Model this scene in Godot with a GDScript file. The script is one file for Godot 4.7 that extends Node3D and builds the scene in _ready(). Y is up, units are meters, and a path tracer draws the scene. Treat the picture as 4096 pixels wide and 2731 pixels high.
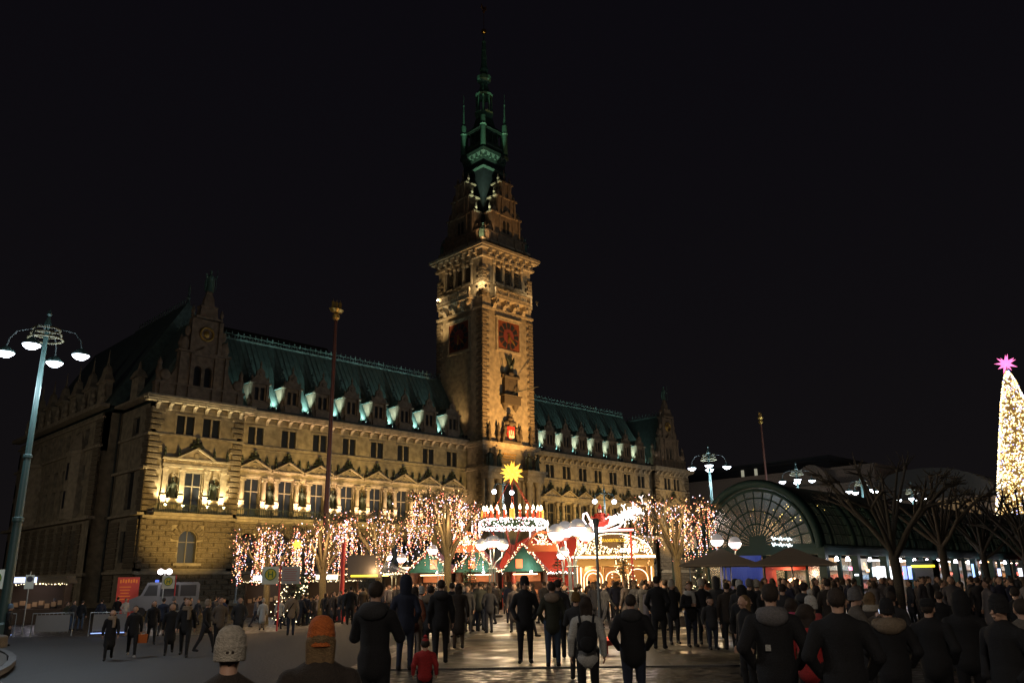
extends Node3D
# Night view of a floodlit town hall with its clock tower behind a Christmas market on a wide square.
# Metres; x runs along the town hall's front, y is up, the town hall front stands at z = -100.

const HALL := Vector3(93.8, 0.0, -100.0)
var mats := {}
var used := {}
var rng := RandomNumberGenerator.new()
var grain: Texture2D
var rough_grain: Texture2D
var relief: Texture2D
var puddle: Texture2D


func _ready():
	rng.seed = 77
	var cam := Camera3D.new()
	cam.name = "camera"
	cam.keep_aspect = Camera3D.KEEP_HEIGHT
	cam.fov = 45.09
	cam.near = 0.1
	cam.far = 3000.0
	cam.basis = Basis(Vector3(0.714279, -0.011984, 0.699758), Vector3(-0.187787, 0.959907, 0.208123), Vector3(-0.674197, -0.280064, 0.683391))
	cam.position = Vector3(0, 1.85, 0)
	add_child(cam)
	var env := Environment.new()
	env.background_mode = Environment.BG_SKY
	var sky := Sky.new()
	var air := ProceduralSkyMaterial.new()
	air.sky_top_color = Color(0.0031, 0.0027, 0.0043).linear_to_srgb()
	air.sky_horizon_color = Color(0.0066, 0.0056, 0.0060).linear_to_srgb()
	air.sky_curve = 0.25
	air.ground_bottom_color = Color(0.003, 0.003, 0.003).linear_to_srgb()
	air.ground_horizon_color = Color(0.0058, 0.0053, 0.0056).linear_to_srgb()
	sky.sky_material = air
	env.sky = sky
	env.background_energy_multiplier = 1.0
	env.tonemap_mode = Environment.TONE_MAPPER_LINEAR
	env.tonemap_exposure = 1.0
	env.sdfgi_enabled = true
	env.ssao_enabled = true
	env.ssil_enabled = true
	var we := WorldEnvironment.new()
	we.name = "world_environment"
	we.environment = env
	add_child(we)
	grain = noise_texture(11, 0.03, 5, 0.7)
	rough_grain = noise_texture(23, 0.09, 4, 0.45)
	relief = noise_texture(31, 0.06, 4, 0.0)
	puddle = noise_texture(47, 0.02, 5, 0.45, 2.2)
	ground_and_paving()
	town_hall()
	far_buildings()
	arcade()
	street_lamps()
	market()
	trees()
	street_things()
	people()


# ---------------------------------------------------------------- helpers

class MB:
	var v := PackedVector3Array()
	var n := PackedVector3Array()

	func tri(a: Vector3, b: Vector3, c: Vector3):
		var q := (b - a).cross(c - a)
		if q.length_squared() < 1e-16:
			return
		q = q.normalized()
		v.append(a); v.append(c); v.append(b)
		n.append(q); n.append(q); n.append(q)

	func trin(a: Vector3, b: Vector3, c: Vector3, na: Vector3, nb: Vector3, nc: Vector3):
		if (b - a).cross(c - a).length_squared() < 1e-16:
			return
		v.append(a); v.append(c); v.append(b)
		n.append(na); n.append(nc); n.append(nb)

	func quad(a: Vector3, b: Vector3, c: Vector3, d: Vector3):
		tri(a, b, c)
		tri(a, c, d)

	func box(c: Vector3, s: Vector3, b := Basis()):
		var p := PackedVector3Array()
		for i in 8:
			p.append(c + b * (Vector3(-0.5 if i & 1 == 0 else 0.5, -0.5 if i & 2 == 0 else 0.5, -0.5 if i & 4 == 0 else 0.5) * s))
		quad(p[4], p[5], p[7], p[6])
		quad(p[1], p[0], p[2], p[3])
		quad(p[5], p[1], p[3], p[7])
		quad(p[0], p[4], p[6], p[2])
		quad(p[6], p[7], p[3], p[2])
		quad(p[0], p[1], p[5], p[4])

	func span(lo: Vector3, hi: Vector3):
		box((lo + hi) * 0.5, hi - lo)

	# a dressed stone: a box whose front face (+z of b) is drawn in by e
	func stone(c: Vector3, s: Vector3, e: float, b := Basis()):
		var h := s * 0.5
		var p := [Vector3(-h.x, -h.y, -h.z), Vector3(h.x, -h.y, -h.z), Vector3(h.x, h.y, -h.z), Vector3(-h.x, h.y, -h.z)]
		var m := [Vector3(-h.x, -h.y, h.z - e), Vector3(h.x, -h.y, h.z - e), Vector3(h.x, h.y, h.z - e), Vector3(-h.x, h.y, h.z - e)]
		var f := [Vector3(-h.x + e, -h.y + e, h.z), Vector3(h.x - e, -h.y + e, h.z), Vector3(h.x - e, h.y - e, h.z), Vector3(-h.x + e, h.y - e, h.z)]
		for i in 4:
			var j := (i + 1) % 4
			quad(c + b * p[i], c + b * p[j], c + b * m[j], c + b * m[i])
			quad(c + b * m[i], c + b * m[j], c + b * f[j], c + b * f[i])
		quad(c + b * f[0], c + b * f[1], c + b * f[2], c + b * f[3])

	# outline in the xy plane (counter-clockwise seen from +z), given depth towards -z, placed by t
	func slab(poly: PackedVector2Array, depth: float, t := Transform3D()):
		var ids := Geometry2D.triangulate_polygon(poly)
		var area := 0.0
		for i in poly.size():
			area += poly[i].cross(poly[(i + 1) % poly.size()])
		var flip := area < 0.0
		for i in range(0, ids.size(), 3):
			var a := poly[ids[i]]
			var b := poly[ids[i + 1]]
			var c := poly[ids[i + 2]]
			if (b - a).cross(c - a) < 0.0:
				var q := b
				b = c
				c = q
			tri(t * Vector3(a.x, a.y, 0), t * Vector3(b.x, b.y, 0), t * Vector3(c.x, c.y, 0))
			tri(t * Vector3(a.x, a.y, -depth), t * Vector3(c.x, c.y, -depth), t * Vector3(b.x, b.y, -depth))
		for i in poly.size():
			var a := poly[i]
			var b := poly[(i + 1) % poly.size()]
			if flip:
				var q := a
				a = b
				b = q
			quad(t * Vector3(a.x, a.y, 0), t * Vector3(a.x, a.y, -depth), t * Vector3(b.x, b.y, -depth), t * Vector3(b.x, b.y, 0))

	# turned shape: profile of (radius, height), k sides, smooth unless flat
	func lathe(o: Vector3, prof: Array, k: int, flat := false, turn := 0.0, sq := Vector2.ONE):
		for i in prof.size() - 1:
			var p: Vector2 = prof[i]
			var q: Vector2 = prof[i + 1]
			var slope := Vector2(q.y - p.y, p.x - q.x).normalized()
			for j in k:
				var a := turn + TAU * j / k
				var b := turn + TAU * (j + 1) / k
				var ca := Vector3(sin(a) * sq.x, 0, cos(a) * sq.y)
				var cb := Vector3(sin(b) * sq.x, 0, cos(b) * sq.y)
				var A := o + ca * p.x + Vector3(0, p.y, 0)
				var B := o + cb * p.x + Vector3(0, p.y, 0)
				var C := o + cb * q.x + Vector3(0, q.y, 0)
				var D := o + ca * q.x + Vector3(0, q.y, 0)
				if flat:
					tri(A, B, C)
					tri(A, C, D)
				else:
					var na := (ca * slope.x + Vector3(0, slope.y, 0)).normalized()
					var nb := (cb * slope.x + Vector3(0, slope.y, 0)).normalized()
					trin(A, B, C, na, nb, nb)
					trin(A, C, D, na, nb, na)

	func ball(o: Vector3, r: Vector3, k := 10, h := 6):
		for i in h:
			for j in k:
				var q := []
				for w in [[i, j], [i, j + 1], [i + 1, j + 1], [i + 1, j]]:
					var la: float = -PI / 2 + PI * w[0] / h
					var lo: float = TAU * w[1] / k
					q.append(Vector3(cos(la) * sin(lo), sin(la), cos(la) * cos(lo)))
				var nn := []
				for e in q:
					nn.append((e / r).normalized())
				trin(o + q[0] * r, o + q[1] * r, o + q[2] * r, nn[0], nn[1], nn[2])
				trin(o + q[0] * r, o + q[2] * r, o + q[3] * r, nn[0], nn[2], nn[3])

	func tube(pts: Array, rad: Array, k := 8, caps := true):
		var rings := []
		var side := Vector3.ZERO
		for i in pts.size():
			var d: Vector3 = (pts[mini(i + 1, pts.size() - 1)] - pts[maxi(i - 1, 0)]).normalized()
			if i == 0:
				side = d.cross(Vector3.UP if absf(d.y) < 0.9 else Vector3.RIGHT).normalized()
			else:
				side = (side - d * side.dot(d)).normalized()
			var up := d.cross(side)
			var ring := []
			for j in k:
				var a := TAU * j / k
				ring.append(side * cos(a) + up * sin(a))
			rings.append(ring)
		for i in pts.size() - 1:
			for j in k:
				var m := (j + 1) % k
				var A: Vector3 = pts[i] + rings[i][j] * rad[i]
				var B: Vector3 = pts[i] + rings[i][m] * rad[i]
				var C: Vector3 = pts[i + 1] + rings[i + 1][m] * rad[i + 1]
				var D: Vector3 = pts[i + 1] + rings[i + 1][j] * rad[i + 1]
				trin(A, B, C, rings[i][j], rings[i][m], rings[i + 1][m])
				trin(A, C, D, rings[i][j], rings[i + 1][m], rings[i + 1][j])
		if caps:
			for j in k:
				var m := (j + 1) % k
				tri(pts[0], pts[0] + rings[0][m] * rad[0], pts[0] + rings[0][j] * rad[0])
				var e: int = pts.size() - 1
				tri(pts[e], pts[e] + rings[e][j] * rad[e], pts[e] + rings[e][m] * rad[e])

	func tube_ring(o: Vector3, r: float, w: float, t := Basis(), k := 20):
		var pts := []
		var rad := []
		for i in k + 1:
			var a := TAU * i / k
			pts.append(o + t * Vector3(cos(a) * r, sin(a) * r, 0))
			rad.append(w)
		tube(pts, rad, 6, false)

	# arc in the yz plane: angle 0 points to +z, PI / 2 up
	func tube_arc(o: Vector3, r: float, w: float, a0: float, a1: float, k := 16):
		var pts := []
		var rad := []
		for i in k + 1:
			var a := lerpf(a0, a1, i / float(k))
			pts.append(o + Vector3(0, sin(a) * r, cos(a) * r))
			rad.append(w)
		tube(pts, rad, 6)

	func add(o: MB, t: Transform3D):
		var nb := t.basis.inverse().transposed()
		for i in o.v.size():
			v.append(t * o.v[i])
			n.append((nb * o.n[i]).normalized())

	func mesh() -> ArrayMesh:
		var m := ArrayMesh.new()
		if v.is_empty():
			return m
		var a := []
		a.resize(Mesh.ARRAY_MAX)
		a[Mesh.ARRAY_VERTEX] = v
		a[Mesh.ARRAY_NORMAL] = n
		m.add_surface_from_arrays(Mesh.PRIMITIVE_TRIANGLES, a)
		return m


func noise_texture(seed_: int, freq: float, oct: int, low: float, contrast := 1.0) -> ImageTexture:
	var f := FastNoiseLite.new()
	f.seed = seed_
	f.frequency = freq
	f.fractal_octaves = oct
	var im := f.get_seamless_image(256, 256)
	im.convert(Image.FORMAT_RGB8)
	for y in 256:
		for x in 256:
			var g := im.get_pixel(x, y).r
			g = low + (1.0 - low) * clampf((g - 0.5) * contrast + 0.5, 0.0, 1.0)
			im.set_pixel(x, y, Color(g, g, g))
	return ImageTexture.create_from_image(im)


# a material by name: c is the real-world (linear) base colour; e its glow
func mat(key: String, c := Color(0.5, 0.5, 0.5), rough := 0.8, metal := 0.0, e := Color.BLACK, opt := {}) -> StandardMaterial3D:
	if mats.has(key):
		return mats[key]
	var m := StandardMaterial3D.new()
	m.resource_name = key
	m.albedo_color = c.linear_to_srgb()
	m.roughness = rough
	m.metallic = metal
	if e != Color.BLACK:
		m.emission_enabled = true
		var top := maxf(e.r, maxf(e.g, e.b))
		m.emission = Color(e.r / top, e.g / top, e.b / top).linear_to_srgb()
		m.emission_energy_multiplier = top
	if opt.has("grain"):
		m.albedo_texture = grain if opt.grain == 0 else rough_grain
		m.uv1_triplanar = true
		m.uv1_world_triplanar = true
		var s: float = opt.get("scale", 0.4)
		m.uv1_scale = Vector3(s, s, s)
	if opt.has("relief"):
		m.heightmap_enabled = true
		m.heightmap_texture = relief
		m.heightmap_scale = opt.relief
		m.uv1_triplanar = true
		m.uv1_world_triplanar = true
		var s2: float = opt.get("scale", 0.4)
		m.uv1_scale = Vector3(s2, s2, s2)
	if opt.has("patchy"):
		m.roughness_texture = puddle
		m.roughness_texture_channel = BaseMaterial3D.TEXTURE_CHANNEL_RED
	if opt.has("specular"):
		m.metallic_specular = opt.specular
	if opt.has("alpha"):
		m.transparency = BaseMaterial3D.TRANSPARENCY_ALPHA
		m.albedo_color.a = opt.alpha
	mats[key] = m
	return m


func numbered(called: String) -> String:
	used[called] = used.get(called, -1) + 1
	return called if used[called] == 0 else "%s_%03d" % [called, used[called]]


func tag(o: Node, label: String, category := "", group := "", kind := "") -> Node:
	if label:
		o.set_meta("label", label)
	if category:
		o.set_meta("category", category)
	if group:
		o.set_meta("group", group)
	if kind:
		o.set_meta("kind", kind)
	return o


# a thing that has parts: an empty node at its base
func thing(called: String, label: String, category: String, at := Vector3.ZERO, turn := 0.0, group := "") -> Node3D:
	var o := Node3D.new()
	o.name = numbered(called)
	add_child(o)
	o.position = at
	o.rotation.y = turn
	tag(o, label, category, group)
	return o


# one named mesh; a part when it has a parent, else a thing at top level
func obj(called: String, m, material: Material, parent: Node = null, at := Vector3.ZERO, turn := 0.0) -> MeshInstance3D:
	var o := MeshInstance3D.new()
	o.mesh = m.mesh() if m is MB else m
	o.material_override = material
	if parent:
		o.name = called
		parent.add_child(o, true)
		var k := 0
		for c in parent.get_children():
			if str(c.name).begins_with(called):
				k += 1
		if k > 1:
			o.name = "%s_%03d" % [called, k - 1]
	else:
		o.name = numbered(called)
		add_child(o)
	o.position = at
	o.rotation.y = turn
	return o


func omni(at: Vector3, c: Color, energy: float, size := 0.15, parent: Node = null) -> void:
	var l := OmniLight3D.new()
	l.name = "lamp_light"
	l.light_color = c.linear_to_srgb()
	l.light_energy = energy
	l.light_size = size
	l.omni_range = 120.0
	l.omni_attenuation = 2.0
	l.shadow_enabled = true
	l.position = at
	(parent if parent else self).add_child(l, true)


func spot(at: Vector3, to: Vector3, c: Color, energy: float, half_angle: float, size := 0.2, soft := 0.6) -> void:
	var l := SpotLight3D.new()
	l.name = "flood_light"
	l.light_color = c.linear_to_srgb()
	l.light_energy = energy
	l.light_size = size
	l.spot_range = 200.0
	l.spot_attenuation = 2.0
	l.spot_angle = half_angle
	l.spot_angle_attenuation = soft
	l.shadow_enabled = true
	add_child(l, true)
	l.look_at_from_position(at, to, Vector3.UP if absf((to - at).normalized().y) < 0.98 else Vector3.RIGHT)


func bulbs(called: String, places: Array, r: float, material: Material, parent: Node = null, label := "") -> MultiMeshInstance3D:
	var b := MB.new()
	b.lathe(Vector3.ZERO, [Vector2(0, -r), Vector2(r, 0), Vector2(0, r)], 4, true)
	var mm := MultiMesh.new()
	mm.transform_format = MultiMesh.TRANSFORM_3D
	mm.mesh = b.mesh()
	mm.instance_count = places.size()
	for i in places.size():
		mm.set_instance_transform(i, Transform3D(Basis().scaled(Vector3.ONE * rng.randf_range(0.6, 1.35)), places[i]))
	var o := MultiMeshInstance3D.new()
	o.multimesh = mm
	o.material_override = material
	if parent:
		o.name = called
		parent.add_child(o, true)
		o.set_meta("kind", "stuff")
	else:
		o.name = numbered(called)
		add_child(o)
		tag(o, label, "fairy lights", "", "stuff")
	return o


func ground_at(x: float, z: float) -> float:
	var u := 0.712 * x + 0.702 * z
	var t := clampf((-u - 5.0) / 10.0, 0.0, 1.0)
	return 0.1 - 0.7 * t * t * (3.0 - 2.0 * t)


# ---------------------------------------------------------------- ground

func uv_point(u: float, w: float) -> Vector3:
	# u runs across the square (to the camera's side), w away from the camera
	var x := 0.712 * u + 0.702 * w
	var z := 0.702 * u - 0.712 * w
	return Vector3(x, ground_at(x, z), z)


func sheet(m: MB, u0: float, u1: float, w0: float, w1: float, lift: float):
	var cuts := [u0]
	var c := -18.0
	while c < 0.0:
		if c > u0 + 0.01 and c < u1 - 0.01:
			cuts.append(c)
		c += 1.0
	cuts.append(u1)
	for i in cuts.size() - 1:
		var up := Vector3(0, lift, 0)
		m.quad(uv_point(cuts[i], w0) + up, uv_point(cuts[i + 1], w0) + up, uv_point(cuts[i + 1], w1) + up, uv_point(cuts[i], w1) + up)


func ground_and_paving():
	var cobble := mat("dark cobble", Color(0.07, 0.06, 0.05), 0.7, 0.0, Color.BLACK, {"grain": 1, "scale": 0.5, "relief": 0.7, "patchy": 1})
	var asphalt := mat("asphalt", Color(0.052, 0.050, 0.050), 0.7, 0.0, Color.BLACK, {"grain": 1, "scale": 0.7, "relief": 0.8})
	var slabs := mat("plaza slabs", Color(0.19, 0.155, 0.095), 0.62, 0.0, Color.BLACK, {"grain": 1, "scale": 0.12, "relief": 0.3, "patchy": 1})
	var band := mat("paving band", Color(0.055, 0.048, 0.04), 0.55, 0.0, Color.BLACK, {"grain": 1, "scale": 0.5})
	var m := MB.new()
	sheet(m, -700, 700, -120, 900, 0.0)
	tag(obj("ground", m, cobble), "", "", "", "structure")
	# the road on the side of the square, asphalt
	m = MB.new()
	sheet(m, -60, -3.6, 2.0, 45.0, 0.004)
	tag(obj("road", m, asphalt), "", "", "", "structure")
	# the pale slabs of the square, cut by darker bands
	m = MB.new()
	sheet(m, -3.2, 60.0, 18.6, 120.0, 0.004)
	tag(obj("plaza", m, slabs), "", "", "", "structure")
	for w in [26.5, 36.0, 47.0, 60.0]:
		m = MB.new()
		sheet(m, -3.2, 60.0, w, w + 1.1, 0.008)
		tag(obj("paving_band", m, band), "", "", "", "structure")
	for u in [-3.2, 2.4, 9.0, 16.0, 23.0, 30.0]:
		m = MB.new()
		var a := Vector3(0, 0.012, 0)
		m.quad(uv_point(u, 18.6) + a, uv_point(u + 0.9, 18.6) + a, uv_point(u + 4.9, 70) + a, uv_point(u + 4.0, 70) + a)
		tag(obj("paving_band", m, band), "", "", "", "structure")
	# low granite step where the slabs begin: single kerb stones
	var granite := mat("granite", Color(0.16, 0.15, 0.14), 0.6, 0.0, Color.BLACK, {"grain": 1, "scale": 1.2})
	var step := MeshInstance3D.new()
	var km := MB.new()
	km.stone(Vector3.ZERO, Vector3(1.17, 0.3, 0.16), 0.015, Basis(Vector3.RIGHT, -PI / 2))
	var one := km.mesh()
	var root := MeshInstance3D.new()
	root.name = "kerb"
	var body := MB.new()
	body.box(Vector3.ZERO, Vector3(24.0, 0.06, 0.2), Basis(Vector3.UP, atan2(-0.702, 0.712)))
	root.mesh = body.mesh()
	root.material_override = granite
	add_child(root)
	root.position = uv_point(8.4, 18.45) + Vector3(0, 0.0, 0)
	tag(root, "", "", "", "structure")
	for i in 20:
		var s := obj("kerb_stone", one, granite, root, uv_point(-2.7 + i * 1.19, 18.45) - root.position + Vector3(0, -0.09 + rng.randf() * 0.012, 0), atan2(-0.702, 0.712))
	# traffic island with its kerb at the edge of the road
	var isl := thing("traffic_island", "paved traffic island with rounded kerb at the edge of the road", "traffic island", Vector3(2.6, -0.5, -32.5))
	m = MB.new()
	var poly := PackedVector2Array()
	for i in 28:
		var a := TAU * i / 28
		poly.append(Vector2(cos(a) * 5.6, sin(a) * 12.9))
	m.slab(poly, 0.2, Transform3D(Basis(Vector3.RIGHT, -PI / 2), Vector3(0, 0.13, 0)))
	obj("paving", m, mat("island paving", Color(0.20, 0.16, 0.11), 0.7, 0.0, Color.BLACK, {"grain": 1, "scale": 0.8}), isl, Vector3.ZERO, -0.287)
	for i in 40:
		var a := TAU * (i + 0.5) / 40
		m = MB.new()
		var c := Vector3(cos(a) * 5.72, 0.08, sin(a) * 13.02).rotated(Vector3.UP, -0.287)
		var d := Vector3(-sin(a) * 5.72, 0, cos(a) * 13.02).rotated(Vector3.UP, -0.287)
		m.box(c, Vector3(0.22, 0.16, d.length() * TAU / 40 - 0.02), Basis(Vector3.UP, atan2(d.x, d.z)))
		obj("kerb_stone", m, granite, isl)
	m = MB.new()
	m.lathe(Vector3.ZERO, [Vector2(1.3, 0), Vector2(1.28, 0.4), Vector2(1.2, 0.44), Vector2(0, 0.45)], 28)
	obj("round_plinth", m, mat("island paving"), isl, Vector3(5.95, 0.13, -6.1))


# ---------------------------------------------------------------- the town hall

# a wall in the plane z (outer face) with rectangular openings: Rect2 list in wall coordinates (x, y)
func holed_wall(m: MB, x0: float, x1: float, y0: float, y1: float, z: float, thick: float, holes: Array, t := Transform3D()):
	var xs := [x0, x1]
	var ys := [y0, y1]
	for h in holes:
		for a in [h.position.x, h.end.x]:
			if a > x0 and a < x1 and not xs.has(a):
				xs.append(a)
		for a in [h.position.y, h.end.y]:
			if a > y0 and a < y1 and not ys.has(a):
				ys.append(a)
	xs.sort()
	ys.sort()
	for j in ys.size() - 1:
		var i := 0
		while i < xs.size() - 1:
			var c := Vector2((xs[i] + xs[i + 1]) * 0.5, (ys[j] + ys[j + 1]) * 0.5)
			var open := false
			for h in holes:
				open = open or h.has_point(c)
			if open:
				i += 1
				continue
			var k := i + 1
			while k < xs.size() - 1:
				var c2 := Vector2((xs[k] + xs[k + 1]) * 0.5, c.y)
				var hit := false
				for h in holes:
					hit = hit or h.has_point(c2)
				if hit:
					break
				k += 1
			var lo := Vector3(xs[i], ys[j], z - thick)
			var hi := Vector3(xs[k], ys[j + 1], z)
			m.box(t * ((lo + hi) * 0.5), hi - lo, t.basis)
			i = k


func arch_outline(w: float, y0: float, y1: float, k := 10) -> PackedVector2Array:
	# opening with a round head: springs at y1 - w / 2
	var p := PackedVector2Array([Vector2(-w / 2, y0), Vector2(w / 2, y0)])
	for i in k + 1:
		var a := PI * i / k
		p.append(Vector2(cos(a) * w / 2, y1 - w / 2 + sin(a) * w / 2))
	return p


# the stone left between a round arch and the rectangle round it
func spandrel(m: MB, x: float, w: float, y1: float, z: float, depth: float, t := Transform3D()):
	var k := 10
	for i in k:
		var a := PI * i / k
		var b := PI * (i + 1) / k
		var p := PackedVector2Array([Vector2(x + cos(a) * w / 2, y1 - w / 2 + sin(a) * w / 2), Vector2(x + cos(a) * w / 2, y1 + 0.01), Vector2(x + cos(b) * w / 2, y1 + 0.01), Vector2(x + cos(b) * w / 2, y1 - w / 2 + sin(b) * w / 2)])
		m.slab(p, depth, t * Transform3D(Basis(), Vector3(0, 0, z)))


# a robed bronze figure about h tall, standing on y = 0
func figure(h: float, seed_: int, spear := false) -> MB:
	var r := RandomNumberGenerator.new()
	r.seed = seed_ * 7919
	var m := MB.new()
	var s := h / 2.0
	m.lathe(Vector3.ZERO, [Vector2(0.34 * s, 0), Vector2(0.33 * s, 0.08 * s), Vector2(0.25 * s, 0.55 * s), Vector2(0.21 * s, 1.0 * s), Vector2(0.26 * s, 1.35 * s), Vector2(0.25 * s, 1.52 * s), Vector2(0.1 * s, 1.64 * s), Vector2(0.08 * s, 1.7 * s)], 9, false, r.randf(), Vector2(1.15, 0.8))
	m.ball(Vector3(0, 1.83 * s, 0.02 * s), Vector3(0.115, 0.15, 0.13) * s, 8, 6)
	m.lathe(Vector3(0, 1.9 * s, 0), [Vector2(0.135 * s, 0), Vector2(0.15 * s, 0.1 * s), Vector2(0.05 * s, 0.13 * s)], 7, true)
	for side in [-1.0, 1.0]:
		var up: bool = r.randf() < 0.4
		var elbow := Vector3(0.42 * side, 1.15 if not up else 1.3, 0.12) * s
		var hand := Vector3(0.22 * side, 1.02, 0.34) * s if not up else Vector3(0.5 * side, 1.62, 0.22) * s
		m.tube([Vector3(0.24 * side, 1.47, 0) * s, elbow, hand], [0.09 * s, 0.075 * s, 0.055 * s], 6)
		m.tube([Vector3(0.3 * side, 1.3, -0.1) * s, Vector3(0.34 * side, 0.7, -0.12) * s, Vector3(0.28 * side, 0.1, -0.1) * s], [0.1 * s, 0.12 * s, 0.14 * s], 6)
	if spear:
		m.tube([Vector3(0.42 * s, 0.0, 0.3 * s), Vector3(0.46 * s, 2.25 * s, 0.26 * s)], [0.022 * s, 0.022 * s], 5)
	return m


func town_hall():
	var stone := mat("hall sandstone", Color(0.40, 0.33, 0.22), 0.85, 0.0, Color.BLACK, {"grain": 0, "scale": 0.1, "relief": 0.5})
	var trim := mat("hall trim", Color(0.46, 0.38, 0.26), 0.8, 0.0, Color.BLACK, {"grain": 0, "scale": 0.14, "relief": 0.5})
	var rustic := mat("rusticated sandstone", Color(0.32, 0.25, 0.16), 0.9, 0.0, Color.BLACK, {"grain": 1, "scale": 0.3, "relief": 1.5})
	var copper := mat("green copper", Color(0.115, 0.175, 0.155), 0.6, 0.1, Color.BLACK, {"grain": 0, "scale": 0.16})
	var bronze := mat("dark bronze", Color(0.055, 0.068, 0.05), 0.5, 0.5)
	var glass := mat("dark window glass", Color(0.012, 0.014, 0.018), 0.3)
	var wood := mat("window frame", Color(0.20, 0.17, 0.12), 0.7)
	var hall := thing("town_hall", "floodlit sandstone town hall with clock tower, green copper roofs and gabled end pavilions", "town hall", HALL)
	var left_bays := []
	var right_bays := []
	for i in 8:
		left_bays.append(-42.7 + 4.82 * i)
		right_bays.append(9.45 + 4.45 * i)
	var bays: Array = left_bays + right_bays
	var m := MB.new()

	# --- shared meshes
	m.box(Vector3(0, 1.14, 0), Vector3(0.2, 2.28, 0.26))
	for s in [-1.0, 1.0]:
		m.box(Vector3(1.17 * s, 1.14, 0.03), Vector3(0.16, 2.5, 0.2))
	m.box(Vector3(0, 2.38, 0.05), Vector3(2.7, 0.18, 0.3))
	var upper_frame := m.mesh()
	m = MB.new()
	m.box(Vector3(0, 1.13, 0), Vector3(0.94, 2.26, 0.04))
	var upper_pane := m.mesh()
	m = MB.new()
	m.box(Vector3(0, 2.4, 0), Vector3(0.14, 4.8, 0.14))
	m.box(Vector3(0, 3.1, 0.01), Vector3(2.1, 0.13, 0.16))
	for s in [-1.0, 1.0]:
		m.box(Vector3(1.0 * s, 2.4, 0), Vector3(0.12, 4.8, 0.16))
	m.box(Vector3(0, 4.74, 0.012), Vector3(2.1, 0.12, 0.17))
	var tall_frame := m.mesh()
	m = MB.new()
	m.box(Vector3(0, 0.85, 0), Vector3(0.86, 1.56, 0.03))
	var tall_pane_top := m.mesh()
	m = MB.new()
	m.box(Vector3(0, 1.5, 0), Vector3(0.86, 3.0, 0.03))
	var tall_pane := m.mesh()
	# pilaster with a banded foot and a scrolled head
	m = MB.new()
	m.box(Vector3(0, 0.3, 0.1), Vector3(0.82, 0.6, 0.42))
	for i in 4:
		m.stone(Vector3(0, 0.78 + i * 0.3, 0.1), Vector3(0.8, 0.27, 0.4), 0.05)
	m.lathe(Vector3(0, 1.9, 0.12), [Vector2(0.35, 0), Vector2(0.33, 0.1), Vector2(0.3, 1.9), Vector2(0.29, 2.4)], 12)
	m.box(Vector3(0, 4.42, 0.12), Vector3(0.74, 0.34, 0.5))
	for s in [-1.0, 1.0]:
		m.ball(Vector3(0.34 * s, 4.4, 0.3), Vector3(0.13, 0.16, 0.13), 8, 5)
	m.box(Vector3(0, 4.68, 0.14), Vector3(0.92, 0.16, 0.6))
	var pilaster := m.mesh()
	# pediment over a tall window
	m = MB.new()
	m.slab(PackedVector2Array([Vector2(-2.05, 0.16), Vector2(2.05, 0.16), Vector2(0, 1.22)]), 0.3, Transform3D(Basis(), Vector3(0, 0, 0.3)))
	for s in [-1.0, 1.0]:
		m.box(Vector3(1.12 * s, 0.78, 0.3), Vector3(2.62, 0.2, 0.7), Basis(Vector3.BACK, -0.485 * s))
	m.box(Vector3(0, 0.08, 0.28), Vector3(4.5, 0.16, 0.66))
	m.ball(Vector3(0, 0.55, 0.3), Vector3(0.3, 0.28, 0.12), 8, 5)
	for s in [-1.0, 1.0]:
		m.ball(Vector3(0.55 * s, 0.42, 0.3), Vector3(0.26, 0.14, 0.1), 6, 4)
		m.ball(Vector3(1.05 * s, 0.34, 0.3), Vector3(0.2, 0.1, 0.08), 6, 4)
	var pediment := m.mesh()
	# crowned bust above a pediment and the little obelisks beside it
	m = MB.new()
	m.lathe(Vector3(0, 0, 0.2), [Vector2(0.3, 0), Vector2(0.24, 0.3), Vector2(0.5, 0.55), Vector2(0.44, 0.8), Vector2(0.16, 0.95), Vector2(0.14, 1.0)], 8, false, 0.0, Vector2(1.3, 0.7))
	m.ball(Vector3(0, 1.18, 0.22), Vector3(0.2, 0.25, 0.2), 8, 6)
	m.lathe(Vector3(0, 1.32, 0.22), [Vector2(0.2, 0), Vector2(0.28, 0.2), Vector2(0.12, 0.26)], 8, true)
	for s in [-1.0, 1.0]:
		m.ball(Vector3(0.62 * s, 0.45, 0.15), Vector3(0.3, 0.2, 0.16), 6, 4)
		m.ball(Vector3(0.45 * s, 0.95, 0.15), Vector3(0.16, 0.24, 0.14), 6, 4)
	var bust := m.mesh()
	m = MB.new()
	m.lathe(Vector3.ZERO, [Vector2(0.17, 0), Vector2(0.2, 0.15), Vector2(0.11, 0.3), Vector2(0.19, 0.6), Vector2(0.12, 0.95), Vector2(0.16, 1.05), Vector2(0.03, 1.35)], 8)
	var finial := m.mesh()
	# scroll bracket under the cornice
	m = MB.new()
	var br := PackedVector2Array([Vector2(0, -0.9), Vector2(0.22, -0.84), Vector2(0.3, -0.6), Vector2(0.42, -0.35), Vector2(0.85, -0.2), Vector2(0.9, 0), Vector2(0, 0)])
	m.slab(br, 0.42, Transform3D(Basis(Vector3(0, 0, 1), Vector3(0, 1, 0), Vector3(-1, 0, 0)), Vector3(-0.21, 0, 0)))
	var bracket := m.mesh()
	var statues := []
	for i in 4:
		statues.append(figure(2.5, 3 + i, i == 1).mesh())

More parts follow.
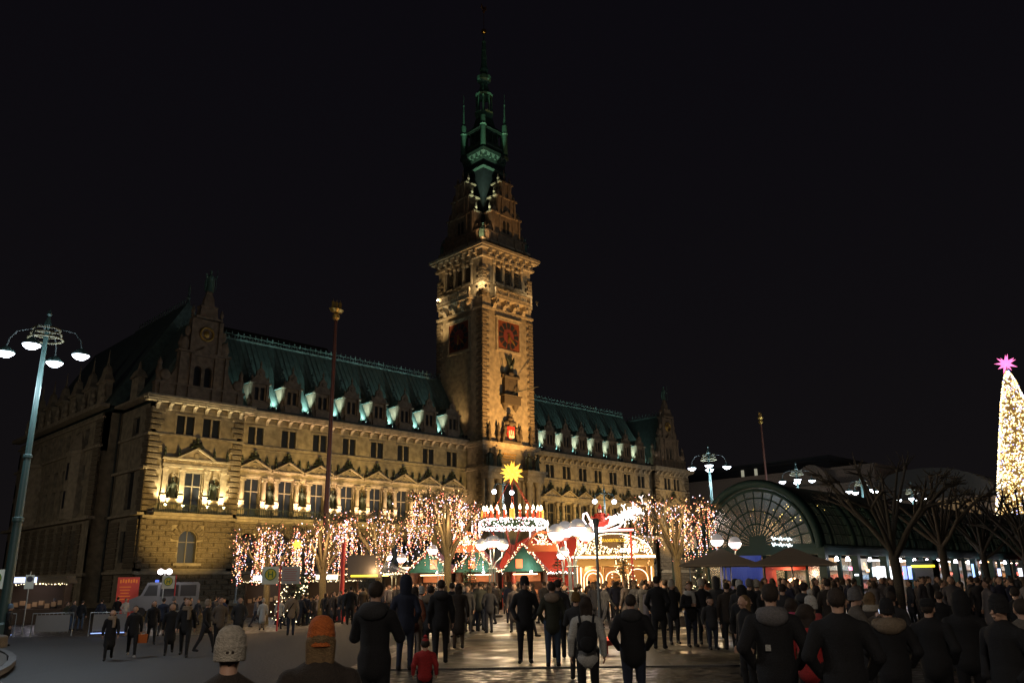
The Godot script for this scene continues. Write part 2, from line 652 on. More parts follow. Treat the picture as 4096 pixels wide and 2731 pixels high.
	# --- front walls of the wings, with openings
	for side in 2:
		var list: Array = left_bays if side == 0 else right_bays
		var x0 := -45.2 if side == 0 else 5.9
		var x1 := -5.9 if side == 0 else 43.7
		var holes := []
		for x in list:
			holes.append(Rect2(x - 1.1, 19.5, 2.2, 2.3))
			holes.append(Rect2(x - 1.05, 10.3, 2.1, 4.75))
			holes.append(Rect2(x - 1.05, 4.5, 2.1, 3.7))
		for k in list.size() - 1:
			holes.append(Rect2((list[k] + list[k + 1]) * 0.5 - 0.68, 11.75, 1.36, 3.1))
		m = MB.new()
		holed_wall(m, x0, x1, -1.0, 23.0, 0.0, 0.7, holes)
		for x in list:
			spandrel(m, x, 2.1, 8.2, 0.0, 0.7)
		for k in list.size() - 1:
			spandrel(m, (list[k] + list[k + 1]) * 0.5, 1.36, 14.85, 0.0, 0.6)
			m.box(Vector3((list[k] + list[k + 1]) * 0.5, 13.3, -0.85), Vector3(1.9, 3.5, 0.3))
		m.span(Vector3(x0, -1.0, -14.0), Vector3(x1, 23.0, -13.0))
		obj("wing_wall", m, stone, hall)
		# string course under the upper windows, entablature and cornice
		m = MB.new()
		m.span(Vector3(x0, 19.12, -0.1), Vector3(x1, 19.36, 0.18))
		m.span(Vector3(x0, 18.75, -0.1), Vector3(x1, 18.85, 0.07))
		obj("string_course", m, trim, hall)
		m = MB.new()
		m.span(Vector3(x0, 15.2, -0.1), Vector3(x1, 15.5, 0.32))
		m.span(Vector3(x0, 15.5, -0.1), Vector3(x1, 15.85, 0.24))
		m.span(Vector3(x0, 15.85, -0.1), Vector3(x1, 16.02, 0.42))
		obj("entablature", m, trim, hall)
		m = MB.new()
		m.span(Vector3(x0, 22.25, -0.1), Vector3(x1, 22.42, 0.12))
		m.span(Vector3(x0, 23.1, -0.1), Vector3(x1, 23.32, 0.98))
		m.span(Vector3(x0, 23.32, -0.1), Vector3(x1, 23.55, 1.12))
		m.span(Vector3(x0, 23.55, -0.1), Vector3(x1, 23.78, 1.25))
		obj("cornice", m, trim, hall)
		var n_br := 24
		for k in n_br:
			obj("cornice_bracket", bracket, trim, hall, Vector3(lerpf(x0 + 0.6, x1 - 0.6, k / float(n_br - 1)), 23.1, 0.0))
		# balcony along the main floor
		m = MB.new()
		m.span(Vector3(x0, 9.75, -0.1), Vector3(x1, 10.05, 1.5))
		m.span(Vector3(x0, 9.45, -0.1), Vector3(x1, 9.75, 0.9))
		obj("balcony", m, trim, hall)
		m = MB.new()
		m.span(Vector3(x0, 11.0, 1.35), Vector3(x1, 11.08, 1.45))
		var bx := x0
		while bx < x1:
			m.span(Vector3(bx, 10.05, 1.38), Vector3(bx + 0.06, 11.0, 1.42))
			bx += 0.24
		tag(obj("balcony_railing", m, bronze, hall), "", "", "", "stuff")
		# rough lower storey: courses of stone between the openings
		m = MB.new()
		for row in 15:
			var y := 0.35 + row * 0.62
			var bw := 1.2
			var x := x0 + (0.6 if row % 2 else 0.0)
			while x < x1 - 0.3:
				var w := minf(bw, x1 - x)
				var free := true
				for b in list:
					if absf(x + w / 2 - b) < 1.05 + w / 2 - 0.1 and y > 4.2 and y < 8.3:
						free = false
				if free:
					m.stone(Vector3(x + w / 2, y, 0.06), Vector3(w - 0.06, 0.56, 0.2), 0.09)
				x += bw
		tag(obj("rusticated_stone", m, rustic, hall), "", "", "", "stuff")
		m = MB.new()
		m.span(Vector3(x0, 3.15, -0.1), Vector3(x1, 3.5, 0.35))
		obj("base_band", m, trim, hall)
	# --- bays
	for i in bays.size():
		var x: float = bays[i]
		var w := obj("window", upper_frame, trim, hall, Vector3(x, 19.5, -0.08))
		for s in [-0.56, 0.56]:
			obj("pane", upper_pane, glass, w, Vector3(s, 0, -0.12))
		if i == 8:
			continue
		var d := obj("tall_window", tall_frame, wood, hall, Vector3(x, 10.3, -0.3))
		for s in [-0.5, 0.5]:
			obj("pane", tall_pane, glass, d, Vector3(s, 0.05, -0.03))
			obj("pane", tall_pane_top, glass, d, Vector3(s, 3.1, -0.03))
		obj("pediment", pediment, trim, hall, Vector3(x, 16.02, 0.1))
		obj("bust", bust, bronze, hall, Vector3(x, 17.05, 0.1))
		for s in [-1.75, 1.75]:
			obj("finial", finial, bronze, hall, Vector3(x + s, 16.6, 0.3))
		for s in [-1.5, 1.5]:
			obj("pilaster", pilaster, trim, hall, Vector3(x + s, 10.4, 0.12))
		var a := obj("arched_window", tall_pane, glass, hall, Vector3(x - 0.5, 4.6, -0.4))
		var a2 := obj("arched_window", tall_pane, glass, hall, Vector3(x + 0.5, 4.6, -0.4))
	for list in [left_bays, right_bays]:
		for k in 7:
			var x: float = (list[k] + list[k + 1]) * 0.5
			m = MB.new()
			m.box(Vector3(0, 0.0, 0.15), Vector3(1.3, 0.5, 0.9))
			m.box(Vector3(0, 0.3, 0.2), Vector3(1.5, 0.14, 1.05))
			obj("pedestal", m, trim, hall, Vector3(x, 11.35, 0.1))
			obj("statue", statues[(k * 3 + int(x > 0)) % 4], bronze, hall, Vector3(x, 11.72, 0.12), (k % 3 - 1) * 0.3)

	# --- roofs of the wings
	for side in 2:
		var x0 := -46.0 if side == 0 else 5.9
		var x1 := -5.9 if side == 0 else 44.5
		m = MB.new()
		var e := 24.0
		var prof := [Vector2(0.25, 24.0), Vector2(-0.1, 24.35), Vector2(-3.4, 29.6), Vector2(-6.7, 35.0), Vector2(-7.1, 35.25)]
		for k in prof.size() - 1:
			var p: Vector2 = prof[k]
			var q: Vector2 = prof[k + 1]
			m.quad(Vector3(x0, p.y, p.x), Vector3(x1, p.y, p.x), Vector3(x1, q.y, q.x), Vector3(x0, q.y, q.x))
		m.quad(Vector3(x0, 35.25, -7.1), Vector3(x1, 35.25, -7.1), Vector3(x1, 23.5, -14.0), Vector3(x0, 23.5, -14.0))
		var rx := x0
		while rx < x1:
			m.tube([Vector3(rx, 24.4, -0.06), Vector3(rx, 29.6, -3.36), Vector3(rx, 35.0, -6.66)], [0.05, 0.05, 0.05], 4, false)
			rx += 0.8
		obj("roof", m, copper, hall)
		m = MB.new()
		m.span(Vector3(x0, 23.78, 0.2), Vector3(x1, 24.1, 0.95))
		obj("gutter", m, mat("dark gutter", Color(0.03, 0.035, 0.03), 0.7), hall)
		# ridge roll and cresting
		m = MB.new()
		m.span(Vector3(x0, 35.0, -7.2), Vector3(x1, 35.3, -6.7))
		m.span(Vector3(x0, 35.85, -7.0), Vector3(x1, 35.95, -6.9))
		rx = x0 + 0.3
		var n := 0
		while rx < x1:
			m.lathe(Vector3(rx, 35.3, -6.95), [Vector2(0.07, 0), Vector2(0.07, 0.55), Vector2(0.14, 0.6), Vector2(0.05, 0.75), Vector2(0.1, 0.9), Vector2(0.0, 1.15)], 5, true)
			m.ball(Vector3(rx + 0.45, 35.55, -6.95), Vector3(0.2, 0.2, 0.05), 6, 4)
			rx += 0.9
		tag(obj("ridge_cresting", m, copper, hall), "", "", "", "stuff")

	# --- dormers: a little stone front with twin lights, a cheek on each side, copper behind, an iron scroll on top
	m = MB.new()
	holed_wall(m, -1.15, 1.15, 0.0, 3.0, 0.0, 0.4, [Rect2(-0.62, 1.1, 0.5, 1.5), Rect2(0.12, 1.1, 0.5, 1.5)])
	m.box(Vector3(0, 0.45, 0.1), Vector3(2.0, 0.75, 0.3))
	m.box(Vector3(0, 3.08, 0.06), Vector3(2.7, 0.2, 0.62))
	m.slab(PackedVector2Array([Vector2(-1.15, 3.18), Vector2(1.15, 3.18), Vector2(0.85, 3.7), Vector2(0.55, 3.95), Vector2(0.5, 4.5), Vector2(0, 4.95), Vector2(-0.5, 4.5), Vector2(-0.55, 3.95), Vector2(-0.85, 3.7)]), 0.35, Transform3D(Basis(), Vector3(0, 0, 0.05)))
	for s in [-1.0, 1.0]:
		m.box(Vector3(0.95 * s, 2.0, 0.08), Vector3(0.3, 2.0, 0.3))
		m.ball(Vector3(1.3 * s, 1.0, -0.1), Vector3(0.24, 0.6, 0.22), 7, 5)
		m.lathe(Vector3(1.05 * s, 3.2, -0.05), [Vector2(0.16, 0), Vector2(0.1, 0.3), Vector2(0.14, 0.45), Vector2(0.02, 0.8)], 6)
		m.slab(PackedVector2Array([Vector2(0, 0), Vector2(3.6, 3.0), Vector2(0, 3.0)]), 0.16, Transform3D(Basis(Vector3(0, 0, -1), Vector3(0, 1, 0), Vector3(1, 0, 0)), Vector3(1.15 * s + 0.08, 0, -0.3)))
	m.ball(Vector3(0, 4.15, 0.1), Vector3(0.3, 0.3, 0.12), 8, 5)
	m.lathe(Vector3(0, 4.9, -0.1), [Vector2(0.16, 0), Vector2(0.08, 0.3), Vector2(0.15, 0.45), Vector2(0.02, 0.9)], 6)
	var dormer_front := m.mesh()
	m = MB.new()
	m.slab(PackedVector2Array([Vector2(-1.4, 0), Vector2(1.4, 0), Vector2(0, 1.2)]), 3.6, Transform3D(Basis(), Vector3(0, 3.05, -0.3)))
	m.tube([Vector3(0, 4.4, -3.0), Vector3(0, 6.4, -2.7)], [0.08, 0.05], 6)
	for k in 3:
		m.ball(Vector3(0, 5.0 + 0.45 * k, -2.75), Vector3(0.34 - 0.06 * k, 0.1, 0.2), 7, 4)
	var dormer_roof := m.mesh()
	m = MB.new()
	m.box(Vector3(0, 0.75, 0), Vector3(0.5, 1.5, 0.05))
	var dormer_pane := m.mesh()
	m = MB.new()
	m.lathe(Vector3.ZERO, [Vector2(0.05, -0.2), Vector2(0.05, 0), Vector2(0.2, 0.06), Vector2(0.26, 0.4), Vector2(0.22, 0.42)], 8)
	var can := m.mesh()
	var can_m := mat("floodlight can", Color(0.02, 0.02, 0.02), 0.6)
	var lens := mat("floodlight lens", Color(0.1, 0.1, 0.1), 0.3, 0.0, Color(0.75, 1.0, 0.95) * 6.0)
	var green := Color(0.66, 1.0, 0.93)
	for i in bays.size():
		var x: float = bays[i]
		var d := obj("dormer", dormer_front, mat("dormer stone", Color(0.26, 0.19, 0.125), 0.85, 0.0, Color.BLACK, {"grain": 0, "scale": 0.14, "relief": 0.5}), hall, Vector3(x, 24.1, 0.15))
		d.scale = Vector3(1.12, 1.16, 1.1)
		obj("dormer_roof", dormer_roof, copper, d)
		for s in [-0.37, 0.37]:
			obj("pane", dormer_pane, glass, d, Vector3(s, 1.1, -0.2))
		var half: float = 2.4 if i < 8 else 2.2
		for s in [-0.35, 0.35]:
			var c := obj("floodlight", can, can_m, hall, Vector3(x + half + s, 24.25, 0.5))
			c.rotation.x = -0.5
		if i != 7:
			spot(HALL + Vector3(x + half, 24.5, 0.34), HALL + Vector3(x + half, 34.0, -5.0), green, 130.0, 40.0, 0.15, 1.0)
	spot(HALL + Vector3(-45.1, 24.9, 0.5), HALL + Vector3(-45.1, 34.0, -4.9), green, 16.0, 48.0, 0.15, 0.9)

	end_pavilion(hall, -1, stone, trim, rustic, copper, bronze, glass, wood, upper_frame, upper_pane, tall_frame, tall_pane, tall_pane_top, bracket, statues, finial, bust)
	end_pavilion(hall, 1, stone, trim, rustic, copper, bronze, glass, wood, upper_frame, upper_pane, tall_frame, tall_pane, tall_pane_top, bracket, statues, finial, bust)
	side_wing(hall, stone, trim, rustic, copper, glass)
	tower(hall, stone, trim, rustic, copper, bronze, glass)
	# the great hall's roof behind
	m = MB.new()
	m.slab(PackedVector2Array([Vector2(-12, 24), Vector2(12, 24), Vector2(0, 46.5)]), 32.0, Transform3D(Basis(Vector3.UP, PI / 2), Vector3(-10, 0, -37)))
	obj("rear_roof", m, mat("dark slate", Color(0.03, 0.035, 0.04), 0.7), hall)

	# --- floodlights of the front: small cans on the balcony under each lit statue, and on the market roofs and masts
	var warm := Color(1.0, 0.74, 0.42)
	for k in 8:
		var x: float = left_bays[k] + 2.41 if k < 7 else left_bays[7] + 2.0
		var e := 85.0 if k < 3 else (45.0 if k < 7 else 28.0)
		var c := obj("floodlight", can, can_m, hall, Vector3(x, 10.3, 1.2))
		for s in [-0.95, 0.95]:
			spot(HALL + Vector3(x + s, 10.7, 1.3), HALL + Vector3(x + s * 0.9, 14.6, 0.1), Color(1.0, 0.66, 0.42), e * 0.75, 42.0, 0.12, 0.9)
	spot(HALL + Vector3(left_bays[0] - 2.0, 10.7, 1.3), HALL + Vector3(left_bays[0] - 1.8, 14.6, 0.1), Color(1.0, 0.74, 0.46), 50.0, 42.0, 0.12, 0.9)


func end_pavilion(hall: Node3D, side: int, stone, trim, rustic, copper, bronze, glass, wood, upper_frame, upper_pane, tall_frame, tall_pane, tall_pane_top, bracket, statues, finial, bust):
	# the projecting end of the front: rough ground floor, one great window between two statues, two pairs of small windows, a tall stepped gable
	var near := side < 0
	var x0 := -56.8 if near else 43.7
	var x1 := -45.2 if near else 55.3
	var cx := (x0 + x1) * 0.5
	var z := 1.2
	var m := MB.new()
	var holes := [Rect2(cx - 1.1, 10.2, 2.2, 4.85), Rect2(cx - 1.1, 4.4, 2.2, 3.75), Rect2(cx - 2.75, 19.5, 2.2, 2.35), Rect2(cx + 0.55, 19.5, 2.2, 2.35)]
	for s in [-1.0, 1.0]:
		holes.append(Rect2(cx + s * 2.55 - 0.7, 11.8, 1.4, 3.0))
	holed_wall(m, x0, x1, -1.0, 23.0, z, 0.7, holes)
	spandrel(m, cx, 2.2, 8.15, z, 0.7)
	for s in [-1.0, 1.0]:
		spandrel(m, cx + s * 2.55, 1.4, 14.8, z, 0.6)
		m.box(Vector3(cx + s * 2.55, 13.3, z - 0.85), Vector3(1.9, 3.4, 0.3))
	var side_x := x0 if near else x1
	# the side walls
	var t := Transform3D(Basis(Vector3.UP, -PI / 2), Vector3(x0, 0, z))
	var side_holes := [Rect2(-5.6, 19.5, 2.0, 2.3), Rect2(-5.6, 10.6, 2.2, 4.5), Rect2(-5.6, 4.5, 2.0, 3.6)] if near else []
	holed_wall(m, -10.0, 0.0, -1.0, 23.0, 0.0, 0.7, side_holes, t)
	m.span(Vector3(x1 - 0.7, -1.0, z - 10.0), Vector3(x1, 23.0, z))
	obj("pavilion_wall", m, stone, hall)
	if near:
		for h in [[21.0, 1.0], [12.85, 2.2], [6.3, 1.9]]:
			m = MB.new()
			for s in [-0.52, 0.52]:
				m.box(Vector3(0, 0, s), Vector3(0.06, h[1] * 2, 0.95))
			m.box(Vector3(0, 0, 0), Vector3(0.16, h[1] * 2, 0.1))
			obj("side_window", m, glass, hall, Vector3(x0 + 0.4, h[0], z - 4.55))
		for w in [[19.36, 0.3], [15.3, 0.5], [10.0, 0.7], [3.5, 0.35], [23.78, 1.1]]:
			m = MB.new()
			m.span(Vector3(x0 - w[1], w[0] - 0.3, z - 9.7), Vector3(x0 + 0.1, w[0], z + w[1]))
			obj("side_band", m, trim, hall)
	# bands across the front
	m = MB.new()
	m.span(Vector3(x0 - 0.2, 19.1, z - 0.1), Vector3(x1 + 0.2, 19.36, z + 0.2))
	obj("string_course", m, trim, hall)
	m = MB.new()
	m.span(Vector3(x0 - 0.1, 22.3, z - 0.1), Vector3(x1 + 0.1, 22.45, z + 0.14))
	m.span(Vector3(x0 - 0.9, 23.12, z - 0.4), Vector3(x1 + 0.9, 23.34, z + 0.95))
	m.span(Vector3(x0 - 1.0, 23.34, z - 0.4), Vector3(x1 + 1.0, 23.6, z + 1.1))
	m.span(Vector3(x0 - 1.12, 23.6, z - 0.4), Vector3(x1 + 1.12, 23.86, z + 1.22))
	obj("cornice", m, trim, hall)
	for k in 8:
		obj("cornice_bracket", bracket, trim, hall, Vector3(lerpf(x0 + 0.5, x1 - 0.5, k / 7.0), 23.12, z))
	m = MB.new()
	m.span(Vector3(x0 + 1.0, 9.72, z - 0.1), Vector3(x1 - 1.0, 10.05, z + 1.25))
	m.span(Vector3(x0, 9.42, z - 0.1), Vector3(x1, 9.72, z + 0.6))
	obj("balcony", m, trim, hall)
	m = MB.new()
	m.span(Vector3(x0 + 1.1, 10.95, z + 1.1), Vector3(x1 - 1.1, 11.03, z + 1.2))
	var bx := x0 + 1.1
	while bx < x1 - 1.1:
		m.span(Vector3(bx, 10.05, z + 1.13), Vector3(bx + 0.05, 10.95, z + 1.17))
		bx += 0.2
	tag(obj("balcony_railing", m, bronze, hall), "", "", "", "stuff")
	m = MB.new()
	m.span(Vector3(x0 - 0.2, 3.1, z - 0.1), Vector3(x1 + 0.2, 3.45, z + 0.4))
	obj("base_band", m, trim, hall)
	# the great window and its frame of columns
	for s in [-1.65, 1.65]:
		var w := obj("window", upper_frame, trim, hall, Vector3(cx + s, 19.5, z - 0.08))
		for q in [-0.56, 0.56]:
			obj("pane", upper_pane, glass, w, Vector3(q, 0, -0.12))
	var d := obj("tall_window", tall_frame, wood, hall, Vector3(cx, 10.25, z - 0.3))
	for q in [-0.5, 0.5]:
		obj("pane", tall_pane, glass, d, Vector3(q, 0.05, -0.03))
		obj("pane", tall_pane_top, glass, d, Vector3(q, 3.1, -0.03))
	m = MB.new()
	m.span(Vector3(-4.05, 0, -0.05), Vector3(4.05, 0.32, 0.42))
	m.span(Vector3(-3.95, 0.32, -0.05), Vector3(3.95, 0.85, 0.3))
	m.span(Vector3(-4.15, 0.85, -0.05), Vector3(4.15, 1.05, 0.6))
	m.slab(PackedVector2Array([Vector2(-2.1, 1.05), Vector2(2.1, 1.05), Vector2(0, 2.25)]), 0.4, Transform3D(Basis(), Vector3(0, 0, 0.36)))
	for s in [-1.0, 1.0]:
		m.box(Vector3(1.15 * s, 1.7, 0.34), Vector3(2.75, 0.22, 0.7), Basis(Vector3.BACK, -0.515 * s))
		for k in 6:
			m.ball(Vector3(s * (0.7 + k * 0.55), 0.58, 0.3), Vector3(0.2, 0.16, 0.09), 6, 4)
	m.ball(Vector3(0, 1.5, 0.4), Vector3(0.4, 0.4, 0.16), 9, 6)
	obj("great_pediment", m, trim, hall, Vector3(cx, 15.5, z))
	m = MB.new()
	for row in 4:
		m.stone(Vector3(0, 0.75 + row * 0.32, 0.1), Vector3(0.66, 0.29, 0.44), 0.05)
	m.box(Vector3(0, 0.3, 0.1), Vector3(0.7, 0.6, 0.46))
	m.box(Vector3(0, 3.4, 0.06), Vector3(0.52, 2.7, 0.34))
	m.box(Vector3(0, 4.9, 0.12), Vector3(0.66, 0.42, 0.5))
	for s in [-1.0, 1.0]:
		m.ball(Vector3(0.3 * s, 4.85, 0.3), Vector3(0.12, 0.17, 0.12), 8, 5)
	var pier := m.mesh()
	for s in [-3.6, -1.5, 1.5, 3.6]:
		obj("pilaster", pier, trim, hall, Vector3(cx + s, 10.35, z))
	for s in [-2.55, 2.55]:
		m = MB.new()
		m.box(Vector3(0, 0, 0.2), Vector3(1.3, 0.5, 0.9))
		m.box(Vector3(0, 0.3, 0.25), Vector3(1.5, 0.12, 1.05))
		obj("pedestal", m, trim, hall, Vector3(cx + s, 11.4, z))
		obj("statue", statues[1 if s < 0 else 2], bronze, hall, Vector3(cx + s, 11.77, z + 0.15), 0.2)
	obj("bust", bust, bronze, hall, Vector3(cx, 17.6, z + 0.1))
	for s in [-3.9, -2.2, 2.2, 3.9]:
		obj("finial", finial, bronze, hall, Vector3(cx + s, 16.5, z + 0.4))
	var pane_m := MB.new()
	pane_m.slab(arch_outline(2.2, 0.0, 3.75), 0.04)
	var aw := obj("arched_window", pane_m, glass, hall, Vector3(cx, 4.4, z - 0.4))
	m = MB.new()
	m.box(Vector3(0, 1.8, 0.03), Vector3(0.1, 3.6, 0.08))
	m.box(Vector3(0, 2.4, 0.03), Vector3(2.2, 0.1, 0.09))
	obj("frame", m, wood, aw)
	m = MB.new()
	m.span(Vector3(cx - 1.7, 4.05, z - 0.2), Vector3(cx + 1.7, 4.38, z + 0.5))
	obj("window_sill", m, trim, hall)
	# dressed stones of the ground floor: each a piece of its own on the near pavilion
	var variants := {}
	var all := MB.new()
	var rows := 15
	for row in rows:
		var y := 0.34 + row * 0.62
		if row == 5:
			continue
		var xx := x0 + (0.75 if row % 2 else 0.0)
		var first := true
		while xx < x1 - 0.05:
			var w := 1.5
			if first and row % 2:
				xx = x0
				w = 0.75
			first = false
			w = minf(w, x1 - xx)
			var lo := xx
			var hi := xx + w
			var open: bool = y > 4.2 and y < 8.6
			var reach := 1.15 + (0.7 if y > 6.8 else 0.0)
			if open and lo < cx + reach and hi > cx - reach:
				if lo < cx - reach - 0.2:
					hi = cx - reach
				elif hi > cx + reach + 0.2:
					lo = cx + reach
				else:
					xx += w
					continue
			if lo > hi - 0.15:
				xx += w
				continue
			var size := Vector3(hi - lo - 0.05, 0.57, 0.34)
			var key := roundf((hi - lo) * 20)
			if near:
				if not variants.has(key):
					var sm := MB.new()
					sm.stone(Vector3.ZERO, size, 0.12)
					variants[key] = sm.mesh()
				obj("rusticated_stone", variants[key], rustic, hall, Vector3((lo + hi) / 2, y, z + 0.02 + rng.randf() * 0.05))
			else:
				all.stone(Vector3((lo + hi) / 2, y, z + 0.04), size, 0.12)
			xx += w
	# wedge stones round the arch
	for k in 9:
		var a := PI * (k + 0.5) / 9
		var sm := MB.new()
		var c := Vector3(cx + cos(a) * 1.62, 7.05 + sin(a) * 1.62, z + 0.06)
		sm.stone(c, Vector3(0.5, 0.95 if k != 4 else 1.25, 0.36), 0.09, Basis(Vector3.BACK, a - PI / 2))
		if near:
			obj("arch_stone", sm, rustic, hall)
		else:
			all.add(sm, Transform3D())
	if not near:
		tag(obj("rusticated_stone", all, rustic, hall), "", "", "", "stuff")
	# corner stones above
	for s in [0, 1]:
		for row in 18:
			var y := 10.55 + row * 0.68
			if y > 22.3 or absf(y - 19.3) < 0.4:
				continue
			var w := 1.7 if row % 2 else 1.35
			var sm := MB.new()
			var edge := x0 if s == 0 else x1
			var inward := 1.0 if s == 0 else -1.0
			sm.stone(Vector3(inward * w / 2 - inward * 0.14, 0, 0), Vector3(w, 0.58, 0.5), 0.1)
			obj("quoin_stone", sm, rustic, hall, Vector3(edge, y, z - 0.06))
	if near:
		# courses on the side walls, joined
		m = MB.new()
		for row in 15:
			var y := 0.34 + row * 0.62
			if row == 5:
				continue
			m.box(Vector3(x0 - 0.03, y, z - 1.9), Vector3(0.3, 0.5, 3.3))
			m.box(Vector3(x0 - 0.03, y, z - 8.0), Vector3(0.3, 0.5, 3.6))
		for row in 18:
			m.box(Vector3(x0 - 0.03, 10.55 + row * 0.68, z - (0.8 if row % 2 else 0.62)), Vector3(0.24, 0.56, 1.7 if row % 2 else 1.3))
		tag(obj("rusticated_stone", m, rustic, hall), "", "", "", "stuff")
	# ---- the gable
	var g := z - 0.2
	m = MB.new()
	m.span(Vector3(x0 + 0.1, 23.86, g - 0.9), Vector3(x1 - 0.1, 25.5, g))
	m.span(Vector3(x0, 25.5, g - 1.0), Vector3(x1, 25.75, g + 0.15))
	var hw := 3.2
	var gh := [Rect2(cx - 1.15, 25.75, 0.95, 2.6), Rect2(cx + 0.2, 25.75, 0.95, 2.6)]
	holed_wall(m, cx - hw, cx + hw, 25.75, 29.9, g, 0.8, gh)
	spandrel(m, cx - 0.675, 0.95, 28.35, g, 0.8)
	spandrel(m, cx + 0.675, 0.95, 28.35, g, 0.8)
	for s in [-1.0, 1.0]:
		for q in [1.55, 2.95]:
			m.box(Vector3(cx + s * q, 27.8, g + 0.1), Vector3(0.42, 4.1, 0.3))
			m.box(Vector3(cx + s * q, 24.7, g + 0.1), Vector3(0.5, 1.6, 0.3))
		m.box(Vector3(cx + s * 5.0, 24.7, g + 0.1), Vector3(0.5, 1.6, 0.3))
		# scrolled shoulders
		var sc := PackedVector2Array()
		for k in 9:
			var a := PI / 2 * k / 8
			sc.append(Vector2(cx + s * (hw + 2.3 - sin(a) * 2.3), 25.75 + (1.0 - cos(a)) * 3.4))
		sc.append(Vector2(cx + s * hw, 25.75))
		m.slab(sc, 0.7, Transform3D(Basis(), Vector3(0, 0, g - 0.05)))
		m.ball(Vector3(cx + s * (hw + 1.5), 26.6, g), Vector3(0.7, 0.7, 0.4), 9, 6)
		m.lathe(Vector3(cx + s * 5.3, 25.75, g - 0.4), [Vector2(0.4, 0), Vector2(0.3, 0.5), Vector2(0.45, 1.3), Vector2(0.25, 2.1), Vector2(0.32, 2.4), Vector2(0.05, 3.0)], 8)
		m.lathe(Vector3(cx + s * 3.0, 30.1, g - 0.4), [Vector2(0.35, 0), Vector2(0.22, 0.4), Vector2(0.4, 0.9), Vector2(0.2, 1.5), Vector2(0.05, 2.1)], 8)
	m.span(Vector3(cx - hw - 0.25, 29.9, g - 0.85), Vector3(cx + hw + 0.25, 30.15, g + 0.28))
	m.slab(PackedVector2Array([Vector2(cx - 1.9, 29.6), Vector2(cx + 1.9, 29.6), Vector2(cx, 30.9)]), 0.5, Transform3D(Basis(), Vector3(0, 0, g + 0.32)))
	# second stage with the round medallion
	m.span(Vector3(cx - 2.05, 30.15, g - 0.8), Vector3(cx + 2.05, 34.5, g))
	for s in [-1.0, 1.0]:
		m.box(Vector3(cx + s * 1.8, 32.3, g + 0.1), Vector3(0.5, 4.3, 0.3))
		m.ball(Vector3(cx + s * 2.6, 31.0, g - 0.2), Vector3(0.62, 1.0, 0.35), 9, 6)
		m.ball(Vector3(cx + s * 2.35, 32.7, g - 0.2), Vector3(0.4, 0.7, 0.3), 8, 5)
		m.lathe(Vector3(cx + s * 1.9, 34.75, g - 0.3), [Vector2(0.26, 0), Vector2(0.16, 0.4), Vector2(0.28, 0.8), Vector2(0.05, 1.5)], 8)
	m.lathe(Vector3(cx, 34.5, g - 0.4), [Vector2(2.35, 0), Vector2(2.45, 0.15), Vector2(2.45, 0.3), Vector2(1.7, 0.35), Vector2(1.5, 1.6), Vector2(1.65, 1.7), Vector2(1.6, 1.9), Vector2(1.0, 2.0), Vector2(0.85, 3.0), Vector2(0.5, 3.6), Vector2(0.6, 3.75), Vector2(0.4, 4.0)], 4, true, PI / 4, Vector2(1.0, 0.55))
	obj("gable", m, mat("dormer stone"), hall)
	m = MB.new()
	m.tube_ring(Vector3(cx, 32.6, g + 0.12), 0.85, 0.14)
	m.ball(Vector3(cx, 32.6, g + 0.02), Vector3(0.4, 0.5, 0.2), 8, 6)
	obj("medallion", m, mat("gilt", Color(0.5, 0.32, 0.08), 0.4, 0.8), hall)
	for s in [-0.675, 0.675]:
		m = MB.new()
		m.slab(arch_outline(0.95, 0.0, 2.6), 0.04)
		obj("arched_window", m, glass, hall, Vector3(cx + s, 25.75, g - 0.45))
	var crown := figure(2.9, 91 + side, true)
	obj("statue", crown, mat("green bronze", Color(0.09, 0.17, 0.14), 0.6, 0.3), hall, Vector3(cx, 38.45, g - 0.4))
	# ---- the roof behind the gable, its ridge running back
	m = MB.new()
	m.slab(PackedVector2Array([Vector2(x0 - 0.3, 23.9), Vector2(x1 + 0.3, 23.9), Vector2(cx + 0.15, 35.0), Vector2(cx - 0.15, 35.0)]), 14.5, Transform3D(Basis(), Vector3(0, 0, g - 0.9)))
	obj("roof", m, copper, hall)
	m = MB.new()
	m.span(Vector3(cx - 0.2, 35.0, g - 15.0), Vector3(cx + 0.2, 35.3, g - 1.5))
	for k in 15:
		m.lathe(Vector3(cx, 35.3, g - 1.8 - k * 0.9), [Vector2(0.07, 0), Vector2(0.07, 0.55), Vector2(0.14, 0.6), Vector2(0.05, 0.75), Vector2(0.0, 1.15)], 5, true)
		m.ball(Vector3(cx, 35.55, g - 2.25 - k * 0.9), Vector3(0.05, 0.2, 0.2), 6, 4)
	tag(obj("ridge_cresting", m, copper, hall), "", "", "", "stuff")
	if near:
		# side dormer and the floods at the foot of its roof
		for q in [-6.5]:
			m = MB.new()
			m.box(Vector3(0, 1.6, 0), Vector3(0.8, 3.2, 2.2))
			m.lathe(Vector3(0, 3.2, 0), [Vector2(1.7, 0), Vector2(1.0, 0.9), Vector2(0.4, 1.2), Vector2(0.1, 2.2)], 4, true, PI / 4, Vector2(0.6, 1.0))
			obj("dormer", m, trim, hall, Vector3(x0 + 0.3, 23.9, z + q))
		spot(HALL + Vector3(x0 + 0.2, 24.5, z - 4.0), HALL + Vector3(x0 + 4.0, 33.0, z - 6.0), Color(0.66, 1.0, 0.93), 16.0, 50.0, 0.15, 0.9)
		for q in [-3.6, -1.5, 1.5, 3.6]:
			spot(HALL + Vector3(cx + q, 10.75, z + 1.2), HALL + Vector3(cx + q, 14.6, z + 0.1), Color(1.0, 0.82, 0.46), 190.0, 42.0, 0.12, 0.9)


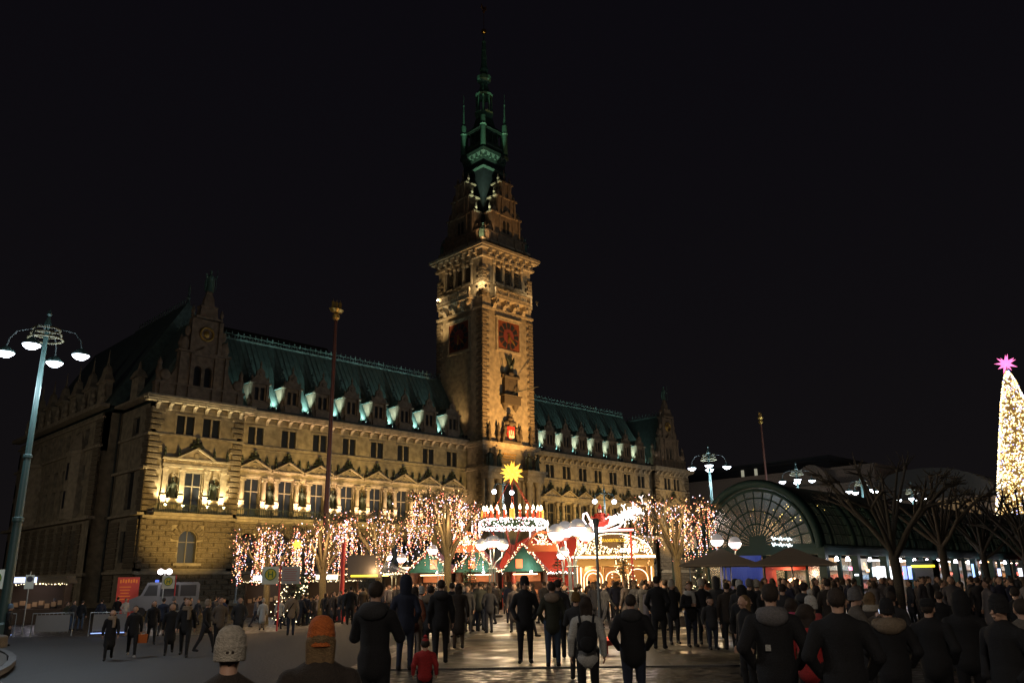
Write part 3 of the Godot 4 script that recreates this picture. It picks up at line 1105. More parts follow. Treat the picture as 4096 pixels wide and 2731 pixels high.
func side_wing(hall: Node3D, stone, trim, rustic, copper, glass):
	# the left flank behind the near pavilion: a projecting block with bay windows, in the dark
	var x0 := -58.9
	var za := -8.6
	var zb := -45.0
	var m := MB.new()
	var t := Transform3D(Basis(Vector3.UP, -PI / 2), Vector3(x0, 0, za))
	var holes := []
	for k in 8:
		var c := -5.8 - k * 3.6
		holes.append(Rect2(c - 0.75, 19.4, 1.5, 2.2))
		holes.append(Rect2(c - 0.85, 10.8, 1.7, 3.4))
		holes.append(Rect2(c - 0.85, 14.9, 1.7, 2.0))
		holes.append(Rect2(c - 0.95, 3.6, 1.9, 5.0))
	holed_wall(m, zb - za, 0.0, -1.0, 23.0, 0.0, 0.8, holes, t)
	m.span(Vector3(x0, -1.0, za - 0.8), Vector3(x0 + 3.0, 23.0, za))
	m.span(Vector3(x0, -1.0, zb), Vector3(x0 + 20.0, 23.0, zb + 0.8))
	obj("flank_wall", m, stone, hall)
	for k in 8:
		var c := za - 5.8 - k * 3.6
		for h in [[20.5, 2.2, 1.5], [12.5, 3.4, 1.7], [15.9, 2.0, 1.7], [6.1, 5.0, 1.9]]:
			m = MB.new()
			m.box(Vector3.ZERO, Vector3(0.05, h[1], h[2]))
			obj("pane", m, glass, hall, Vector3(x0 + 0.5, h[0], c))
	for w in [[23.9, 1.1, 0.5], [22.4, 0.3, 0.2], [18.9, 0.35, 0.3], [10.1, 0.8, 0.4], [3.4, 0.4, 0.35]]:
		m = MB.new()
		m.span(Vector3(x0 - w[1], w[0] - w[2], zb - w[1]), Vector3(x0 + 0.1, w[0], za + w[1]))
		obj("side_band", m, trim, hall)
	# two rounded bays with conical hoods and piers between the tall windows
	for c in [za - 8.0, za - 26.0]:
		m = MB.new()
		m.lathe(Vector3(x0, 10.1, c), [Vector2(2.4, 0), Vector2(2.4, 8.2), Vector2(2.7, 8.3), Vector2(2.7, 8.7), Vector2(2.3, 9.0), Vector2(1.2, 10.6), Vector2(0.2, 11.4)], 8, true, PI / 8, Vector2(0.5, 1.0))
		obj("bay_window", m, trim, hall)
		for s in [-1.0, 0.0, 1.0]:
			for y in [11.6, 15.2]:
				m = MB.new()
				m.box(Vector3.ZERO, Vector3(0.06, 2.2, 0.7))
				obj("pane", m, glass, hall, Vector3(x0 - 1.13 + absf(s) * 0.2, y + 1.0, c + s * 1.15), s * 0.4)
	m = MB.new()
	for row in 15:
		var y := 0.4 + row * 0.62
		for k in 9:
			m.box(Vector3(x0 - 0.05, y, za - 4.0 - k * 3.6), Vector3(0.3, 0.5, 1.6))
	for row in 20:
		m.box(Vector3(x0 - 0.05, 10.6 + row * 0.6, za - 1.2), Vector3(0.3, 0.48, 2.2))
	tag(obj("rusticated_stone", m, rustic, hall), "", "", "", "stuff")
	# drainpipe in the corner
	m = MB.new()
	m.tube([Vector3(x0 + 1.8, 23.0, za + 0.3), Vector3(x0 + 1.8, 0.0, za + 0.3)], [0.12, 0.12], 8)
	obj("drainpipe", m, mat("dark gutter"), hall)
	# steep roof of this flank, gablets along its edge and stone dormers
	m = MB.new()
	m.slab(PackedVector2Array([Vector2(x0, 23.9), Vector2(x0 + 20.0, 23.9), Vector2(x0 + 9.5, 39.3), Vector2(x0 + 8.8, 39.3)]), 36.0, Transform3D(Basis(), Vector3(0, 0, za)))
	obj("roof", m, copper, hall)
	m = MB.new()
	m.span(Vector3(x0 + 8.9, 39.3, za - 19.0), Vector3(x0 + 9.4, 39.6, za - 0.2))
	for k in 20:
		m.lathe(Vector3(x0 + 9.15, 39.6, za - 0.6 - k * 0.9), [Vector2(0.07, 0), Vector2(0.07, 0.5), Vector2(0.14, 0.6), Vector2(0.0, 1.1)], 5, true)
	m.lathe(Vector3(x0 + 9.15, 39.5, za - 0.3), [Vector2(0.3, 0), Vector2(0.15, 0.6), Vector2(0.3, 0.9), Vector2(0.1, 1.3), Vector2(0.2, 1.7), Vector2(0.02, 3.0)], 7)
	tag(obj("ridge_cresting", m, copper, hall), "", "", "", "stuff")
	for k in 6:
		m = MB.new()
		m.box(Vector3(0, 1.7, 0), Vector3(0.9, 3.4, 2.6))
		m.box(Vector3(-0.1, 3.45, 0), Vector3(1.2, 0.25, 3.2))
		m.lathe(Vector3(0, 3.5, 0), [Vector2(1.9, 0), Vector2(1.2, 0.9), Vector2(0.9, 1.9), Vector2(0.3, 2.4), Vector2(0.2, 3.0), Vector2(0.05, 4.4)], 4, true, PI / 4, Vector2(0.5, 1.0))
		obj("dormer", m, trim, hall, Vector3(x0 + 0.6, 23.9, za - 3.0 - k * 5.6))
	for k in 10:
		m = MB.new()
		m.lathe(Vector3.ZERO, [Vector2(0.35, 0), Vector2(0.3, 1.0), Vector2(0.45, 1.1), Vector2(0.2, 1.6), Vector2(0.3, 2.0), Vector2(0.03, 2.8)], 6)
		obj("finial", m, trim, hall, Vector3(x0 - 0.2, 23.9, za - 1.0 - k * 3.6))


func tower(hall: Node3D, stone, trim, rustic, copper, bronze, glass):
	var H := 5.88
	var cz := -1.9
	var m := MB.new()
	# shaft
	m.span(Vector3(-H, -1.0, cz - H), Vector3(H, 45.9, cz + H))
	var shaft := obj("clock_tower", m, stone, hall)
	var turns := []
	for k in 4:
		turns.append(Transform3D(Basis(Vector3.UP, -PI / 2 * k), Vector3(0, 0, cz)))
	# ledge between the lower block and the shaft
	m = MB.new()
	m.span(Vector3(-H - 0.5, 22.7, cz - H - 0.5), Vector3(H + 0.5, 23.05, cz + H + 0.5))
	m.span(Vector3(-H - 0.8, 23.05, cz - H - 0.8), Vector3(H + 0.8, 23.4, cz + H + 0.8))
	m.span(Vector3(-H - 0.3, 18.9, cz - H - 0.3), Vector3(H + 0.3, 19.4, cz + H + 0.3))
	obj("ledge", m, trim, shaft)
	# corner stones, alternately long and short, each a piece wrapping its corner
	var shapes := []
	for w in [1.55, 1.05]:
		m = MB.new()
		var e := 0.13
		m.stone(Vector3(w / 2 - e, 0, 0.0), Vector3(w, 0.5, 0.3), 0.07)
		m.stone(Vector3(-e + 0.1, 0, -w / 2 + 0.1), Vector3(w, 0.5, 0.3), 0.07, Basis(Vector3.UP, -PI / 2))
		shapes.append(m.mesh())
	for c in 3:
		# the three corners that can be seen: front left, front right, rear left
		var at: Vector3 = [Vector3(-H, 0, cz + H), Vector3(H, 0, cz + H), Vector3(-H, 0, cz - H)][c]
		var turn: float = [0.0, PI / 2, -PI / 2][c]
		for row in 72:
			var y := 10.4 + row * 0.6
			if y > 54.4:
				break
			if absf(y - 22.9) < 0.6 or absf(y - 46.6) < 1.0 or absf(y - 19.1) < 0.35 or (c == 2 and y < 30.0):
				continue
			obj("quoin_stone", shapes[row % 2], rustic, shaft, at + Vector3(0, y, 0), turn)
	# clocks
	var red := mat("clock red", Color(0.36, 0.09, 0.035), 0.7, 0.0, Color.BLACK, {"grain": 1, "scale": 1.2})
	var dial_m := mat("clock dial", Color(0.16, 0.035, 0.03), 0.6)
	var blue := mat("clock hours", Color(0.02, 0.022, 0.03), 0.5)
	var gold := mat("gilt", Color(0.5, 0.32, 0.08), 0.4, 0.8)
	for k in 2:
		var t: Transform3D = turns[k]
		var x := 0.0
		m = MB.new()
		for s in [-1.0, 1.0]:
			m.box(t * Vector3(s * 2.72, 41.9, H + 0.08), Vector3(0.42, 5.86, 0.3), t.basis)
			m.box(t * Vector3(0, 41.9 + s * 2.72, H + 0.08), Vector3(5.0, 0.42, 0.3), t.basis)
		m.box(t * Vector3(0, 44.95, H + 0.2), Vector3(6.2, 0.22, 0.5), t.basis)
		obj("clock_frame", m, trim, shaft)
		m = MB.new()
		m.box(t * Vector3(0, 41.9, H + 0.04), Vector3(5.02, 5.02, 0.14), t.basis)
		obj("clock_panel", m, red, shaft)
		m = MB.new()
		var disc := PackedVector2Array()
		for i in 36:
			disc.append(Vector2(cos(TAU * i / 36), sin(TAU * i / 36)) * 1.25)
		m.slab(disc, 0.06, t * Transform3D(Basis(), Vector3(0, 41.9, H + 0.17)))
		obj("clock_dial", m, dial_m, shaft)
		m = MB.new()
		for i in 12:
			var p := PackedVector2Array()
			for q in 5:
				var a := TAU * (i + 0.14 + 0.72 * q / 4.0) / 12
				p.append(Vector2(sin(a), cos(a)) * 2.3)
			for q in 5:
				var a := TAU * (i + 0.86 - 0.72 * q / 4.0) / 12
				p.append(Vector2(sin(a), cos(a)) * 1.32)
			p.reverse()
			m.slab(p, 0.06, t * Transform3D(Basis(Vector3.BACK, TAU / 24), Vector3(0, 41.9, H + 0.17)))
		obj("clock_hour", m, blue, shaft).set_meta("kind", "stuff")
		# half past five: hands
		for hand in [[1.35, 0.2, 2.62], [2.05, 0.15, 2.15]]:
			m = MB.new()
			var L: float = hand[0]
			m.slab(PackedVector2Array([Vector2(-hand[1] * 0.5, -0.4), Vector2(hand[1] * 0.5, -0.4), Vector2(hand[1], L * 0.7), Vector2(0, L), Vector2(-hand[1], L * 0.7)]), 0.06, t * Transform3D(Basis(Vector3.BACK, -(3.26 if L < 1.5 else 2.36)), Vector3(0, 41.9, H + 0.3)))
			obj("clock_hand", m, gold, shaft)
	# corbels, balcony, belfry, top cornice: the same on four sides
	m = MB.new()
	m.span(Vector3(-H - 0.2, 45.9, cz - H - 0.2), Vector3(H + 0.2, 46.3, cz + H + 0.2))
	m.span(Vector3(-H + 0.1, 46.3, cz - H + 0.1), Vector3(H - 0.1, 55.0, cz + H - 0.1))
	m.span(Vector3(-H - 0.45, 55.0, cz - H - 0.45), Vector3(H + 0.45, 55.35, cz + H + 0.45))
	m.span(Vector3(-H - 0.2, 55.35, cz - H - 0.2), Vector3(H + 0.2, 56.4, cz + H + 0.2))
	m.span(Vector3(-H - 1.0, 56.4, cz - H - 1.0), Vector3(H + 1.0, 56.75, cz + H + 1.0))
	m.span(Vector3(-H - 1.25, 56.75, cz - H - 1.25), Vector3(H + 1.25, 57.2, cz + H + 1.25))
	m.span(Vector3(-H - 0.15, 50.2, cz - H - 0.15), Vector3(H + 0.15, 50.5, cz + H + 0.15))
	obj("belfry", m, trim, shaft)
	var louvre := mat("belfry louvre", Color(0.015, 0.014, 0.012), 0.8)
	var head := MB.new()
	var corbel := PackedVector2Array([Vector2(0, 0), Vector2(0.35, 0.1), Vector2(0.55, 0.55), Vector2(1.25, 0.9), Vector2(1.35, 1.5), Vector2(0, 1.5)])
	head.slab(corbel, 0.75, Transform3D(Basis(Vector3(0, 0, 1), Vector3(0, 1, 0), Vector3(-1, 0, 0)), Vector3(-0.375, 0, 0)))
	head.ball(Vector3(0, 0.8, 1.2), Vector3(0.34, 0.42, 0.36), 8, 6)
	var corbel_mesh := head.mesh()
	for k in 4:
		var t: Transform3D = turns[k]
		for i in 4:
			var o := obj("corbel", corbel_mesh, trim, shaft, t * Vector3(-3.45 + 2.3 * i, 46.2, H), -PI / 2 * k)
		m = MB.new()
		m.box(t * Vector3(0, 47.95, H + 0.75), Vector3(8.3, 0.5, 1.5), t.basis)
		m.box(t * Vector3(0, 48.3, H + 1.45), Vector3(8.3, 0.25, 0.26), t.basis)
		m.box(t * Vector3(0, 49.25, H + 1.45), Vector3(8.3, 0.22, 0.3), t.basis)
		for i in 23:
			m.box(t * Vector3(-4.05 + i * 0.368, 48.8, H + 1.45), Vector3(0.14, 0.9, 0.14), t.basis)
		for i in 4:
			m.box(t * Vector3(-4.05 + i * 2.7, 48.85, H + 1.45), Vector3(0.4, 1.25, 0.34), t.basis)
		obj("balcony", m, trim, shaft)
		m = MB.new()
		for i in 4:
			m = MB.new()
			m.lathe(t * Vector3(-3.3 + 2.2 * i, 50.5, H + 0.15), [Vector2(0.34, 0), Vector2(0.3, 0.3), Vector2(0.26, 0.4), Vector2(0.24, 3.6), Vector2(0.38, 3.8), Vector2(0.38, 4.5)], 8)
			obj("belfry_column", m, trim, shaft)
		m = MB.new()
		for i in 7:
			m.box(t * Vector3(-4.8 + 1.6 * i, 56.0, H + 0.6), Vector3(0.5, 0.75, 0.9), t.basis)
			m.box(t * Vector3(-4.8 + 1.6 * i, 55.55, H + 0.35), Vector3(0.45, 0.4, 0.5), t.basis)
		for i in 3:
			m.box(t * Vector3(-2.2 + 2.2 * i, 50.75, H + 0.2), Vector3(1.7, 0.3, 0.7), t.basis)
			m.ball(t * Vector3(-2.2 + 2.2 * i, 54.2, H + 0.15), Vector3(0.5, 0.4, 0.3), 7, 5)
		obj("belfry_order", m, trim, shaft)
		for i in 3:
			m = MB.new()
			m.slab(arch_outline(1.25, 0, 3.2), 0.3, t * Transform3D(Basis(), Vector3(-2.2 + 2.2 * i, 50.7, H - 0.04)))
			var op := obj("belfry_opening", m, louvre, shaft)
			m = MB.new()
			for q in 9:
				m.box(t * Vector3(-2.2 + 2.2 * i, 50.95 + q * 0.31, H + 0.02), Vector3(1.16, 0.06, 0.2), t.basis * Basis(Vector3.RIGHT, 0.6))
			obj("louvre", m, rustic, shaft)
	# lamps on the belfry corners and on the ledges
	var warm := Color(1.0, 0.72, 0.38)
	var can := MB.new()
	can.lathe(Vector3.ZERO, [Vector2(0.05, -0.2), Vector2(0.2, 0.05), Vector2(0.26, 0.35), Vector2(0.2, 0.36)], 8)
	var can_mesh := can.mesh()
	for p in [Vector3(-H - 0.1, 49.2, cz + H + 0.9), Vector3(H - 0.4, 48.6, cz + H + 1.75), Vector3(-H - 1.75, 48.6, cz - 4.0), Vector3(-H - 0.9, 49.2, cz + H - 0.4)]:
		obj("floodlight", can_mesh, mat("floodlight can"), shaft, p)
		omni(HALL + p + Vector3(0, 0.5, 0), warm, 9.0, 0.1)
	# heraldic clock niche on the front: a tall bronze and stone aedicule with a small balcony
	m = MB.new()
	m.box(Vector3(0, 30.6, cz + H + 0.5), Vector3(3.8, 1.3, 1.0))
	m.box(Vector3(0, 31.4, cz + H + 0.55), Vector3(4.2, 0.2, 1.2))
	m.box(Vector3(0, 33.0, cz + H + 0.3), Vector3(2.4, 2.9, 0.6))
	for s in [-1.0, 1.0]:
		m.box(Vector3(s * 1.35, 33.0, cz + H + 0.45), Vector3(0.35, 3.1, 0.5))
		m.ball(Vector3(s * 1.5, 34.9, cz + H + 0.5), Vector3(0.5, 0.4, 0.4), 7, 5)
		m.lathe(Vector3(s * 1.2, 28.9, cz + H + 0.35), [Vector2(0.1, 0), Vector2(0.4, 0.5), Vector2(0.6, 1.1)], 8)
	m.box(Vector3(0, 34.6, cz + H + 0.5), Vector3(3.5, 0.25, 1.0))
	m.ball(Vector3(0, 35.1, cz + H + 0.5), Vector3(0.8, 0.7, 0.5), 9, 6)
	m.box(Vector3(-0.05, 33.0, cz + H + 0.62), Vector3(1.0, 1.7, 0.1))
	obj("aedicule", m, mat("dark carved stone", Color(0.15, 0.115, 0.075), 0.85, 0.0, Color.BLACK, {"grain": 1, "scale": 0.6}), shaft)
	m = MB.new()
	m.lathe(Vector3(0, 35.6, cz + H + 0.6), [Vector2(0.5, 0), Vector2(0.3, 0.5), Vector2(0.5, 0.9), Vector2(0.2, 1.4)], 7)
	for s in [-1.0, 1.0]:
		m.tube([Vector3(s * 0.2, 36.6, cz + H + 0.6), Vector3(s * 0.55, 37.4, cz + H + 0.6), Vector3(s * 0.9, 38.2, cz + H + 0.5)], [0.22, 0.3, 0.06], 6)
		m.tube([Vector3(s * 0.1, 36.6, cz + H + 0.6), Vector3(s * 0.2, 38.4, cz + H + 0.5)], [0.2, 0.06], 6)
	m.tube([Vector3(-1.5, 35.2, cz + H + 0.5), Vector3(-2.1, 37.7, cz + H + 0.6)], [0.07, 0.04], 5)
	m.ball(Vector3(0, 36.5, cz + H + 0.6), Vector3(0.34, 0.4, 0.34), 8, 6)
	obj("eagle", m, bronze, shaft)
	m = MB.new()
	m.tube([Vector3(0.0, 31.9, cz + H + 0.7), Vector3(3.9, 33.2, cz + H + 3.2)], [0.09, 0.06], 6)
	obj("flag_rod", m, mat("dark gutter"), shaft)
	# the city arms: red shield with a white three-towered castle, lions and crest
	m = MB.new()
	m.slab(PackedVector2Array([Vector2(-0.85, 1.3), Vector2(-0.85, 0.1), Vector2(-0.5, -0.5), Vector2(0, -0.8), Vector2(0.5, -0.5), Vector2(0.85, 0.1), Vector2(0.85, 1.3)]), 0.3, Transform3D(Basis(), Vector3(-0.15, 25.0, cz + H + 0.65)))
	obj("shield", m, mat("shield red", Color(0.45, 0.03, 0.025), 0.6), shaft)
	m = MB.new()
	m.box(Vector3(-0.15, 24.65, cz + H + 0.68), Vector3(1.15, 0.55, 0.1))
	for s in [-0.45, 0.0, 0.45]:
		m.box(Vector3(-0.15 + s, 25.2, cz + H + 0.68), Vector3(0.24, 0.75 if s else 1.0, 0.1))
	obj("castle", m, mat("castle white", Color(0.62, 0.58, 0.5), 0.7), shaft)
	m = MB.new()
	for s in [-1.0, 1.0]:
		m.tube([Vector3(-0.15 + s * 1.75, 23.9, cz + H + 0.5), Vector3(-0.15 + s * 1.55, 24.9, cz + H + 0.55), Vector3(-0.15 + s * 1.2, 25.7, cz + H + 0.5)], [0.25, 0.34, 0.26], 7)
		m.ball(Vector3(-0.15 + s * 1.3, 26.0, cz + H + 0.6), Vector3(0.34, 0.36, 0.36), 7, 5)
		m.tube([Vector3(-0.15 + s * 1.5, 25.2, cz + H + 0.6), Vector3(-0.15 + s * 0.9, 25.4, cz + H + 0.7)], [0.14, 0.1], 6)
		m.ball(Vector3(-0.15 + s * 0.8, 26.9, cz + H + 0.5), Vector3(0.5, 0.4, 0.35), 7, 5)
	m.ball(Vector3(-0.15, 26.8, cz + H + 0.6), Vector3(0.5, 0.55, 0.45), 8, 6)
	m.lathe(Vector3(-0.15, 27.2, cz + H + 0.55), [Vector2(0.4, 0), Vector2(0.55, 0.4), Vector2(0.3, 0.6), Vector2(0.5, 1.1), Vector2(0.1, 1.2)], 7)
	m.span(Vector3(-2.3, 23.4, cz + H), Vector3(2.0, 23.8, cz + H + 0.9))
	obj("crest", m, mat("dark carved stone"), shaft)
	for x in [-4.9, -2.9, 2.2, 4.7]:
		m = MB.new()
		m.lathe(Vector3.ZERO, [Vector2(0.3, 0), Vector2(0.22, 0.5), Vector2(0.38, 1.0), Vector2(0.2, 2.0), Vector2(0.28, 2.4), Vector2(0.05, 3.3)], 7)
		obj("obelisk", m, mat("dark carved stone"), shaft, Vector3(x, 23.4, cz + H + 0.5))
	# the portal: two projecting pairs of columns carrying an entablature with bronze figures, gilt inscription between
	var z1 := cz + H
	for s in [-1.0, 1.0]:
		var px: float = s * 4.35
		m = MB.new()
		m.span(Vector3(px - 2.1, -1.0, z1), Vector3(px + 2.1, 11.8, z1 + 1.9))
		m.span(Vector3(px - 1.8, 11.8, z1), Vector3(px + 1.8, 17.4, z1 + 0.5))
		m.span(Vector3(px - 1.95, 17.4, z1), Vector3(px + 1.95, 18.3, z1 + 1.75))
		m.span(Vector3(px - 2.1, 18.3, z1), Vector3(px + 2.1, 18.8, z1 + 2.0))
		m.span(Vector3(px - 2.35, 18.8, z1), Vector3(px + 2.35, 19.2, z1 + 2.3))
		obj("portal_pier", m, trim, shaft)
		for q in [-1.05, 1.05]:
			m = MB.new()
			m.lathe(Vector3.ZERO, [Vector2(0.62, 0), Vector2(0.55, 0.25), Vector2(0.48, 0.4), Vector2(0.46, 1.6), Vector2(0.5, 1.65), Vector2(0.44, 1.7), Vector2(0.4, 4.7), Vector2(0.5, 4.8), Vector2(0.62, 5.4), Vector2(0.68, 5.6)], 14)
			obj("column", m, trim, shaft, Vector3(px + q, 11.8, z1 + 1.15))
			obj("statue", figure(2.9, int(40 + px + q * 3), q < 0 and s < 0), bronze, shaft, Vector3(px + q, 19.2, z1 + 1.2), q * 0.4)
		obj("statue", figure(2.4, int(60 + px)), bronze, shaft, Vector3(px - s * 0.0, 11.8, z1 + 1.3))
	m = MB.new()
	m.span(Vector3(-2.2, 10.0, z1 - 0.2), Vector3(2.2, 10.6, z1 + 1.6))
	m.span(Vector3(-2.3, 17.6, z1 - 0.2), Vector3(2.3, 18.3, z1 + 0.9))
	obj("portal_band", m, trim, shaft)
	m = MB.new()
	m.slab(arch_outline(3.4, 10.6, 17.2), 0.2, Transform3D(Basis(), Vector3(0, 0, z1 + 0.12)))
	obj("portal_window", m, glass, shaft)
	var lines := ["LIBERTATEM QUAM", "PEPERERE MAIORES", "DIGNE STUDEAT", "SERVARE POSTERITAS"]
	var font := SystemFont.new()
	font.font_names = PackedStringArray(["Droid Serif"])
	for i in 4:
		var tm := TextMesh.new()
		tm.text = lines[i]
		tm.font = font
		tm.font_size = 32
		tm.pixel_size = 0.0105
		tm.depth = 0.06
		obj("inscription", tm, mat("gilt letters", Color(0.62, 0.36, 0.08), 0.5), shaft, Vector3(-0.1, 21.75 - i * 0.5, z1 + 0.04))
	spire(hall, trim, copper, gold)
	# warm floods: from the wing roofs up the flanks, from the market roofs up the front
	spot(HALL + Vector3(-7.6, 24.6, -0.3), HALL + Vector3(-5.0, 41.0, -1.2), Color(1.0, 0.66, 0.28), 300.0, 30.0, 0.2, 0.8)
	spot(HALL + Vector3(-11.5, 36.2, -7.0), HALL + Vector3(-6.2, 46.2, -5.6), Color(1.0, 0.68, 0.32), 260.0, 17.0, 0.3, 0.9)
	obj("floodlight", can_mesh, mat("floodlight can"), hall, Vector3(-7.6, 24.2, -0.2))
	obj("floodlight", can_mesh, mat("floodlight can"), hall, Vector3(-11.5, 35.6, -7.0))


func spire(hall: Node3D, trim, copper, gold):
	var cz := -1.9
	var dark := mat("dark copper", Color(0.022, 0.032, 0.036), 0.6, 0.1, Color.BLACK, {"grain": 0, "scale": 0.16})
	var verd := mat("verdigris", Color(0.10, 0.26, 0.18), 0.6, 0.15, Color.BLACK, {"grain": 0, "scale": 0.3})
	var o := Vector3(0, 0, cz)
	var R2 := sqrt(2.0)
	var m := MB.new()
	# parapet and the steep concave roof
	m.lathe(o, [Vector2(5.9 * R2, 57.2), Vector2(5.9 * R2, 58.6), Vector2(5.6 * R2, 58.6)], 4, true, PI / 4)
	obj("parapet", m, trim, hall)
	m = MB.new()
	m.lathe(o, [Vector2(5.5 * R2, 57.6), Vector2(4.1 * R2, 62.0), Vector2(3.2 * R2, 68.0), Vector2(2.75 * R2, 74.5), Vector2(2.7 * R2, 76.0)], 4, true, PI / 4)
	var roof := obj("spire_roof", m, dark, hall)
	# four stone gables of three diminishing stages
	for k in 4:
		var t := Transform3D(Basis(Vector3.UP, -PI / 2 * k), o)
		m = MB.new()
		var z := 5.7
		for st in [[57.4, 60.2, 4.5, 1.8], [60.4, 64.2, 3.4, 1.9], [64.4, 67.6, 2.3, 2.0], [67.8, 70.6, 1.3, 2.0]]:
			m.box(t * Vector3(0, (st[0] + st[1]) / 2, z - st[3] / 2), Vector3(st[2] * 2, st[1] - st[0], st[3]), t.basis)
			m.box(t * Vector3(0, st[1] + 0.1, z - st[3] / 2), Vector3(st[2] * 2 + 0.7, 0.26, st[3] + 0.5), t.basis)
			for s in [-1.0, 1.0]:
				m.box(t * Vector3(s * (st[2] - 0.3), (st[0] + st[1]) / 2, z + 0.1), Vector3(0.4, st[1] - st[0], 0.3), t.basis)
				m.box(t * Vector3(s * (st[2] * 0.45), (st[0] + st[1]) / 2, z + 0.1), Vector3(0.34, st[1] - st[0], 0.26), t.basis)
				m.lathe(t * Vector3(s * (st[2] + 0.1), st[1] + 0.2, z - 0.5), [Vector2(0.3, 0), Vector2(0.18, 0.4), Vector2(0.28, 0.8), Vector2(0.03, 1.7)], 6)
				m.ball(t * Vector3(s * (st[2] + 0.3), st[0] + 0.8, z - 0.5), Vector3(0.55, 0.9, 0.55), 7, 5)
		m.slab(PackedVector2Array([Vector2(-1.6, 64.0), Vector2(1.6, 64.0), Vector2(0, 65.2)]), 0.5, t * Transform3D(Basis(), Vector3(0, 0, z + 0.35)))
		m.lathe(t * Vector3(0, 70.3, z - 0.5), [Vector2(0.5, 0), Vector2(0.3, 0.5), Vector2(0.45, 1.0), Vector2(0.1, 1.6), Vector2(0.2, 2.0), Vector2(0.02, 3.4)], 7)
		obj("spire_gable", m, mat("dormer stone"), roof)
		for s in [-0.45, 0.45]:
			m = MB.new()
			m.slab(arch_outline(0.6, 60.9, 63.2), 0.3, t * Transform3D(Basis(), Vector3(s, 0, z + 0.03)))
			obj("spire_window", m, mat("belfry louvre"), roof)
		# corner figures at the foot of the roof
		m = MB.new()
		m.add(figure(3.0, 20 + k), Transform3D())
		obj("corner_figure", m, mat("green bronze"), roof, t * Vector3(5.2, 58.5, 5.2))
	# gallery
	m = MB.new()
	m.lathe(o, [Vector2(2.7 * R2, 74.0), Vector2(3.0 * R2, 74.6), Vector2(2.7 * R2, 75.2), Vector2(2.7 * R2, 77.0), Vector2(3.2 * R2, 77.5), Vector2(3.2 * R2, 78.2), Vector2(2.7 * R2, 78.4), Vector2(2.5 * R2, 79.4), Vector2(2.7 * R2, 79.6), Vector2(1.5 * R2, 79.7)], 4, true, PI / 4)
	for k in 4:
		var t := Transform3D(Basis(Vector3.UP, -PI / 2 * k), o)
		for i in 5:
			m.box(t * Vector3(-2.4 + i * 1.2, 77.0, 2.9), Vector3(0.3, 0.8, 0.5), t.basis)
			m.box(t * Vector3(-2.4 + i * 1.2, 81.2, 2.2), Vector3(0.28, 3.2, 0.28), t.basis)
		m.box(t * Vector3(0, 83.0, 2.2), Vector3(5.0, 0.5, 0.5), t.basis)
		m.box(t * Vector3(0, 80.0, 2.2), Vector3(5.0, 0.6, 0.4), t.basis)
	m.lathe(o, [Vector2(1.5 * R2, 79.7), Vector2(1.5 * R2, 83.0), Vector2(2.5 * R2, 83.2), Vector2(2.3 * R2, 83.6), Vector2(1.45 * R2, 84.6), Vector2(1.1 * R2, 86.6)], 4, true, PI / 4)
	obj("gallery", m, mat("gallery copper", Color(0.05, 0.10, 0.075), 0.6, 0.1, Color.BLACK, {"grain": 0, "scale": 0.3}), roof)
	for k in 4:
		m = MB.new()
		m.lathe(Vector3.ZERO, [Vector2(0.55, 0), Vector2(0.5, 4.2), Vector2(0.65, 4.4), Vector2(0.55, 4.7), Vector2(0.5, 6.2), Vector2(0.3, 6.6), Vector2(0.2, 7.8), Vector2(0.08, 10.4), Vector2(0.18, 10.7), Vector2(0.05, 11.0), Vector2(0.03, 13.0)], 6)
		obj("pinnacle", m, verd, roof, o + Vector3(2.75, 78.6, 2.75).rotated(Vector3.UP, PI / 2 * k))
	# lantern, onion and needle
	m = MB.new()
	m.lathe(o, [Vector2(1.6, 86.0), Vector2(1.65, 87.2), Vector2(1.9, 87.4), Vector2(0.6, 87.5)], 8, true, PI / 8)
	for k in 8:
		var a := TAU * k / 8
		m.tube([o + Vector3(cos(a) * 1.45, 87.4, sin(a) * 1.45), o + Vector3(cos(a) * 1.4, 91.0, sin(a) * 1.4)], [0.17, 0.15], 6)
	m.lathe(o, [Vector2(1.6, 91.0), Vector2(1.75, 91.4), Vector2(1.3, 92.0), Vector2(1.0, 92.6), Vector2(0.75, 93.4), Vector2(0.75, 94.2), Vector2(1.35, 94.7), Vector2(1.45, 95.4), Vector2(0.8, 95.9), Vector2(0.6, 96.4), Vector2(0.85, 97.0), Vector2(0.8, 97.4), Vector2(0.6, 97.6), Vector2(0.5, 99.4), Vector2(0.56, 99.6), Vector2(0.44, 101.2), Vector2(0.5, 101.4), Vector2(0.34, 103.2), Vector2(0.42, 103.5), Vector2(0.12, 103.9), Vector2(0.08, 105.4)], 10)
	obj("spire_needle", m, verd, roof)
	m = MB.new()
	m.ball(o + Vector3(0, 105.9, 0), Vector3(0.55, 0.55, 0.55), 14, 9)
	obj("gilt_ball", m, mat("bright gilt", Color(0.7, 0.36, 0.06), 0.25, 1.0), roof)
	m = MB.new()
	m.tube([o + Vector3(0, 106.3, 0), o + Vector3(0, 110.3, 0)], [0.06, 0.05], 6)
	m.ball(o + Vector3(0, 110.9, 0), Vector3(0.28, 0.75, 0.28), 8, 6)
	for s in [-1.0, 1.0]:
		m.slab(PackedVector2Array([Vector2(0, 110.6), Vector2(s * 0.75, 111.3), Vector2(s * 0.6, 112.2), Vector2(s * 0.15, 111.5)]), 0.08, Transform3D(Basis(), o))
	obj("weather_vane", m, mat("copper red", Color(0.18, 0.07, 0.03), 0.5, 0.6), roof)
	spot(HALL + Vector3(-6.4, 59.3, 4.5), HALL + Vector3(0.0, 92.0, -1.9), Color(0.75, 1.0, 0.7), 750.0, 18.0, 0.3, 0.9)
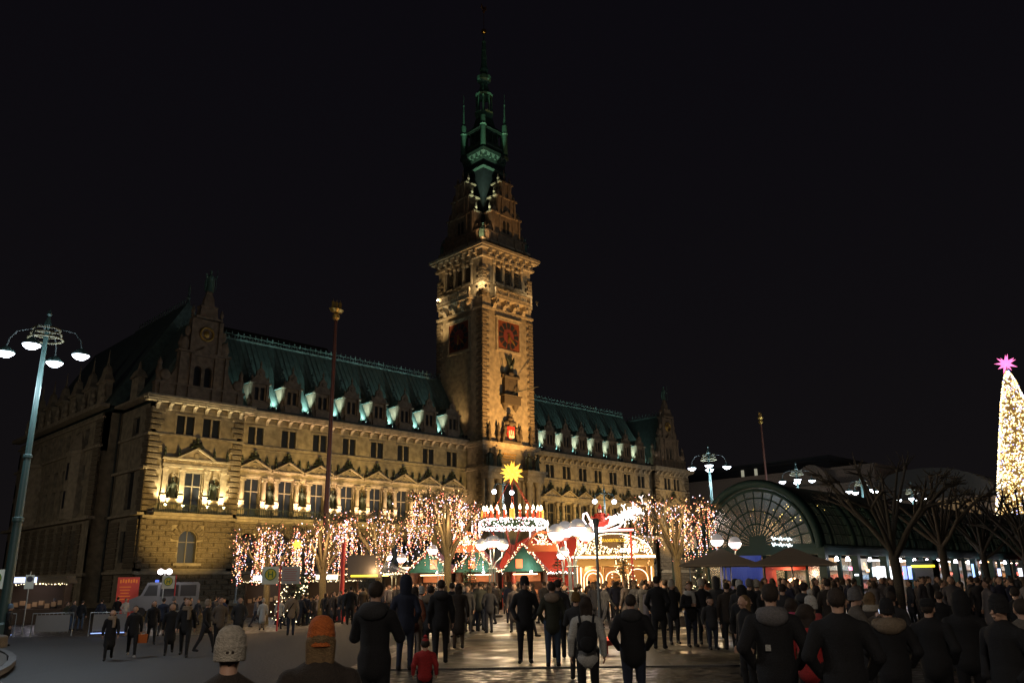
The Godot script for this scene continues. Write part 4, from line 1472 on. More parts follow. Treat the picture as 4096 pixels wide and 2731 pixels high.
	spot(HALL + Vector3(-6.6, 58.0, 4.7), HALL + Vector3(-1.0, 67.0, 1.0), Color(1.0, 0.62, 0.3), 22.0, 40.0, 0.3, 0.9)


# ---------------------------------------------------------------- buildings beyond, and the glass arcade

func far_block(label: String, x0: float, x1: float, z0: float, z1: float, h: float, roof_h: float, floors: int, lit: Array, wall_c: Color, called := "far_building"):
	var b := thing(called, label, "building", Vector3((x0 + x1) / 2, 0, z1))
	var w := x1 - x0
	var d := z1 - z0
	var wall := mat("far wall %s" % wall_c, wall_c, 0.9, 0.0, Color.BLACK, {"grain": 1, "scale": 0.2})
	var m := MB.new()
	m.span(Vector3(-w / 2, -1, -d), Vector3(w / 2, h, 0))
	obj("wall", m, wall, b)
	m = MB.new()
	m.span(Vector3(-w / 2 - 0.4, h - 0.3, -d - 0.4), Vector3(w / 2 + 0.4, h + 0.15, 0.4))
	obj("cornice", m, wall, b)
	if roof_h > 0.0:
		m = MB.new()
		m.slab(PackedVector2Array([Vector2(-w / 2, 0), Vector2(w / 2, 0), Vector2(w / 2 - roof_h * 0.5, roof_h), Vector2(-w / 2 + roof_h * 0.5, roof_h)]), d, Transform3D(Basis(), Vector3(0, h + 0.15, 0)))
		obj("roof", m, mat("dark slate", Color(0.03, 0.035, 0.04), 0.7), b)
	m = MB.new()
	m.box(Vector3.ZERO, Vector3(1.2, 1.9, 0.08))
	var front := m.mesh()
	m = MB.new()
	m.box(Vector3.ZERO, Vector3(0.08, 1.9, 1.2))
	var flank := m.mesh()
	var dark := mat("dark window glass", Color(0.012, 0.014, 0.018), 0.3)
	var glow := mat("dim lit window", Color(0.3, 0.3, 0.25), 0.5, 0.0, Color(0.28, 0.27, 0.2))
	var n := 0
	for f in floors:
		var y := 5.0 + f * (h - 5.5) / maxf(1.0, floors)
		var k := int(w / 3.4)
		for i in k:
			obj("window", front, glow if lit.has(n) else dark, b, Vector3(-w / 2 + (i + 0.5) * w / k, y, 0.03))
			n += 1
		var q := mini(int(d / 3.4), 8)
		for i in q:
			obj("window", flank, glow if lit.has(n) else dark, b, Vector3(-w / 2 - 0.03, y, -(i + 0.5) * d / q))
			n += 1


func far_buildings():
	far_block("long grey-brown building with a dark set-back top storey, right beyond the town hall's far end", 160, 190, -120, -64, 22.6, 0.0, 3, [], Color(0.26, 0.215, 0.19))
	far_block("dark set-back top storey with two lit panels above the long grey-brown building", 163, 186, -119, -74, 24.9, 0.8, 1, [], Color(0.04, 0.04, 0.045), "roof_storey")
	far_block("dark office building seen low at the left edge beyond the town hall's flank", 8, 31, -215, -160, 15.0, 2.0, 4, [3], Color(0.18, 0.18, 0.19))
	var lit := thing("roof_light", "pair of pale lit panels on the dark top storey beyond the arcade", "roof light", Vector3(162.8, 22.9, -92.0))
	var m := MB.new()
	for q in [-1.6, 1.6]:
		m = MB.new()
		m.box(Vector3(0, 1.0, q), Vector3(0.3, 2.0, 0.55))
		obj("panel", m, mat("dim lit window", Color(0.3, 0.3, 0.25), 0.5, 0.0, Color(0.28, 0.27, 0.2)), lit)
	# building with a half-round gable
	var b := thing("round_gabled_building", "grey building with a half-round gable rising behind the arcade roof", "building", Vector3(158, 0, -76))
	var wall := mat("gable wall", Color(0.30, 0.26, 0.23), 0.9, 0.0, Color.BLACK, {"grain": 1, "scale": 0.2})
	m = MB.new()
	m.span(Vector3(0, -1, -9), Vector3(20, 19.2, 9))
	obj("wall", m, wall, b)
	m = MB.new()
	m.span(Vector3(-0.4, 18.9, -9.4), Vector3(20, 19.35, 9.4))
	obj("cornice", m, wall, b)
	m = MB.new()
	var p := PackedVector2Array()
	for i in 17:
		p.append(Vector2(cos(PI * i / 16) * 3.5, sin(PI * i / 16) * 4.2))
	m.slab(p, 12.0, Transform3D(Basis(Vector3.UP, -PI / 2), Vector3(0.3, 19.35, 0)))
	obj("round_gable", m, wall, b)
	# dark hump-roofed building with a lit curtained front
	b = thing("dome_roofed_building", "dark building with curved roof and a dim curtained front behind the bare trees", "building", Vector3(158, 0, -55))
	m = MB.new()
	m.span(Vector3(0, -1, -11), Vector3(24, 15.2, 12))
	obj("wall", m, wall, b)
	m = MB.new()
	p = PackedVector2Array()
	for i in 17:
		p.append(Vector2(cos(PI * i / 16) * 11.5, sin(PI * i / 16) * 5.4))
	m.slab(p, 24.0, Transform3D(Basis(Vector3.UP, -PI / 2), Vector3(0, 15.3, 0)))
	obj("curved_roof", m, mat("dark slate", Color(0.03, 0.035, 0.04), 0.7), b)
	for i in 9:
		m = MB.new()
		m.box(Vector3(-0.15, 13.0, 2.6 + i * 0.75), Vector3(0.3, 3.4, 0.5))
		obj("curtain", m, mat("dim curtain", Color(0.35, 0.26, 0.15), 0.9, 0.0, Color(0.045, 0.028, 0.012)), b)


func arcade():
	# barrel-vaulted steel and glass arcade: its round gable faces the square, its long flank runs away along x
	var gx := 48.0
	var cz := -27.05
	var R := 4.1
	var ey := 3.55
	var L := 46.0
	var steel := mat("dark green steel", Color(0.012, 0.03, 0.028), 0.6, 0.0, Color.BLACK, {"specular": 0.25})
	var roof_m := mat("arcade roof sheet", Color(0.03, 0.04, 0.036), 0.55, 0.3)
	var glass := mat("arcade glass", Color(0.10, 0.13, 0.11), 0.2, 0.0, Color.BLACK, {"alpha": 0.3})
	var a := thing("glass_arcade", "barrel-vaulted glass and dark green steel shopping arcade with a fan-shaped round gable", "arcade", Vector3(gx, 0, cz))
	var m := MB.new()
	# arch rings
	for q in [[R, 0.26, 0.0], [R - 0.42, 0.1, 0.1]]:
		m = MB.new()
		m.tube_arc(Vector3(q[2], ey, 0), q[0], q[1], 0.0, PI, 28)
		obj("gable_arch", m, steel, a)
	# fan: hub, rings and spokes with a pane in each field
	var rr := [0.55, 1.35, 2.15, 2.95, 3.62]
	for q in [0.55, 1.35, 2.15, 2.95]:
		m = MB.new()
		m.tube_arc(Vector3(0.1, ey + 0.25, 0), q, 0.045, 0.0, PI, 20)
		obj("fan_ring", m, steel, a)
	var n := 16
	for i in n + 1:
		var an := PI * i / n
		m = MB.new()
		var d := Vector3(0, sin(an), cos(an))
		m.tube([Vector3(0.1, ey + 0.25, 0) + d * 0.55, Vector3(0.1, ey + 0.25 * (1.0 - sin(an)), 0) + d * 3.7], [0.04, 0.04], 5)
		obj("fan_spoke", m, steel, a)
	for i in n:
		for k in 4:
			m = MB.new()
			var t0 := PI * i / n + 0.008
			var t1 := PI * (i + 1) / n - 0.008
			var c := Vector3(0.1, ey + 0.25, 0)
			m.quad(c + Vector3(0, sin(t0), cos(t0)) * rr[k], c + Vector3(0, sin(t1), cos(t1)) * rr[k], c + Vector3(0, sin(t1), cos(t1)) * rr[k + 1], c + Vector3(0, sin(t0), cos(t0)) * rr[k + 1])
			obj("pane", m, glass, a)
	m = MB.new()
	m.span(Vector3(-0.1, ey - 0.35, -R - 0.3), Vector3(0.35, ey + 0.05, R + 0.3))
	m.span(Vector3(-0.05, ey + 0.05, -R), Vector3(0.2, ey + 0.25, R))
	m.span(Vector3(0.05, ey, -0.55), Vector3(0.2, ey + 0.85, 0.55))
	obj("gable_beam", m, steel, a)
	# roof: closed crown, glazed haunch towards the square in bays between wide ribs
	m = MB.new()
	var k0 := 26
	for i in k0:
		var t0 := PI * i / k0
		var t1 := PI * (i + 1) / k0
		if sin(t0) < 0.66 and cos(t0) > 0 or sin(t1) < 0.66 and cos(t1) > 0:
			continue
		m.quad(Vector3(0.3, ey + sin(t0) * R, cos(t0) * R), Vector3(L, ey + sin(t0) * R, cos(t0) * R), Vector3(L, ey + sin(t1) * R, cos(t1) * R), Vector3(0.3, ey + sin(t1) * R, cos(t1) * R))
	obj("vault", m, roof_m, a)
	m = MB.new()
	for i in 90:
		m.tube_arc(Vector3(0.6 + i * 0.5, ey, 0), R + 0.03, 0.04, 0.72, 2.2, 8)
	tag(obj("roof_seam", m, mat("seam steel", Color(0.10, 0.11, 0.09), 0.5, 0.3), a), "", "", "", "stuff")
	var bay := 4.4
	for b in 10:
		m = MB.new()
		m.tube_arc(Vector3(0.3 + b * bay, ey, 0), R + 0.06, 0.2, 0.0, 0.85, 8)
		obj("rib", m, steel, a)
		m = MB.new()
		m.tube_arc(Vector3(0.3 + b * bay + 1.3, ey, 0), R + 0.06, 0.12, 0.0, 0.75, 8)
		obj("rib", m, steel, a)
		m = MB.new()
		for i in 5:
			var t := 0.05 + i * 0.155
			m.tube([Vector3(0.3 + b * bay, ey + sin(t) * R, cos(t) * R), Vector3(0.3 + (b + 1) * bay, ey + sin(t) * R, cos(t) * R)], [0.04, 0.04], 5, false)
		for i in 4:
			m.tube_arc(Vector3(0.3 + b * bay + 1.3 + i * 0.78, ey, 0), R, 0.03, 0.0, 0.72, 6)
		obj("glazing_bar", m, steel, a)
		for i in 4:
			for j in 4:
				m = MB.new()
				var t0 := 0.05 + i * 0.155
				var t1 := t0 + 0.155
				var x0 := 0.3 + b * bay + 1.3 + j * 0.78 - 0.0
				m.quad(Vector3(x0, ey + sin(t0) * (R - 0.03), cos(t0) * (R - 0.03)), Vector3(x0 + 0.76, ey + sin(t0) * (R - 0.03), cos(t0) * (R - 0.03)), Vector3(x0 + 0.76, ey + sin(t1) * (R - 0.03), cos(t1) * (R - 0.03)), Vector3(x0, ey + sin(t1) * (R - 0.03), cos(t1) * (R - 0.03)))
				obj("pane", m, glass, a)
		# posts and fascia of the shop fronts
		m = MB.new()
		m.span(Vector3(0.1 + b * bay, 0, R - 0.25), Vector3(0.5 + b * bay, ey, R + 0.2))
		m.span(Vector3(0.1 + b * bay + 2.15, 0, R - 0.15), Vector3(0.28 + b * bay + 2.15, ey, R + 0.1))
		obj("post", m, steel, a)
	m = MB.new()
	m.span(Vector3(0, ey - 0.4, R - 0.2), Vector3(L, ey, R + 0.25))
	m.span(Vector3(0, ey, R - 0.2), Vector3(L, ey + 0.12, R + 0.4))
	obj("fascia", m, steel, a)
	# lean-to aisle on the far side of the gable
	m = MB.new()
	m.tube_arc(Vector3(0.0, ey + 0.2, -R - 0.3), 1.95, 0.14, PI / 2, PI, 8)
	m.tube_arc(Vector3(6.0, ey + 0.2, -R - 0.3), 1.95, 0.14, PI / 2, PI, 8)
	for t in [1.75, 2.2, 2.65, 3.1]:
		m.tube([Vector3(0, ey + 0.2 + sin(t) * 1.95, -R - 0.3 + cos(t) * 1.95), Vector3(6, ey + 0.2 + sin(t) * 1.95, -R - 0.3 + cos(t) * 1.95)], [0.04, 0.04], 5)
	m.span(Vector3(-0.05, 0, -R - 2.35), Vector3(0.25, ey + 0.2, -R - 2.1))
	m.span(Vector3(-0.05, ey - 0.3, -R - 2.3), Vector3(0.2, ey + 0.2, -R))
	obj("aisle_frame", m, steel, a)
	for i in 3:
		for j in 2:
			m = MB.new()
			var y0 := ey + 0.25 + j * 0.75
			m.quad(Vector3(0.02, y0, -R - 0.35 - i * 0.6), Vector3(0.02, y0, -R - 0.9 - i * 0.6), Vector3(0.02, minf(y0 + 0.72, ey + 2.0 - i * 0.45), -R - 0.9 - i * 0.6), Vector3(0.02, minf(y0 + 0.72, ey + 2.1 - i * 0.4), -R - 0.35 - i * 0.6))
			obj("pane", m, glass, a)
	# floor, rear wall, end wall and ceiling strip inside
	m = MB.new()
	m.span(Vector3(0.3, 0.0, -R), Vector3(L, 0.06, R))
	m.span(Vector3(0.3, 0.0, -R - 0.3), Vector3(L, ey, -R))
	m.span(Vector3(L, 0.0, -R), Vector3(L + 0.3, ey + R, R))
	m.span(Vector3(9.0, ey - 0.2, -R), Vector3(L, ey - 0.05, R - 0.6))
	obj("inner_wall", m, mat("arcade inner wall", Color(0.10, 0.095, 0.07), 0.8), a)
	# shop fronts: back wall with shelves, each lit by its own lamp
	var goods := [Color(0.6, 0.45, 0.3), Color(0.5, 0.3, 0.15), Color(0.4, 0.42, 0.45), Color(0.55, 0.2, 0.15), Color(0.3, 0.4, 0.5)]
	var glows := [Color(1.0, 0.72, 0.42), Color(1.0, 0.66, 0.36), Color(0.8, 0.9, 1.0), Color(1.0, 0.85, 0.7), Color(1.0, 0.6, 0.4), Color(0.85, 0.92, 1.0), Color(1.0, 0.75, 0.5), Color(0.7, 0.8, 1.0), Color(1.0, 0.5, 0.4), Color(1.0, 0.8, 0.6)]
	for b in 10:
		m = MB.new()
		var x0 := 0.5 + b * bay
		m.span(Vector3(x0, 0.0, R - 2.6), Vector3(x0 + bay - 0.2, ey - 0.45, R - 2.5))
		obj("shop_back", m, mat("shop back", Color(0.4, 0.34, 0.26), 0.8), a)
		for sft in 4:
			m = MB.new()
			m.span(Vector3(x0 + 0.3, 0.5 + sft * 0.6, R - 2.5), Vector3(x0 + bay - 0.6, 0.54 + sft * 0.6, R - 2.1))
			for q in 14:
				m.box(Vector3(x0 + 0.5 + q * 0.24, 0.62 + sft * 0.6 + rng.randf() * 0.08, R - 2.3), Vector3(0.16, 0.18 + rng.randf() * 0.16, 0.2))
			obj("shelf", m, mat("goods %d" % ((b + sft) % 5), goods[(b + sft) % 5], 0.6), a)
		m = MB.new()
		m.box(Vector3(x0 + 1.9, ey - 0.62, R - 1.2), Vector3(1.6, 0.06, 0.16))
		obj("shop_lamp", m, mat("shop lamp %d" % b, Color(0.8, 0.8, 0.8), 0.5, 0.0, glows[b] * 9.0), a)
		omni(Vector3(gx + x0 + 1.9, ey - 0.8, cz + R - 1.2), glows[b], 2.8, 0.3)
	# floodlights under the eaves outside: small and very bright
	for x in [0.9, 2.4, 5.6, 9.0, 10.4, 12.9, 15.2, 17.4, 21.0, 27.0, 33.0]:
		m = MB.new()
		m.lathe(Vector3.ZERO, [Vector2(0.0, 0.0), Vector2(0.13, 0.0), Vector2(0.08, 0.2), Vector2(0.02, 0.24)], 8)
		obj("eaves_lamp", m, mat("eaves lamp", Color(0.8, 0.8, 0.8), 0.5, 0.0, Color(0.95, 0.9, 1.0) * 22.0), a, Vector3(x, ey - 0.75, R + 0.5))
		omni(Vector3(gx + x, ey - 0.85, cz + R + 0.5), Color(0.92, 0.9, 1.0), 0.3, 0.1)
	omni(Vector3(gx + 3.0, ey + 1.5, cz), Color(0.75, 0.9, 0.6), 0.25, 0.3)
	for b in 4:
		omni(Vector3(gx + 14.0 + b * 9.0, ey + 1.2, cz + 0.5), Color(0.8, 0.9, 0.65), 1.3, 0.3)
	var sparks := []
	for i in 46:
		var an := rng.randf_range(0.9, 2.6)
		sparks.append(Vector3(rng.randf_range(1.5, 8.0), ey + 0.4 + sin(an) * rng.randf_range(1.6, 3.2), cos(an) * rng.randf_range(1.6, 3.2)))
	bulbs("fairy_lights", sparks, 0.035, mat("amber bulb", Color(0.8, 0.6, 0.2), 0.5, 0.0, Color(1.0, 0.72, 0.2) * 4.0), a)
	# illuminated script sign over the gable entrance, two lines of bent tube
	m = MB.new()
	for line in 2:
		var pts := []
		var rad := []
		for i in 44:
			var u := i / 43.0
			pts.append(Vector3(-0.25, 4.55 - line * 0.35 + sin(u * 44.0 + line) * 0.13 * (0.6 + 0.4 * sin(u * 17.0)) - u * 0.12, 1.15 + u * 1.35))
			rad.append(0.016)
		m.tube(pts, rad, 5)
	obj("neon_sign", m, mat("white neon", Color(0.8, 0.8, 0.8), 0.5, 0.0, Color(0.8, 0.95, 1.0) * 4.0), a, Vector3(0, -0.35, 0))
	# lit advertising panels along the flank and beside the gable
	for p in [[6.7, 0.55, 0.7, Color(0.75, 0.85, 1.0)], [7.7, 1.3, 0.8, Color(0.95, 0.97, 1.0)], [9.3, 0.22, 0.8, Color(0.9, 0.95, 1.0)], [11.6, 0.5, 0.85, Color(0.2, 0.3, 0.95)], [12.5, 0.5, 0.85, Color(0.25, 0.35, 1.0)], [25.5, 0.35, 1.3, Color(0.3, 0.5, 1.0)], [32.0, 0.7, 0.6, Color(0.55, 0.65, 1.0)], [38.0, 1.0, 0.7, Color(0.9, 0.9, 1.0)]]:
		m = MB.new()
		m.box(Vector3.ZERO, Vector3(p[1], p[2], 0.06))
		obj("lit_panel", m, mat("lit panel %s" % p[3], Color(0.5, 0.5, 0.5), 0.5, 0.0, p[3] * 2.2), a, Vector3(p[0], 2.1, R + 0.24))
	for p in [[-3.2, 0.4], [-2.5, 0.4], [-1.7, 0.4]]:
		pass
	# long amber line sign
	m = MB.new()
	m.box(Vector3.ZERO, Vector3(0.06, 0.14, 1.5))
	var kiosk := thing("news_kiosk", "dark kiosk with amber light strip standing before the arcade behind the bare tree trunk", "kiosk", Vector3(60.0, 0, -21.4))
	var km := MB.new()
	km.box(Vector3(0, 1.45, 0), Vector3(1.2, 2.9, 1.2))
	obj("body", km, mat("kiosk body", Color(0.02, 0.02, 0.022), 0.5), kiosk)
	km = MB.new()
	km.box(Vector3(0, 2.75, 0), Vector3(1.4, 0.12, 1.4))
	obj("roof", km, steel, kiosk)
	obj("light_strip", m, mat("amber strip", Color(0.5, 0.5, 0.1), 0.5, 0.0, Color(1.0, 0.75, 0.02) * 2.5), kiosk, Vector3(-0.64, 2.5, 0))
	# small coloured signs and lanterns hung in the shop fronts
	for i in 26:
		m = MB.new()
		var w := rng.randf_range(0.12, 0.5)
		m.box(Vector3.ZERO, Vector3(w, rng.randf_range(0.1, 0.3), 0.05))
		var k := rng.randi() % 4
		obj("shop_sign", m, mat("shop sign %d" % k, Color(0.5, 0.4, 0.4), 0.5, 0.0, [Color(1.0, 0.14, 0.08) * 2.5, Color(1.0, 0.55, 0.2) * 3.0, Color(0.85, 0.9, 1.0) * 3.5, Color(1.0, 0.3, 0.5) * 2.5][k]), a, Vector3(rng.randf_range(0.8, 42.0), rng.randf_range(1.9, 2.95), R + rng.randf_range(-0.3, 0.3)))
	# red neon cluster far along the flank
	m = MB.new()
	for i in 5:
		m.tube_ring(Vector3(43.0 + i * 0.55, 3.0 + (i % 2) * 0.3, R + 0.5), 0.3, 0.05, Basis(), 10)
	obj("red_neon", m, mat("red neon", Color(0.5, 0.1, 0.1), 0.5, 0.0, Color(1.0, 0.12, 0.08) * 6.0), a)
	# gable shop fronts: glazed doors with warm light behind
	for i in 6:
		m = MB.new()
		var zz := -3.7 + i * 1.35
		m.span(Vector3(0.05, 0.1, zz - 0.07), Vector3(0.2, ey - 0.35, zz + 0.07))
		obj("door_post", m, steel, a)
		m = MB.new()
		m.box(Vector3(0.12, 1.5, zz + 0.67), Vector3(0.03, 2.9, 1.2))
		obj("pane", m, glass, a)
	m = MB.new()
	m.span(Vector3(2.6, 0.1, -R), Vector3(2.7, ey - 0.4, R - 2.7))
	obj("shop_back", m, mat("shop back"), a)
	for zz in [-2.6, 0.0, 2.0]:
		omni(Vector3(gx + 1.4, ey - 0.7, cz + zz), Color(1.0, 0.66, 0.30), 1.1, 0.2)


# ---------------------------------------------------------------- street lamps

func mast_lamp(label: String, x: float, z: float, h: float, turn: float, energy: float, tone := Color(0.74, 0.88, 1.0)):
	var y := ground_at(x, z)
	var t := thing("mast_lamp", label, "street lamp", Vector3(x, y, z), turn, "tall four-armed mast lamps")
	var paint := mat("lamp green", Color(0.035, 0.075, 0.07), 0.5, 0.0)
	var gilt := mat("lamp ring gilt", Color(0.07, 0.06, 0.025), 0.6, 0.0)
	h -= y
	var m := MB.new()
	m.lathe(Vector3.ZERO, [Vector2(0.3, 0), Vector2(0.3, 0.9), Vector2(0.22, 1.0), Vector2(0.19, h * 0.4), Vector2(0.24, h * 0.4 + 0.05), Vector2(0.24, h * 0.4 + 0.2), Vector2(0.17, h * 0.4 + 0.25), Vector2(0.15, h * 0.62), Vector2(0.2, h * 0.62 + 0.04), Vector2(0.2, h * 0.62 + 0.16), Vector2(0.135, h * 0.62 + 0.2), Vector2(0.1, h + 1.3), Vector2(0.2, h + 1.4), Vector2(0.05, h + 1.9), Vector2(0.12, h + 2.0), Vector2(0.0, h + 2.3)], 14)
	obj("pole", m, paint, t)
	for i in 3:
		m = MB.new()
		m.tube_ring(Vector3(0, h + 0.75 + i * 0.24, 0), 0.75 - i * 0.08, 0.05, Basis(Vector3.RIGHT, PI / 2))
		obj("ring", m, gilt, t)
	for i in 4:
		var a := PI / 2 * i
		var d := Vector3(sin(a), 0, cos(a))
		m = MB.new()
		m.tube([Vector3(0, h + 1.1, 0), d * 0.7 + Vector3(0, h + 1.25, 0), d * 1.3 + Vector3(0, h + 1.1, 0), d * 1.6 + Vector3(0, h + 0.7, 0), d * 1.66 + Vector3(0, h + 0.3, 0)], [0.032, 0.032, 0.032, 0.03, 0.032], 7)
		obj("arm", m, mat("lamp arm", Color(0.015, 0.025, 0.025), 0.6), t)
		m = MB.new()
		m.lathe(d * 1.66 + Vector3(0, h, 0), [Vector2(0.4, 0), Vector2(0.4, 0.06), Vector2(0.24, 0.22), Vector2(0.08, 0.34)], 14)
		obj("lamp_cap", m, paint, t)
		m = MB.new()
		m.lathe(d * 1.66 + Vector3(0, h, 0), [Vector2(0.02, -0.24), Vector2(0.2, -0.19), Vector2(0.34, -0.08), Vector2(0.385, -0.005)], 14)
		obj("lamp_bowl", m, mat("mast lamp glow", Color(0.8, 0.8, 0.8), 0.4, 0.0, Color(0.84, 0.88, 1.0) * 12.0), t)
		omni(Vector3(x, y + h - 1.5, z) + d.rotated(Vector3.UP, turn) * 1.66, tone, energy, 0.3)


func twin_lamp(label: String, x: float, z: float, h: float, turn: float):
	var t := thing("twin_lamp", label, "street lamp", Vector3(x, 0, z), turn, "two-armed lamps before the town hall")
	var paint := mat("lamp green")
	var m := MB.new()
	m.lathe(Vector3.ZERO, [Vector2(0.16, 0), Vector2(0.1, 1.0), Vector2(0.06, h + 0.6), Vector2(0.12, h + 0.7), Vector2(0.04, h + 1.0), Vector2(0.0, h + 1.4)], 10)
	m.lathe(Vector3(0, h - 1.6, 0), [Vector2(0.06, 0), Vector2(0.22, 0.1), Vector2(0.06, 0.25)], 8)
	obj("pole", m, paint, t)
	for s in [-1.0, 1.0]:
		m = MB.new()
		m.tube([Vector3(0, h + 0.5, 0), Vector3(s * 0.4, h + 0.55, 0), Vector3(s * 0.72, h + 0.48, 0), Vector3(s * 0.85, h + 0.25, 0), Vector3(s * 0.85, h, 0)], [0.05, 0.05, 0.05, 0.05, 0.05], 6)
		obj("arm", m, paint, t)
		m = MB.new()
		m.ball(Vector3(s * 0.85, h - 0.12, 0), Vector3(0.2, 0.18, 0.2), 10, 7)
		obj("lamp_globe", m, mat("twin lamp glow", Color(0.8, 0.8, 0.8), 0.4, 0.0, Color(0.9, 0.9, 1.0) * 8.0), t)
		omni(Vector3(x, h - 0.5, z) + Vector3(s * 0.85, 0, 0).rotated(Vector3.UP, turn), Color(0.95, 0.92, 1.0), 5.0, 0.2)


func globe_lamp(label: String, x: float, z: float, n: int, h: float, turn: float, energy: float, r := 0.3):
	var y := ground_at(x, z)
	var t := thing("globe_lamp", label, "globe lamp", Vector3(x, y, z), turn, "globe lamps on bundled poles")
	var steel := mat("lamp steel", Color(0.30, 0.33, 0.33), 0.35, 0.6)
	h -= y
	var m := MB.new()
	m.lathe(Vector3.ZERO, [Vector2(0.55, 0), Vector2(0.55, 0.12), Vector2(0.3, 0.16), Vector2(0.26, 0.5), Vector2(0.2, 0.55)], 12)
	obj("plinth", m, mat("granite"), t)
	m = MB.new()
	m.tube_ring(Vector3(0, h * 0.42, 0), 0.2, 0.03, Basis(Vector3.RIGHT, PI / 2), 12)
	m.tube_ring(Vector3(0, h * 0.66, 0), 0.2, 0.03, Basis(Vector3.RIGHT, PI / 2), 12)
	obj("clamp", m, steel, t)
	for i in n:
		var a := TAU * (i + 0.5) / n
		var d := Vector3(sin(a), 0, cos(a))
		var lift := 0.14 if i % 2 else 0.0
		var reach := 0.55 if n > 2 else 0.46
		m = MB.new()
		m.tube([d * 0.13, d * 0.13 + Vector3(0, h * 0.7, 0), d * 0.24 + Vector3(0, h * 0.76, 0), d * (reach - 0.04) + Vector3(0, h * 0.82, 0), d * reach + Vector3(0, h - r - 0.1 + lift, 0)], [0.034, 0.034, 0.034, 0.034, 0.034], 7)
		obj("pole", m, steel, t)
		var c := d * reach + Vector3(0, h + lift, 0)
		m = MB.new()
		m.lathe(c, [Vector2(0.08, -r - 0.06), Vector2(0.14, -r + 0.03)], 12)
		m.lathe(c, [Vector2(r * 1.03, -0.015), Vector2(r * 1.03, 0.015)], 18)
		obj("lamp_collar", m, mat("collar red", Color(0.25, 0.06, 0.05), 0.5), t)
		m = MB.new()
		var p := []
		for k in 7:
			var b := -PI / 2 + PI / 2 * k / 6.0
			p.append(Vector2(cos(b) * r, sin(b) * r))
		m.lathe(c, p, 18)
		obj("lamp_globe", m, mat("globe glow", Color(0.8, 0.8, 0.8), 0.4, 0.0, Color(1.0, 0.97, 0.95) * 7.0), t)
		m = MB.new()
		p = []
		for k in 7:
			var b := PI / 2 * k / 6.0
			p.append(Vector2(cos(b) * r, sin(b) * r))
		m.lathe(c, p, 18)
		obj("globe_top", m, mat("globe frosted top", Color(0.42, 0.40, 0.39), 0.2, 0.0, Color(0.9, 0.82, 0.80) * 0.2), t)
		omni(Vector3(x, y, z) + (c + d * 0.36 + Vector3(0, -0.3, 0)).rotated(Vector3.UP, turn), Color(1.0, 0.72, 0.38), energy * 1.7, 0.2)


